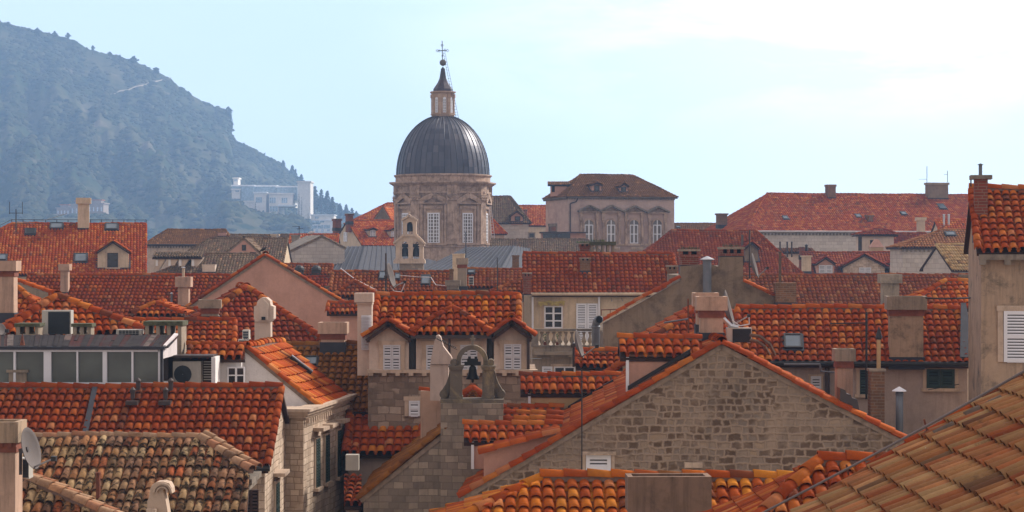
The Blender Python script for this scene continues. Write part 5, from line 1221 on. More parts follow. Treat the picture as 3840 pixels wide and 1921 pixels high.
mb = MB(); a = P(1964, 1108, 97.5); b = P(1994, 1240, 97.5); mb.box(V3((a[0]+b[0])/2, 98, 0), b[0]-a[0], 1, a[2]); mb.build('party_wall', [M['p_conc']], h.root)
# terrace with stone balusters
TD = 88.; t = thing('balcony', 'stone terrace with a row of stone balusters below the white shuttered door', 'balcony', P(2110, 1420, TD)); s_ = TD/F
mb = MB(); a = P(1996, 1300, TD); b = P(2245, 1298, TD); mb.wprism([(a[0], TD, 0), (b[0], TD, 0), (b[0], TD+6, 0), (a[0], TD+6, 0)], 0, a[2]); mb.box(P(2080, 1330, TD)+V3(0, -.1, 0), 1.75, .6, .13)
for x in (2008, 2072, 2138): mb.box(P(x, 1338, TD)+V3(0, -.1, 0), .16, .5, .1)
wl_ = mb.build('wall', [M['p_conc']], t)
for x in (2009, 2140): 
    pass
mb = MB(); mb.box(P(2112, 1242, TD)+V3(0, .12, 0), 2.52, .3, .1); mb.box(P(2112, 1301, TD)+V3(0, .12, 0), 2.5, .3, .06)
for x in (2006,): mb.box(P(x, 1300, TD)+V3(0, .12, 0), .3, .32, .66)
mb.build('handrail', [M['s_trimdark']], t)
for k in range(9):
    g = MB(); g.lathe(P(2032+k*22.6, 1299, TD)+V3(0, .12, 0), [(.075, 0), (.075, .05), (.04, .08), (.1, .2), (.09, .28), (.04, .42), (.045, .5), (.075, .54), (.075, .6)], 10); g.build('baluster', [M['p_conc']], t, smooth=True)
class _H: pass
hh_ = _H(); hh_.root = t; hh_.n = V3(0, -1, 0); hh_.wp = (P(2000, 1300, TD), hh_.n); window(hh_, 2077, 1374, 2157, 1440, 'glass', cols=2, rows=1, trim='s_trim', tw=.1, parent=wl_)
for x0, x1 in ((2032, 2072), (2160, 2190)): window(hh_, x0, 1374, x1, 1440, 'single', trim=None, parent=wl_)
for x in (2044, 2094): # plants behind the balusters
    o = thing('potted_plant', 'green potted plant behind the %s balusters of the terrace' % ('left' if x < 2060 else 'middle'), 'plant', P(x, 1299, TD+.6), 'plants behind the balusters'); g = MB(); c = P(x, 1299, TD+.6)
    for k in range(60): a = random.uniform(0, 6.28); q = c+V3(random.gauss(0, .06), random.gauss(0, .06), random.uniform(.15, .5)); e = V3(math.cos(a), math.sin(a), random.uniform(.2, 1.2))*.12; sd = V3(-math.sin(a), math.cos(a), 0)*.02; g.add([q-sd, q+sd, q+e], [[0, 1, 2]])
    g.build('foliage', [M['leaf']], o); g = MB(); g.lathe(c, [(.09, 0), (.13, .2)], 10); g.build('pot', [M['terra']], o)
# brown rendered wall with chimneys
BW = 80.; t = thing('townhouse', 'tall stained brown rendered gable with brick chimneys and a tile coping', 'house', P(2600, 1300, BW)); pts = [(2262, 1500), (2262, 1212), (2552, 1052), (2552, 999), (2620, 994), (2655, 988), (2697, 1002), (2700, 964), (2786, 963), (2787, 1056), (2903, 1114), (2985, 1118), (2985, 1500)]
q = [P(x, y, BW) for x, y in pts]; q[0][2] = 0; q[-1][2] = 0; mb = MB(); mb.prism(q, (0, .45, 0)); mb.prism([p_+V3(0, .45, -.35*(p_[2] > 1)) for p_ in q], (0, 6.5, 0)); wl_ = mb.build('wall', [M['p_brown']], t)
hb = House(); hb.root = t; hb.ex, hb.ey, hb.ez = V3(1, 0, 0), V3(0, 1, 0), V3(0, 0, 1); hb.n = V3(0, -1, 0); hb.roof = None; mb = MB()
up_ = V3(0, 0, .06)
for off in (0, .24): capline(mb, P(2250, 1214, BW)+V3(0, off-.1, .06), P(2551, 1047, BW)+V3(0, off-.1, .06), .11, .38, up=unit(V3(-.5, 0, .9)))
hb.roof = mb.build('roof', [M['t_orange'], M['under']], t); mb = MB()
for off in (0, .24): capline(mb, P(2905, 1111, BW)+V3(0, off-.1, .02), P(2787, 1056, BW)+V3(0, off-.1, .02), .11, .38, up=unit(V3(.45, 0, .9)))
mb.build('coping', [M['t_orange'], M['under']], t)
chimney(hb, 2553, 2618, 935, 1000, 'brick', mat='brick', grow=.1, ch=28, d=BW+.5, dep=.8); chimney(hb, 2703, 2784, 926, 966, 'brick', mat='brick', grow=.08, ch=34, d=BW+.4, dep=.8); chimney(hb, 2908, 2984, 1060, 1140, 'slab', mat='brickold', grow=.02, ch=6, d=BW-.3)
chimney(hb, 2921, 2930, 943, 1064, 'slab', mat='wood', grow=.01, ch=4, d=BW, dep=.1, on_root=True, name='post'); chimney(hb, 2637, 2669, 960, 1100, 'pipe', mat='pipe', d=BW-.5)
sat_dish(2830, 996, 79, 45, 78, 'grey dish on a pole right of the brown rendered gable', mast=(2811, 1045, 862), armend=(2878, 1004))
# roof between the brown wall and the stone gable
h = hipfront('townhouse', 'orange hipped roof squeezed between the brown rendered wall and the stone gable', (2668, 1108), 2432, 2930, 1284, 66, 3, 30, 0, 't_orange', 'p_pink')
# flue with elbow
t = thing('flue_pipe', 'fat grey flue pipe with an open black elbow beside the balusters', 'flue pipe', P(2234, 1300, 75)); mb = MB(); mb.tube([P(2234, 1420, 75), P(2234, 1222, 75), P(2237, 1206, 74.9), P(2243, 1199, 74.7), P(2247, 1198, 74.4)], [.145, .145, .14, .14, .14], 16); mb.lathe(P(2234, 1230, 75), [(.16, 0), (.16, .08)], 16); mb.build('pipe', [M['pipe']], t, smooth=True)
g = MB(); c = P(2247, 1198, 74.39); nrm = unit(V3(.3, -1, .03)); ex = unit(np.cross((0, 0, 1), nrm)); g.lathe(c, [(.12, .012), (.02, .012)], 16, 0, (ex, np.cross(nrm, ex), nrm)); g.build('opening', [M['dark']], t)
h = house('townhouse', 'broad faded red roof at right behind two big chimneys', 2780, 3700, 1024, 1154, 112, 28, 0, 0, 0, 't_pale', 'p_cream')
chimney(h, 3310, 3370, 1028, 1150, 'slab', mat='p_conc', grow=.12, ch=34, d=96)
chimney(h, 3610, 3650, 1030, 1080, 'slab', mat='p_brown', grow=.1, ch=8, d=110)
h = house('townhouse', 'bright orange hipped roof wedged before the tower house', 3380, 3720, 1042, 1155, 78, 28, 0, 2.0, 0, 't_bright', 'p_cream')
# big pink gable
h = gable('townhouse', 'large plain pink rendered gable end edged with orange tiles', (995, 950), (700, 1150), (1345, 1166), 95, 8, -6.3, 't_orange', 'p_pink')
h = house('townhouse', 'orange red roof behind the concrete vent, left of the checkered hip', 395, 880, 1187, 1300, 69, 28, 6, 0, 0, 't_orange', 'p_white')
H18 = h
h = house('townhouse', 'tiny strip of orange roof below the pink chimney on the long red roof', 580, 760, 1150, 1184, 86, 28, 0, 0, 0, 't_orange', 'p_white'); chimney(H18, 756, 818, 1124, 1192, 'cap', mat='p_conc', grow=.1, ch=32, d=71)
h = hipfront('townhouse', 'tiny tiled hip in front of the long red roof', (585, 1116), 492, 690, 1180, 84, 2, 28, 0, 't_orange', 'p_cream')
h = hipfront('townhouse', 'dark red checkered hip with thick orange edge tiles before the pink gable', (925, 1056), 640, 1214, 1287, 74.5, 3, 30, 13, 't_deepred', 'p_cream', capmat='t_orange', capr=.15)
h = hipfront('townhouse', 'orange pyramid roof end behind the big air conditioner at left', (215, 1085), 10, 540, 1250, 62, 3, 30, 15, 't_orange', 'p_pink', capr=.15)
h = house('townhouse', 'sliver of orange roof between the left pink chimney and the orange pyramid', -60, 190, 1068, 1200, 72, 30, 0, 0, 1.5, 't_orange', 'p_dormer'); chimney(h, -10, 54, 978, 1180, 'cap', mat='p_pinkc', grow=.1, ch=38, d=69)
t = thing('parapet_wall', 'sloping grey parapet with tile coping behind the orange pyramid', 'wall', P(110, 1100, 76)); mb = MB(); q = [P(54, 1130, 76), P(190, 1130, 76), P(190, 1104, 76), P(54, 1056, 76)]; q[0][2] = 0; q[1][2] = 0; mb.prism(q, (0, .3, 0)); mb.build('wall', [M['p_conc']], t)
mb = MB(); capline(mb, P(192, 1101, 76)+V3(0, .15, 0), P(52, 1051, 76)+V3(0, .15, 0), .13, .4); mb.build('coping', [M['t_orange']], t)
ac_unit(162, 1163, 271, 1257, 59.5, 'big air conditioner with a black coil panel in front of the orange pyramid', dark=True)
ac_unit(440, 1235, 535, 1258, 59, 'low white air conditioner just above the conservatory roof', fan=False)
ac_unit(912, 1237, 936, 1272, 64, 'upper one of two stacked white air conditioners by the carved chimney', fan=False, cat='air conditioner'); ac_unit(896, 1272, 930, 1298, 64, 'lower one of two stacked white air conditioners by the carved chimney', fan=False)
sat_dish(6, 1236, 58, 22, 60, 'grey dish cut by the left edge beside the orange pyramid')
for (x0, x1, yt, yb, lb) in ((64, 148, 1212, 1262, 'mossy concrete vent left of the big air conditioner'), (276, 343, 1213, 1262, 'mossy concrete vent right of the big air conditioner'), (548, 684, 1204, 1270, 'wide mossy concrete vent with three slots above the conservatory')):
    t = thing('chimney', lb, 'chimney', P((x0+x1)/2, yb, 58.5), 'mossy concrete vents above the conservatory'); hb = House(); hb.root = t; hb.ex, hb.ey, hb.ez = V3(1, 0, 0), V3(0, 1, 0), V3(0, 0, 1); hb.roof = None
    chimney(hb, x0, x1, yt, yb, 'vent', mat='p_conc', grow=.04, d=58.5, name='vent_stack', on_root=True)
# checkered orange roof with dormers (centre)
h = house('dormer_house', 'house with a checkered orange roof, three white dormers and a stone lower wall', 1396, 1948, 1092, 1262, 63, 28, 0, 0, 0, 't_mix', 'p_dormer', ov=.2)
FD = 62.0; fs = FD/F
mb = MB(); a = P(1380, 1398, FD); b = P(2012, 1398, FD); mb.wprism([(a[0], FD, 0), (b[0], FD, 0), (b[0], FD+5, 0), (a[0], FD+5, 0)], 0, a[2]); sw = mb.build('stone_wall', [M['s_ashlar']], h.root)
mb = MB(); c = P(1696, 1398, FD); mb.box(V3(c[0], FD+.1, c[2]), 4.95, .5, .09)
for k in range(13): mb.box(P(1392+k*50, 1408, FD)+V3(0, -.08, 0), .13, .2, .085)
mb.build('cornice', [M['s_trim']], h.root)
def bay(x0, x1, ya, ye, win, hip=False, roof='t_mix', extra=()):
    p = P((x0+x1)/2, 1388, FD+.15); ex, ey, ez = h.ex, h.ey, h.ez; a = P(x0, 1397, FD+.15); b = P(x1, 1397, FD+.15); w = b[0]-a[0]; A = P((x0+x1)/2, ya, FD+.15); E = P(x0, ye, FD+.15); c = (a+b)/2; zb = a[2]+.09; q = lambda x, z: V3(c[0]+x, c[1], z)
    mb = MB(); mb.prism([q(-w/2, zb), q(w/2, zb), q(w/2, E[2]), q(0, A[2]-.02 if not hip else E[2]+.02), q(-w/2, E[2])], ey*2.6); d_ = mb.build('dormer', [M['p_dormer']], h.root)
    rb = MB(); kw = lod(62); za = A[2]; s = (za-E[2])/(w/2+.02); W2 = w/2+.14; zl = za-s*W2; f0 = -ey*.3; E0 = ey*2.9; G = lambda x, z: q(x, z)+f0
    if not hip:
        tiles(rb, [G(-W2, zl)+E0, G(-W2, zl), G(0, za), G(0, za)+E0], **kw); tiles(rb, [G(W2, zl), G(W2, zl)+E0, G(0, za)+E0, G(0, za)], **kw)
        capline(rb, G(0, za+.02), G(0, za+.02)+E0, .13, .4, mi=2); n1 = unit(ez-ex*s); n2 = unit(ez+ex*s)
        capline(rb, G(-W2, zl)+n1*.02, G(0, za)+n1*.02, .1, .34, mi=2, up=n1); capline(rb, G(W2, zl)+n2*.02, G(0, za)+n2*.02, .1, .34, mi=2, up=n2)
        for s_ in (-1, 1): rb.box(G(s_*(W2-.12), zl-.16)+ey*.15, .07, .35, .1, None, 1)
    else:
        ap = q(0, za+.06)+ey*.9; tiles(rb, [G(-W2, zl+.1), G(W2, zl+.1), ap], **kw); tiles(rb, [G(-W2, zl+.1)+E0, G(-W2, zl+.1), ap, ap+ey*2.2], **kw); tiles(rb, [G(W2, zl+.1), G(W2, zl+.1)+E0, ap+ey*2.2, ap], **kw)
        capline(rb, G(-W2, zl+.13), ap+ez*.03, .1, .36, mi=2, mortar=1); capline(rb, G(W2, zl+.13), ap+ez*.03, .1, .36, mi=2, mortar=1)
    rb.build('dormer_roof', [M[roof], M['under'], M[roof]], h.root, d_)
    for wv in win:
        cc, ww, hh2 = rectw(h, *wv, plane=(p, -ey)); window_at(h.root, cc, ww, hh2, -ey, 'shutter', trim='s_trim', tw=.12, sill=False, mat='shutter', parent=d_)
    if hip: g = MB(); g.bar(G(-W2, zl+.0), G(W2, zl+.0), .1, .1); g.build('gutter', [M['brownmetal']], h.root, d_)
bay(1384, 1533, 1200, 1252, [(1437, 1293, 1502, 1386)]); bay(1560, 1825, 1166, 1252, [(1598, 1293, 1662, 1386), (1726, 1293, 1791, 1386)], True); bay(1852, 1985, 1198, 1248, [(1890, 1290, 1955, 1384)])
for (x0, x1) in ((1536, 1557), (1828, 1849)): mb = MB(); mb.box(P((x0+x1)/2, 1396, FD+.5), (x1-x0)*fs, .5, 158*fs); mb.build('lead_cheek', [M['darkmetal']], h.root)
pipe_part(h, 'downpipe', [P(1981, 1245, 61.95), P(1981, 1385, 61.95)], .045, 'brownmetal'); pipe_part(h, 'downpipe', [P(1685, 1262, 61.95), P(1685, 1385, 61.95)], .035, 'brownmetal')
hs = House(); hs.root = h.root; hs.n = V3(0, -1, 0); hs.wp = (P(1500, 1400, FD), hs.n); window(hs, 1533, 1502, 1575, 1560, 'single', trim='s_trim', tw=.12, sill=False, parent=sw)
t = thing('vent_shaft', 'cream shaft with a long louvred panel left of the checkered orange roof', 'vent shaft', P(1369, 1330, 62.6)); mb = MB(); mb.box(P(1369, 1330, 62.8)-V3(0, 0, .6), 54*fs, .5, 197*fs+.6); mb.box(P(1366, 1133, 62.8), 70*fs, .7, 35*fs); mb.box(P(1369, 1141, 62.8), 60*fs, .6, 7*fs, None, 0); mb.build('shaft', [M['p_dormer']], t)
g = MB(); 
for k in range(24): a = P(1374, 1310-k*5.4, 62.5); g.bar(a-V3(.15, 0, 0), a+V3(.15, 0, 0), .05, .015, up=(0, -.8, 1))
g.build('louvre', [M['shutter']], t)
sat_dish(1466, 1033, 68, 45, 80, 'grey dish on a pole above the ridge of the checkered orange roof', mast=(1447, 1092, 950), armend=(1518, 1057))
mb = MB()
# ================================================================== right-hand houses
h = house('townhouse', 'big orange roof with a roof window over a grey rendered wall, right side', 2763, 3648, 1141, 1358, 62, 28, -6, 0, 0, 't_orange', 'p_grey', gutter='darkmetal')
skylight(h, 2934, 3014, 1262, 1325); R32 = h
chimney(h, 3337, 3460, 1111, 1346, 'cap', mat='p_tower', capmat='p_conc', grow=.1, ch=50, dep=.8, sink=.02)
window(h, 3224, 1386, 3275, 1478, 'shutter', trim='s_trim', tw=.1, mat='green', parent=h.wall); window(h, 3474, 1383, 3580, 1455, 'shutter', trim='s_trim', tw=.1, mat='green', parent=h.wall)
window(h, 3040, 1410, 3080, 1500, 'single', trim='s_trim', tw=.05, mat='shutter', parent=h.wall)
mb = MB(); mb.prism([h.T(h.W-.35, .1, h.ze+.1), h.T(h.W+.1, .1, h.ze+.1), h.T(h.W+.1, h.dy, h.zr+.12), h.T(h.W-.05, h.dy, h.zr+.12)], (0, 0, .08)); mb.build('flashing', [M['flash']], h.root, h.roof)
pipe_part(h, 'downpipe', [onw(h, 3102, 1372)+h.n*.1, onw(h, 3102, 1480)+h.n*.1], .07, 'brownmetal')
mb = MB(); mb.tube([onw(h, 3474, 1458)+h.n*.5, onw(h, 3590, 1437)+h.n*.5], .012, 4); mb.build('clothes_line', [M['darkmetal']], h.root, h.wall)
ac_unit(2724, 1229, 2817, 1286, 57, 'dark panelled air conditioner behind the stone gable, beside the satellite dish', dark=True)
sat_dish(2734, 1157, 57.5, 66, 80, 'large grey dish behind the pink double chimney of the stone gable', armend=(2808, 1184))
antenna(3249, 1170, 1496, 57, 'thin black aerial mast before the big orange right roof', ((3116, 1213, 3249, 1211), (3116, 1208, 3116, 1218)), .03)
# free chimneys and flues in front of the grey wall
def freechim(label, x0, x1, yt, yb, d, style, **kw):
    t = thing('chimney', label, 'chimney', P((x0+x1)/2, yb, d)); hb = House(); hb.root = t; hb.ex, hb.ey, hb.ez = V3(1, 0, 0), V3(0, 1, 0), V3(0, 0, 1); hb.roof = None
    chimney(hb, x0, x1, yt, yb, style, d=d, on_root=True, name='stack', **kw); return t, hb
freechim('cream chimney with brick collar below the roof window, right of the stone gable', 3138, 3196, 1308, 1500, 57, 'cap', mat='p_pinkc', capmat='p_conc', grow=.07, ch=46)
t, hb = freechim('crumbling brick chimney topped by a thin pale flue', 3263, 3315, 1384, 1560, 56, 'slab', mat='brickold', grow=.03, ch=8, capmat='p_conc')
mb = MB(); mb.tube([P(3295, 1386, 56.2), P(3295, 1273, 56.2)], .055, 10); mb.build('flue', [M['p_ochre']], t); mb = MB(); mb.lathe(P(3296, 1273, 56.2), [(.07, 0), (.08, .05), (.03, .08)], 10); mb.lathe(P(3296, 1266, 56.2), [(.09, 0), (.06, .12), (.01, .28)], 8); mb.build('cowl', [M['darkmetal']], t)
t = thing('flue_pipe', 'grey metal flue with a white conical hat before the grey wall', 'flue pipe', P(3373, 1600, 55)); mb = MB(); mb.tube([P(3373, 1640, 55), P(3373, 1468, 55)], .098, 14); mb.lathe(P(3373, 1480, 55), [(.11, 0), (.11, .03)], 14); mb.build('pipe', [M['pipe']], t, smooth=True); mb = MB(); mb.lathe(P(3372, 1467, 55), [(.19, 0), (.18, .02), (.01, .12)], 16); mb.build('hat', [M['white']], t)
# tower house
h = house('tower_house', 'tall stained rendered house with an orange roof and brick chimney at the right edge', 3664, 4120, 690, 938, 55, 30, -8.5, 0, 0, 't_orange', 'p_tower', ov=.25)
mb = MB(); ax = (h.ex, h.ey, h.ez); mb.box(h.T(h.W/2, .12, h.ze-.25), h.W-.1, .3, .14, ax)
for k in range(6): mb.box(h.T(.15+k*.62, .12, h.ze-.38), .16, .3, .13, ax)
mb.build('cornice', [M['s_trimdark']], h.root); chimney(h, 3655, 3703, 657, 868, 'slab', mat='brick', grow=.11, ch=15, capmat='s_trimdark', d=56.5, sink=.25)
chimney(h, 3671, 3685, 612, 660, 'pipe', mat='pipe', d=56.7, capmat='darkmetal')
window(h, 3762, 1166, 3880, 1357, 'single', trim='s_trim', tw=.14, parent=h.wall, sill=False)
antenna(3641, 662, 700, 57, 'short rod beside the brick chimney of the tower house', (), .02)
mb = MB(); mb.tube([P(3472, 1117, 61), P(3530, 1120, 60.5), P(3590, 1119, 60), P(3638, 1117, 59)], .025, 5)
o = mb.build('clothes_line', [M['darkmetal']], origin=P(3550, 1119, 60)); tag(o, 'black line strung from the big chimney to the tower house', 'clothes line')
# ================================================================== stone gable (right of centre)
h = gable('stone_house', 'big rubble stone gable with orange edge tiles and dormers along its left slope', (2705, 1277), (1728, 1852), (3392, 1640), 50, 10.5, 2, 't_orange', 's_rubble', raker=.13)
G34 = h
def xdormer(h, xl, xr, yr, ye, d, wxl, wall, roof='t_orange', wyb=1700, wxr=None, nm='dormer'):
    A = P(xl, ye, d); B = P(xr, ye, d); a = (960-yr)/F; t_ = math.tan(R(28)); dy = (CZ+a*d-A[2])/(t_-a); zr = A[2]+t_*dy
    rb = MB(); kw = lod(d); Z_ = V3(0, 0, 1)
    f = [A, B, V3(B[0], d+dy, zr), V3(A[0], d+dy, zr)]; tiles(rb, f, **kw); rb.prism([V3(B[0], d+2*dy, A[2]), V3(A[0], d+2*dy, A[2]), V3(A[0], d+dy, zr), V3(B[0], d+dy, zr)], (0, 0, -.08), 1)
    capline(rb, V3(A[0]-.02, d+dy, zr+.03), V3(B[0], d+dy, zr+.03), .105, .4, mi=2, mortar=3)
    w0 = P(wxl, ye, d)[0]; x1 = P(wxr, ye, d)[0] if wxr else B[0]; wb = P(0, wyb, d)[2]; mb = MB(); mb.prism([V3(w0, d+.12, wb), V3(w0, d+.12, A[2]-.02), V3(w0, d+dy, zr-.08), V3(w0, d+2*dy-.12, A[2]-.02), V3(w0, d+2*dy-.12, wb)], (x1-w0, 0, 0))
    mb.box(V3(w0-.02, d+.1, wb), .07, .07, A[2]-wb-.05, None, 1)
    dm = mb.build(nm, [M[wall], M['white']], h.root); rb.build('dormer_roof', [M[roof], M['under'], M[roof], M['mortar']], h.root, dm); return dm
xdormer(h, 2326, 2640, 1270, 1332, 50.5, 2357, 'p_pink', wyb=1560); xdormer(h, 1952, 2330, 1413, 1470, 58.3, 1988, 'p_ochre', wyb=1640)
xdormer(h, 1739, 2110, 1594, 1650, 51.8, 1775, 'p_pink', wyb=1760); xdormer(h, 1753, 2112, 1577, 1620, 53.6, 1790, 'p_pink'); xdormer(h, 1772, 2112, 1555, 1600, 55.5, 1800, 'p_pink'); xdormer(h, 1803, 2115, 1530, 1574, 57.8, 1830, 'p_pink')
mb = MB(); q = [P(1814, 1800, 50.5), P(2090, 1640, 50.5), P(2085, 1622, 50.5), P(1814, 1697, 50.5)]; mb.prism(q, (0, 1.1, 0)); dmo = mb.build('dormer', [M['p_pink']], h.root)
mb = MB(); 
for off in (-.1, .15, .4, .65): capline(mb, P(1800, 1702, 50.5)+V3(0, off, .02), P(2100, 1620, 50.5)+V3(0, off, .02), .11, .36)
mb.build('dormer_roof', [M['t_orange']], h.root, dmo)
for (x0, y0, x1, y1, d) in ((2355, 1458, 2590, 1318, 50.4), (2130, 1533, 2300, 1432, 58.2)):
    mb = MB(); mb.prism([P(x0, y0+6, d), P(x1, y1+6, d), P(x1, y1-10, d), P(x0, y0-10, d)], (0, .12, 0)); mb.build('flashing', [M['darkmetal']], h.root, h.roof)
hc = House(); hc.root = h.root; hc.roof = h.roof; hc.ex, hc.r, hc.ez = h.ex, h.r, h.ez
chimney(hc, 2625, 2711, 1112, 1256, 'cap', mat='p_pinkc', grow=.1, ch=52, d=53.2, dep=.6); chimney(hc, 2612, 2680, 1098, 1225, 'cap', mat='p_pinkc', grow=.1, ch=50, d=55.2, dep=.6)
window(h, 2196, 1706, 2292, 1800, 'single', trim='s_trim', tw=.08, parent=h.wall, sill=False)
mb = MB(); c = ray(2244, 1703, *h.wp)+h.n*.1; mb.box(c, .68, .25, .035, (h.ex, h.r, h.ez)); mb.build('lintel', [M['s_trim']], h.root, h.wall); mb = MB(); c = ray(2600, 1752, *h.wp)+h.n*.05; mb.box(c, .42, .2, .12, (h.ex, h.r, h.ez)); mb.build('ledge', [M['s_trim']], h.root, h.wall)
mb = MB()   # dark open roof light with bright rails on the right slope
def onR(px, py): return ray(px, py, *h.plR)
u2 = h.r; dn = unit(h.Rt-h.A); n2 = unit(np.cross(dn, u2)); n2 = n2 if n2[2] > 0 else -n2
a = onR(2925, 1388)+n2*.1; b = onR(3060, 1448)+n2*.1; mb.bar(a, b, .5, .06, up=n2, mi=1); mb.bar(a+u2*.25+n2*.05, b+u2*.25+n2*.05, .05, .04, up=n2); mb.bar(a-u2*.2+n2*.05, b-u2*.2+n2*.05, .04, .04, up=n2)
mb.build('skylight', [M['steel'], M['darkmetal']], h.root, h.roof)
mb = MB(); a = P(3155, 1520, 50.3); st = [(3150, 1455), (3150, 1500), (3225, 1548), (3215, 1498), (3195, 1492), (3190, 1480), (3175, 1477), (3170, 1463)]; mb.prism([P(x, y, 49.85) for x, y in st], (0, .5, 0)); mb.build('stepped_flashing', [M['brownmetal']], h.root, h.roof)
antenna(2182, 1385, 1760, 49, 'tall thin aerial mast standing before the stone gable wall', ((2176, 1430, 2188, 1430), (2176, 1415, 2188, 1415), (2030, 1415, 2182, 1412)), .015)
sat_dish(2172, 1290, 55, 51, 80, 'grey dish on a black post above the left dormers of the stone gable', mast=(2151, 1376, 1300), armend=(2238, 1298))
h = house('townhouse', 'short run of orange tiles above a pale wall behind the grey dish', 2160, 2335, 1300, 1372, 66, 28, 0, 0, 0, 't_orange', 'p_white'); 
mb = MB(); capline(mb, P(2255, 1412, 61.5), P(2350, 1352, 61.5), .13, .38); capline(mb, P(2275, 1412, 61.8), P(2365, 1352, 61.8), .13, .38); mb.build('hip_tiles', [M['t_orange']], h.root, h.roof)
h = house('townhouse', 'small red roof strip and plaster parapet right of the open bell arch', 1880, 1984, 1502, 1530, 63, 28, 0, 0, 0, 't_red', 'p_conc')
# ================================================================== church with the open bell arch
h = gable('church', 'dark stone church wall with a slanting tile edge below the open bell arch', (1760, 1532), (1348, 1860), (1766, 1640), 54, 6.5, 0, 't_tan', 's_grey', tileR=False, cat='church')
BA = 54.4; bs_ = BA/F; hc = h
mb = MB(); a = P(1655, 1508, BA); b = P(1887, 1508, BA); mb.wprism([(a[0], BA-.55, 0), (b[0], BA-.55, 0), (b[0], BA+.5, 0), (a[0], BA+.5, 0)], 0, a[2]); pier = mb.build('bell_pier', [M['s_grey']], h.root)
t = thing('bell_arch', 'weathered open stone bell arch with scrolled sides and a small cross', 'bell arch', P(1770, 1508, BA)); X = lambda px, py: P(px, py, BA)
mb = MB(); mb.box(X(1771, 1508), 236*bs_, .85, 14*bs_)
for xc in (1711, 1831):
    mb.box(X(xc, 1494), 44*bs_, .5, 112*bs_); mb.box(X(xc, 1494), 50*bs_, .56, 10*bs_); mb.box(X(xc, 1384), 50*bs_, .6, 12*bs_); mb.box(X(xc, 1376), 56*bs_, .64, 6*bs_)
    s_ = -1 if xc < 1770 else 1
    vol = [(22, 1494), (56, 1494), (58, 1478), (52, 1460), (39, 1440), (30, 1415), (26, 1395), (22, 1388)]
    mb.prism([X(xc+s_*x, y) for x, y in vol], (0, .38, 0)); c = X(xc+s_*47, 1478); mb.lathe(c+V3(0, -.05, 0), [(.11, 0), (.11, .45)], 14, 0, (V3(1, 0, 0), V3(0, 0, 1), V3(0, 1, 0)))
    c = X(xc+s_*10, 1358); mb.lathe(c+V3(0, -.2, 0), [(.085, 0), (.085, .42)], 12, 0, (V3(1, 0, 0), V3(0, 0, 1), V3(0, 1, 0)))
n = 18
for k in range(n):
    a0, a1 = math.pi*k/n, math.pi*(k+1)/n; mb.prism([X(1770-r*math.cos(q), 1356-r*1.05*math.sin(q)) for q, r in ((a0, 42), (a0, 59), (a1, 59), (a1, 42))], (0, .4, 0))
for s_ in (-1, 1): mb.prism([X(1770+s_*x, y) for x, y in ((42, 1378), (59, 1378), (59, 1355), (42, 1355))], (0, .4, 0))
mb.build('arch', [M['s_bell']], t)
mb = MB(); mb.box(X(1772, 1294)+V3(0, .2, 0), .06, .06, 36*bs_); mb.box(X(1772, 1277)+V3(0, .2, 0), 20*bs_, .055, .06); mb.build('cross', [M['s_trimdark']], t)
t = thing('bell', 'black bell hanging from a stepped yoke inside the open stone arch', 'bell', X(1772, 1424)); mb = MB(); mb.lathe(X(1772, 1424)+V3(0, .2, 0), [(.175, 0), (.165, .03), (.12, .12), (.095, .26), (.08, .32), (.03, .36)], 18); mb.lathe(X(1772, 1437)+V3(0, .2, 0), [(.02, 0), (.035, .06), (.02, .12)], 8); mb.build('bell_body', [M['bell']], t, smooth=True)
mb = MB(); mb.box(X(1772, 1372)+V3(0, .2, 0), .42, .12, .10); mb.box(X(1772, 1358)+V3(0, .2, 0), .28, .12, .08); mb.box(X(1760, 1347)+V3(0, .2, 0), .07, .12, .06); mb.box(X(1784, 1347)+V3(0, .2, 0), .07, .12, .06); mb.build('yoke', [M['bell']], t)
# white conical chimney and pink stack behind the arch
t = thing('chimney', 'pale plaster chimney with a pointed sculpted cowl left of the bell arch', 'chimney', P(1650, 1470, 57)); mb = MB(); cs_ = 57/F
mb.box(P(1648, 1500, 57), 68*cs_, .5, 135*cs_); mb.prism([P(x, y, 56.7) for x, y in ((1614, 1366), (1694, 1366), (1694, 1344), (1690, 1336), (1662, 1300), (1652, 1264), (1644, 1257), (1635, 1260), (1628, 1285), (1617, 1340))], (0, .55, 0)); mb.build('stack', [M['p_rose']], t)
mb = MB()
for k in range(13): q = P(1634+k*6.2, 1268+k*3.2+1.5*math.sin(k), 56.5); mb.lathe(q, [(.01, 0), (.02, .015), (.01, .035)], 6)
mb.tube([P(1632, 1268, 56.5), P(1715, 1312, 56.5)], .007, 4); o = mb.build('bead_wire', [M['darkmetal']], origin=P(1670, 1290, 56.5)); tag(o, 'wire strung with dark beads from the pointed plaster cowl', 'wire')
t = thing('townhouse', 'pink stained stub of wall with a tile coping left of the bell arch', 'house', P(1616, 1600, 57.5)); mb = MB(); a = P(1577, 1468, 57.5); b = P(1660, 1468, 57.5); mb.wprism([(a[0], 57.5, 0), (b[0], 57.5, 0), (b[0], 58.5, 0), (a[0], 58.5, 0)], 0, a[2]); mb.build('wall', [M['p_pinkc']], t)
mb = MB(); capline(mb, P(1574, 1466, 57.5)+V3(0, .1, 0), P(1660, 1466, 57.5)+V3(0, .1, 0), .09, .3); mb.build('coping', [M['t_orange']], t)
h = hipfront('townhouse', 'tiny orange pyramid roof seen through the open bell arch', (1771, 1430), 1728, 1812, 1494, 60, .5, 38, 0, 't_orange', 'p_pink')
h = house('townhouse', 'checkered red roof between the stone facade and the church', 1290, 1578, 1527, 1700, 60.8, 28, 0, 0, 0, 't_mix', 'p_grey', pitch=.235)
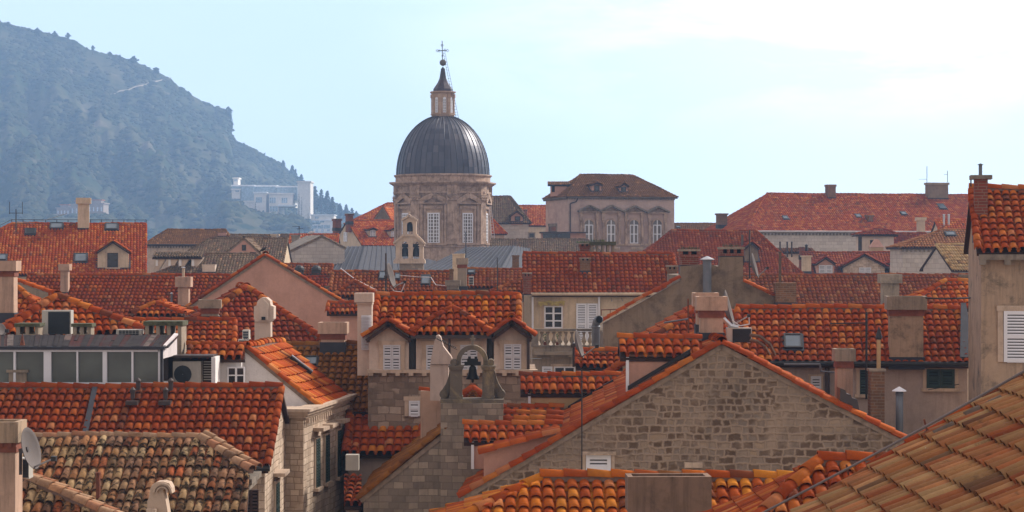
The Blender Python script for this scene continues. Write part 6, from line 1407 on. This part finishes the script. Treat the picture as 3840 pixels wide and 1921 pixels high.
mb = MB(); a = P(1308, 1648, 60.2); tiles(mb, [P(1300, 1700, 59.8), P(1348, 1700, 59.8), P(1348, 1664, 60.5), P(1300, 1664, 60.5)]); mb.build('lower_roof', [M['t_red'], M['under']], h.root)
t = thing('townhouse', 'low red tiled lean-to in the gap beside the stone facade', 'house', P(1330, 1860, 55)); mb = MB()
tiles(mb, [P(1290, 1890, 54.8), P(1356, 1890, 54.8), P(1356, 1780, 57), P(1290, 1780, 57)]); mb.build('roof', [M['t_red'], M['under']], t); mb = MB(); a = P(1298, 1890, 55.1); b = P(1346, 1890, 55.1); mb.wprism([a, b, (b[0], 57, 0), (a[0], 57, 0)], 0, a[2]); mb.build('wall', [M['p_grey']], t)
mb = MB(); mb.box(P(1322, 1762, 58), .35, .35, .42); o = mb.build('meter_box', [M['ac']], origin=P(1322, 1762, 58)); tag(o, 'pale metal box on the wall below the checkered red roof', 'box')
# tan roof
h = house('townhouse', 'tan brown tiled roof with a roof window behind the white house', 1000, 1383, 1279, 1540, 62.5, 28, 0, 0, 0, 't_tan', 'p_grey'); skylight(h, 1140, 1194, 1348, 1385)
chimney(h, 1205, 1292, 1209, 1290, 'cap', mat='p_pinkc', grow=.09, ch=42, d=65.5)
t = thing('chimney', 'pale carved chimney with a rounded top standing on the tan roof', 'chimney', P(988, 1280, 66)); cs_ = 66/F; mb = MB()
mb.box(P(988, 1290, 66.3), 60*cs_, .5, 130*cs_); st = [(952, 1196), (960, 1206), (1016, 1206), (1026, 1196), (1026, 1150), (1015, 1145), (1012, 1128), (998, 1116), (980, 1116), (966, 1128), (962, 1145), (952, 1150)]
mb.prism([P(x, y, 65.95) for x, y in st], (0, .65, 0)); mb.prism([P(x, y, 65.85) for x, y in ((970, 1200), (1006, 1200), (1006, 1140), (988, 1122), (970, 1140))], (0, .1, 0)); mb.build('stack', [M['p_dormer']], t)
mb = MB(); mb.box(P(988, 1200, 65.84), .12, .05, .1); mb.build('opening', [M['dark']], t)
# ================================================================== white house with a stone facade
GA = 59.; h = gable('white_house', 'white rendered gable with a bright orange roof over a stone street facade', (925, 1293), (700, 1330), (1196, 1517), GA, 4.3, 7.16, 't_bright', 'p_white', tileL=False, raker=.12)
mb = MB(); tiles(mb, [P(700, 1338, 58.2), P(918, 1338, 58.2), P(918, 1294, 58.85), P(705, 1294, 58.85)]); capline(mb, P(703, 1293, 58.9), P(922, 1293, 58.9), .1, .38); mb.build('lean_roof', [M['t_orange'], M['under']], h.root)
mb = MB(); a = P(706, 1338, 58.45); b = P(1002, 1338, 58.45); c = P(1200, 1540, 58.9); mb.wprism([(a[0], 58.45, 0), (P(905, 0, 58.45)[0], 58.45, 0), (P(905, 0, 58.45)[0], 58.95, 0), (a[0], 58.95, 0)], 0, a[2]+.02); mb.build('front_wall', [M['p_white']], h.root)
hs = House(); hs.root = h.root; hs.n = V3(0, -1, 0); hs.wp = (P(880, 1400, 58.45), hs.n); 
mb = MB()
o_ = P(905, 1440, 58.45)
hs.wp = (P(880, 1400, 58.4), hs.n); window(hs, 853, 1376, 918, 1470, 'glass', cols=2, rows=3, trim=None, parent=None, sill=False, fr=.035, mt=.035)
mb.box(P(825, 1362, 58.4), .2, .14, .1); mb.build('wall_lamp', [M['ac']], h.root)
o, u_, v_, n_ = plane_axes([h.Rt, h.Rt+h.r*4, h.A+h.r*4, h.A]); mb = MB()
a = ray(1082, 1348, h.Rt, n_)+n_*.1; b = ray(1160, 1408, h.Rt, n_)+n_*.1; mb.bar(a, b, .28, .09, up=n_, mi=1); mb.bar(a+n_*.06, b+n_*.06, .12, .02, up=n_, mi=0); mb.build('skylight', [M['steel'], M['darkmetal']], h.root, h.roof)
r_ = V3(math.sin(R(7.16)), math.cos(R(7.16)), 0); e_ = V3(r_[1], -r_[0], 0); C0 = P(1138, 1586, 57); C0[2] = 0; zt = P(1138, 1548, 57)[2]
mb = MB(); mb.wprism([C0-e_*4, C0, C0+r_*6.2, C0+r_*6.2-e_*4], 0, zt); fac = mb.build('stone_facade', [M['s_rough']], h.root)
mb = MB()
for (o_, z0, z1) in ((.08, -.14, -.06), (.15, -.06, .03), (.22, .03, .11)):
    mb.wprism([C0-e_*4-r_*o_, C0+e_*o_-r_*o_, C0+e_*o_+r_*(6.2+o_), C0-e_*.3+r_*(6.2+o_), C0-e_*.3+r_*.9, C0-e_*4+r_*.9], zt+z0, zt+z1)
for k in range(22): mb.box(C0+e_*.08+r_*(.2+k*.28)+V3(0, 0, zt-.28), .1, .1, .12, (e_, r_, V3(0, 0, 1)))
mb.build('cornice', [M['s_trim']], h.root)
pl = (C0, e_); hs = House(); hs.root = h.root; hs.n = e_
for (x0, y0, x1, y1) in ((1175, 1648, 1197, 1832), (1211, 1634, 1232, 1812), (1257, 1616, 1275, 1790)):
    a = ray(x0, y1, *pl); b = ray(x1, y1, *pl); w_ = np.linalg.norm((b-a)[:2])*.66; c = (a+b)/2; z1 = ray(x0, y0, *pl)[2]; z0 = a[2]; c[2] = z0
    window_at(h.root, c, w_, z1-z0, e_, 'shutter', trim='s_trim', tw=.05, mat='green', parent=fac)
    g = MB(); g.box(c+V3(0, 0, z1-z0+.22)+e_*.12, w_+.32, .34, .1, (r_, e_, V3(0, 0, 1)), 0); g.build('window_hood', [M['s_trim']], h.root, fac)
# ================================================================== conservatory and condenser niche
t = thing('conservatory', 'glazed rooftop conservatory with white frames under a dark corrugated roof', 'conservatory', P(300, 1440, 56)); CV = 56.
mb = MB(); 
x = -60
while x < 614:
    w_ = random.uniform(9, 26)
    nseg = random.choice((1, 1, 2))
    for s_ in range(nseg):
        f0, f1 = s_/nseg, (s_+1)/nseg
        A = lambda px, f: P(px+38*f*(px/614), 1300-43*f, CV+1.9*f)
        a, b, c, d_ = A(x, f0), A(x+w_-.6, f0), A(x+w_-.6, f1), A(x, f1); up2 = V3(0, 0, random.uniform(0, .025))
        mb.prism([a+up2, b+up2, c+up2, d_+up2], (0, 0, -.04)); 
    x += w_
cr = mb.build('roof', [M['corr']], t)
mb = MB(); ex_ = V3(1, 0, 0)
for (x0, x1, y0, y1, mt_) in ((-60, 618, 1299, 1311, 1),): a = P(x0, y1, CV-.05); b = P(x1, y0, CV-.05); mb.box(V3((a[0]+b[0])/2, CV-.05, a[2]), b[0]-a[0], .14, b[2]-a[2], None, 1)
for (x0, x1, y0, y1) in ((-60, 597, 1311, 1319), (-60, 597, 1434, 1460), (165, 193, 1319, 1434), (288, 294, 1319, 1434), (386, 402, 1319, 1434), (494, 501, 1319, 1434), (594, 603, 1311, 1460), (52, 60, 1319, 1434)):
    a = P(x0, y1, CV); b = P(x1, y0, CV); mb.box(V3((a[0]+b[0])/2, CV, a[2]), b[0]-a[0], .1, b[2]-a[2], None, 0)
a = P(603, 1462, CV); b = P(612, 1311, CV); mb.box(V3((a[0]+b[0])/2, CV-.02, a[2]), b[0]-a[0], .16, b[2]-a[2], None, 1); mb.build('frame', [M['white'], M['flash']], t)
for (x0, x1) in ((-60, 52), (60, 165), (193, 288), (294, 386), (402, 494), (501, 594)):
    a = P(x0, 1434, CV+.02); b = P(x1, 1319, CV+.02); g = MB(); g.box(V3((a[0]+b[0])/2, CV+.05, a[2]), b[0]-a[0], .02, b[2]-a[2]); g.build('pane', [M['greenglass']], t)
mb = MB(); mb.prism([P(612, 1345, CV), P(612, 1300, CV), P(656, 1258, CV+1.9), P(664, 1262, CV+1.9), P(664, 1330, CV+1.9)], (-.1, 0, 0)); mb.prism([P(612, 1303, CV)+V3(0, 0, 0), P(622, 1303, CV), P(668, 1259, CV+1.9), P(654, 1257, CV+1.9)], (0, 0, .06)); a = P(612, 1345, CV)
mb.build('end_wall', [M['plasticwhite']], t)
mb = MB(); a = P(-60, 1460, CV+.1); b = P(606, 1300, CV+.1); mb.wprism([(a[0], CV+.3, 0), (b[0], CV+.3, 0), (b[0], CV+1.9, 0), (a[0], CV+1.9, 0)], 0, P(0, 1440, CV)[2]); mb.build('base_wall', [M['p_white']], t)
t = thing('condenser_niche', 'dark boxed niche with a flat roof between conservatory and white house', 'niche', P(708, 1440, 57.5)); ND = 57.5
mb = MB(); a = P(612, 1460, ND); b = P(796, 1340, ND); mb.box(V3((a[0]+b[0])/2, ND+.9, a[2]), b[0]-a[0], .1, b[2]-a[2]); mb.box(V3((a[0]+b[0])/2, ND+.4, b[2]), b[0]-a[0]+.1, 1.1, .06); c = P(622, 1460, ND); mb.box(c+V3(0, .4, 0), .14, 1, b[2]-a[2])
mb.build('box', [M['brownmetal']], t); mb = MB(); a = P(796, 1460, ND-.1); mb.box(a+V3(.05, .3, 0), .11, .9, 1.0*(P(0, 1338, ND)[2]-a[2])); mb.build('pillar', [M['p_white']], t)
mb = MB()
for k in range(8): mb.box(P(779, 1425-k*9.5, ND+.2), .22, .03, .025)
mb.build('louvre', [M['ac']], t)
ac_unit(652, 1354, 757, 1450, 57.7, 'large fan condenser unit inside the dark niche', fan=True)
# ================================================================== front left: red roof, mossy roof
h = house('stone_house', 'wide dark red roof at lower left with a stone gable on its right', -140, 1005, 1434, 1753, 52, 28, 0, 0, 0, 't_red', 's_rough', gutter='darkmetal', ov=.35)
for x in (502, 625):
    p = on(h, x, 1508); mb = MB()
    for dx, dy_, hh2 in ((-.03, 0, .42), (.05, .35, .45)): q = p+V3(dx, dy_, dy_*h.t-.15); mb.lathe(q, [(.06, 0), (.06, hh2), (.075, hh2), (.075, hh2+.05), (.01, hh2+.12)], 10)
    mb.box(p-V3(0, .15, .05), .3, .5, .1); mb.build('flue', [M['brownmetal']], h.root, h.roof)
o, u_, v_, n_ = h.fu; mb = MB(); a = on(h, 360, 1448); b = on(h, 318, 1640); mb.bar(a+n_*.07, b+n_*.07, .13, .05, up=n_, mi=1); mb.build('valley_gutter', [M['flash'], M['flash']], h.root, h.roof)
plr = (h.T(h.W-.12, 0, 0), h.ex)
for (x0, y0, x1, y1) in ((1028, 1815, 1040, 1990), (1096, 1770, 1108, 1920)):
    a = ray(x0, y1, *plr); b = ray(x1, y1, *plr); c = (a+b)/2; w_ = np.linalg.norm((b-a)[:2]); z1 = ray(x0, y0, *plr)[2]; c[2] = a[2]; window_at(h.root, c, w_, z1-a[2], h.ex, 'shutter', trim='s_trim', tw=.08, mat='green', parent=h.wall)
    g = MB(); g.box(c+V3(0, 0, z1-a[2]+.2)+h.ex*.14, w_+.4, .32, .09, (h.ey, h.ex, h.ez)); g.build('window_hood', [M['s_trim']], h.root, h.wall)
t, hb = freechim('small grey chimney with two cowls on the red ridge before the conservatory', 36, 103, 1386, 1442, 56.1, 'slab', mat='p_conc', grow=.05, ch=10, dep=.5)
mb = MB(); mb.lathe(P(84, 1388, 56.2), [(.05, 0), (.05, .3), (.085, .42), (.09, .52), (.06, .55), (.08, .62), (.01, .95)], 12); mb.build('clay_cowl', [M['rust']], t); mb = MB(); mb.tube([P(66, 1390, 56.2), P(66, 1340, 56.2), P(66, 1335, 56.2)], .06, 10); mb.lathe(P(65, 1342, 56.2), [(.07, 0), (.06, .12), (.02, .25)], 8); mb.build('steel_cowl', [M['pipe']], t)
# mossy roof
t = thing('townhouse', 'old mossy mottled tile roof with a pale hip at lower left', 'house', P(450, 1921, 46)); dR = 48.; sl = math.tan(R(28)); pr = P(500, 1643, dR); nn = unit(V3(0, -sl, 1)); pp = lambda x, y: ray(x, y, pr, nn)
mb = MB(); kw = dict(seg=7, lip=True, pitch=.193, row=.40, jit=1.8)
tiles(mb, [pp(-60, 2010), pp(918, 2010), pp(936, 1770), pp(752, 1644), pp(60, 1644)], **kw)
capline(mb, pp(60, 1643)+V3(0, .03, .03), pp(756, 1643)+V3(0, .03, .03), .09, .33, mi=3, mortar=2)
hc_ = V3(.0, .0, .05); capline(mb, pp(940, 1772)+hc_, pp(752, 1646)+hc_, .12, .33, mi=3, mortar=2); capline(mb, pp(952, 1768)+hc_+V3(.05, .3, 0), pp(764, 1640)+V3(0, .25, .05), .11, .33, mi=3)
bk = [pp(60, 1644)+V3(0, 3.2, -1.7), pp(936, 1770)+V3(0, 2, 0), pp(752, 1644), pp(60, 1644)]; mb.add(bk, [[0, 1, 2, 3]], 1); mb.add([pp(936, 1770), bk[1], pp(752, 1644)], [[0, 1, 2]], 1)
M['t_oldcap'] = tile_mat('tile_old_ridge', [(.46, .27, .16), (.5, .33, .21), (.44, .20, .11)], grime=.3, moss=.45, mth=.58, sat=False)
rf = mb.build('roof', [M['t_old'], M['under'], M['mortar'], M['t_oldcap']], t)
mb = MB(); a = pp(912, 2010); mb.wprism([(P(-60, 0, 45)[0], a[1]+.2, 0), (P(912, 0, 45.6)[0], a[1]+.2, 0), (P(925, 0, 48)[0], 48, 0), (P(925, 0, 48)[0], 49.5, 0), (P(-60, 0, 45)[0], 49.5, 0)], 0, a[2]-.2); mb.build('wall', [M['s_rough']], t)
mb = MB(); a = P(940, 1790, 47.2); mb.box(a+V3(-.05, .3, -.1), .3, 1.8, .12); mb.box(a+V3(-.1, .3, -.25), .22, 1.7, .15); mb.build('cornice', [M['s_trimdark']], t)
window_at(t, P(958, 1990, 46.9)+V3(-.1, 0, 0), .33, .9, V3(.2, -1, 0), 'shutter', trim=None, mat='brownsh')
mb = MB(); mb.tube([pp(368, 1870), pp(368, 1870)+V3(0, 0, .55)], .05, 8); mb.lathe(pp(368, 1870)+V3(0, 0, .52), [(.06, 0), (.06, .05)], 8); mb.build('vent_pipe', [M['rust']], t, rf)
t = thing('townhouse', 'corner of an old mottled roof with broken hip tiles in the lower left corner', 'house', P(150, 1921, 40)); pr = P(100, 1800, 42); qq = lambda x, y: ray(x, y, pr, nn)
mb = MB(); tiles(mb, [qq(-60, 2012), qq(560, 2012), qq(108, 1800), qq(-60, 1800)], **kw)
for o_ in (0, .24): capline(mb, qq(565, 2012)+V3(0, o_, .05), qq(100, 1798)+V3(0, o_, .05), .115, .33, mi=3, mortar=2)
mb.build('roof', [M['t_old'], M['under'], M['mortar'], M['t_oldcap']], t); mb = MB(); a = qq(560, 2012); b = qq(-60, 2012); mb.prism([V3(b[0], a[1]+.2, 0), V3(a[0]-.2, a[1]+.2, 0), V3(a[0]-.2, a[1]+.2, a[2]-.1), V3(b[0], a[1]+.2, a[2]-.1)], (0, 1.5, 0)); mb.build('wall', [M['p_pinkc']], t)
t, hb = freechim('pink stained chimney with a wide cap at the lower left edge', -30, 62, 1580, 1840, 39.5, 'cap', mat='p_pinkc', capmat='p_tower', grow=.07, ch=78, dep=.6)
sat_dish(114, 1682, 39, 74, 78, 'large grey dish fixed to the pink chimney at lower left', armend=(202, 1719))
ac_unit(66, 1716, 116, 1792, 40.6, 'air conditioner with a slatted side behind the dish at lower left', dark=True)
t = thing('stone_scroll', 'carved pale stone scroll finial rising from the bottom edge at left', 'stone ornament', P(600, 1921, 36)); X = lambda px, py: P(px, py, 36)
mb = MB()
outl = [(552, 1990), (552, 1880), (560, 1862), (562, 1835), (570, 1818), (588, 1808), (612, 1806), (634, 1812), (644, 1830), (646, 1850), (640, 1852), (634, 1838), (622, 1830), (612, 1838), (622, 1880), (632, 1940), (634, 1990)]
mb.prism([X(x, y) for x, y in outl], (0, .3, 0)); 
for (r0, r1, o_) in ((28, 36, -.05), (18, 23, -.08)):
    for k in range(14):
        a0, a1 = math.pi*(k/14), math.pi*((k+1)/14); mb.prism([X(610+r*math.cos(q), 1846-r*math.sin(q)) for q, r in ((a0, r0), (a0, r1), (a1, r1), (a1, r0))], (0, o_, 0))
mb.box(X(572, 1990)+V3(0, -.08, 0), .16, .16, .38); mb.build('scroll', [M['s_trim']], t)
# ================================================================== front centre and right
h = house('townhouse', 'near orange and rust tiled roof across the bottom centre', 1470, 3080, 1764, 2080, 36, 28, 1.5, 2.6, 0, 't_near', 'p_cream')
chimney(h, 2372, 2644, 1784, 2000, 'cap', mat='p_pot', grow=.09, ch=132, d=35.2, dep=.42, capmat='p_pot')
mb = MB(); a = h.T(h.W*.42, h.dy+.02, h.zr)
h = house('townhouse', 'near red roof with a thick mortared hip at bottom right of centre', 2706, 3950, 1698, 2080, 30, 28, 0, 1.67, 0, 't_orange', 'p_cream', capmat='t_orange')
# large streaked roof at the right edge
DB = 27.; t = thing('townhouse', 'large streaked cream and orange tile roof sloping down across the lower right corner', 'house', P(3600, 2100, 20)); A = P(4150, 1226, DB)-V3(0, 0, .11); B = P(2700, 2087, DB)-V3(0, 0, .11); fw = V3(0, -15, 0)
mb = MB(); tiles(mb, [B, B+fw, A+fw, A], seg=8, lip=True, jit=1.5, pitch=.235, row=.38, under=1, hgt=1.8)
nn = unit(np.cross(A-B, (0, -1, 0))); nn = nn if nn[2] > 0 else -nn
capline(mb, B+V3(0, .03, 0)+nn*.03, A+V3(0, .03, 0)+nn*.03, .10, .55, mi=2, up=nn)
rf = mb.build('roof', [M['t_big'], M['under'], M['t_orange']], t)
mb = MB(); mb.prism([V3(B[0]+.2, DB-.15, 0), V3(A[0], DB-.15, 0), V3(A[0], DB-.15, A[2]-.14), V3(B[0]+.2, DB-.15, B[2])], (0, -14.6, 0)); mb.build('wall', [M['p_grey']], t)
mb = MB(); mb.bar(P(3477, 1616, 26.9), P(3465, 1572, 26.9), .035, .02); mb.bar(P(3468, 1622, 26.9), P(3482, 1612, 26.9), .04, .03); mb.bar(P(3182, 1782, 26.9), P(3174, 1742, 26.9), .035, .02); mb.build('bracket', [M['rust']], t, rf)
pl = (A, nn); 
mb = MB()
for (x, y) in ((3640, 1600), (3700, 1572)):
    c = ray(x, y, *pl); d_ = unit(A-B); s_ = V3(0, 1, 0)
v = []
c = ray(3650, 1590, *pl)+nn*.05; d_ = unit(A-B)
capline(mb, c-d_*.45, c+d_*.45, .11, .45, up=nn); mb.build('loose_tile', [M['wood']], t, rf)
mb = MB(); mb.tube([P(2760+k*100, 1975-k*54.2+10*math.sin(math.pi*k/12), 15-k*.2) for k in range(13)], .0085, 8)
o = mb.build('cable', [M['cable']], origin=P(3360, 1640, 14)); tag(o, 'thick grey cable slung diagonally across the lower right corner', 'cable')
# ================================================================== wires, hoses, gulls and small clutter
def wire(pts, d, label, r=.018, mat='cable', name='cable', sag=0.0, cat='cable'):
    q = []
    for (x0, y0, e0), (x1, y1, e1) in zip(pts[:-1], pts[1:]):
        for k in range(7): t_ = k/7; q.append(P(x0+(x1-x0)*t_, y0+(y1-y0)*t_+sag*math.sin(math.pi*t_), e0+(e1-e0)*t_))
    q.append(P(*pts[-1])); mb = MB(); mb.tube(q, r, 6); o = mb.build(name, [M[mat]], origin=q[0]); tag(o, label, cat); return o
wire([(1278, 1006, 117), (1330, 1046, 112), (1412, 1088, 108)], 0, 'pale cable running down the faded roof beside the small hip', .02, 'plasticwhite')
wire([(1500, 1032, 114), (1560, 1038, 113.5), (1616, 1040, 113), (1634, 1068, 112), (1680, 1072, 111)], 0, 'pale cable looping around the right roof window of the faded roof', .018, 'plasticwhite')
wire([(2812, 1256, 56), (2850, 1262, 56), (2885, 1290, 56), (2905, 1330, 56.5)], 0, 'upper brown hose leaving the panelled air conditioner', .05, 'wood', 'hose', cat='hose')
wire([(2812, 1275, 55.5), (2840, 1280, 55.5), (2868, 1300, 55.5), (2884, 1328, 56)], 0, 'lower brown hose leaving the panelled air conditioner', .045, 'wood', 'hose', cat='hose')
wire([(2708, 1190, 57), (2722, 1205, 57), (2740, 1222, 57), (2768, 1228, 57)], 0, 'silver ribbed duct between pink chimney and large dish', .07, 'steel', 'duct', cat='duct')
wire([(2809, 1190, 57), (2810, 1215, 57), (2775, 1222, 57), (2745, 1200, 57)], 0, 'thin cable looping from the large dish arm', .015, 'plasticwhite')
wire([(1519, 1060, 68), (1505, 1095, 68), (1478, 1092, 68.3), (1465, 1075, 68)], 0, 'thin cable looping below the dish above the checkered roof', .014, 'plasticwhite')
wire([(2940, 1366, 60.8), (3075, 1366, 60.8), (3078, 1392, 60.8), (3130, 1397, 60.8)], 0, 'thin white pipe along the top of the grey wall beside the gutter', .03, 'pipe', 'wall_pipe', cat='pipe')
wire([(1745, 1300, 60), (2030, 1345, 70)], 0, 'slack black wire from the bell arch to the balcony house', .012, 'darkmetal', sag=14)
wire([(60, 835, 140), (250, 800, 150)], 0, 'black wire from the forked antenna to the cream chimney', .02, 'darkmetal', sag=10)
wire([(2440, 1262, 66), (2440, 1246, 66)], 0, 'short dark rod left of the orange hip by the brown wall', .05, 'darkmetal', 'rod', cat='rod')
wire([(2490, 1210, 53), (2580, 1196, 53)], 0, 'grey aerial boom sticking out left of the pink double chimney', .025, 'pipe', 'aerial_boom', cat='antenna')
wire([(2580, 1120, 53), (2582, 1250, 53)], 0, 'rusty rod standing left of the pink double chimney', .022, 'rust', 'rod', cat='rod')
wire([(1747, 870, 190), (1747, 985, 190)], 0, 'thin black rod on the lead roof in front of the drum', .05, 'darkmetal', 'rod', cat='rod')
def gull(px, py, d, label, s=1.0, mat='plasticwhite'):
    c = P(px, py, d); o = thing('gull', label, 'bird', c, 'birds on the roofs'); mb = MB()
    mb.lathe(c+V3(0, 0, .18*s), [(.01, -.2*s), (.05*s, -.12*s), (.085*s, 0), (.07*s, .1*s), (.04*s, .17*s), (.045*s, .22*s), (.01, .27*s)], 10, 0, (V3(0, 1, 0), V3(.5, 0, -.87), V3(.87, 0, .5)))
    mb.build('body', [M[mat]], o, smooth=True); mb = MB(); mb.tube([c, c+V3(0, 0, .1*s)], .01, 4); mb.tube([c+V3(.03, 0, 0), c+V3(.03, 0, .1*s)], .01, 4); mb.build('legs', [M['terra']], o)
gull(1160, 881, 197, 'left one of two white gulls on the slate coped gable', 1.1); gull(1170, 881, 197, 'right one of two white gulls on the slate coped gable', 1.1)
gull(985, 948, 94.5, 'black bird perched on the peak of the big pink gable', .8, 'darkmetal')
# tufts of weeds in gutters and on old chimneys
rw = random.Random(5)
for (x, y, d, lb) in ((2240, 905, 102.6, 'weeds growing on the concrete vent of the middle red roof'), (2190, 911, 102.8, 'weeds growing on the brick chimney of the middle red roof'), (2590, 934, 80.4, 'dry moss tuft on the left brick chimney of the brown wall'), (2745, 925, 80.4, 'dry moss tuft on the right brick chimney of the brown wall')):
    c = P(x, y, d); o = MB()
    for k in range(90):
        a = rw.uniform(0, 6.28); q = c+V3(rw.uniform(-.35, .35), rw.uniform(-.12, .12), 0); e = q+V3(math.cos(a)*.06, math.sin(a)*.06, rw.uniform(.04, .16)); sd = V3(-math.sin(a), math.cos(a), 0)*.012; o.add([q-sd, q+sd, e], [[0, 1, 2]])
    w_ = o.build('weeds', [M['leaf'] if 'weed' in lb else M['moss']], origin=c); tag(w_, lb, 'weeds', kind='stuff')
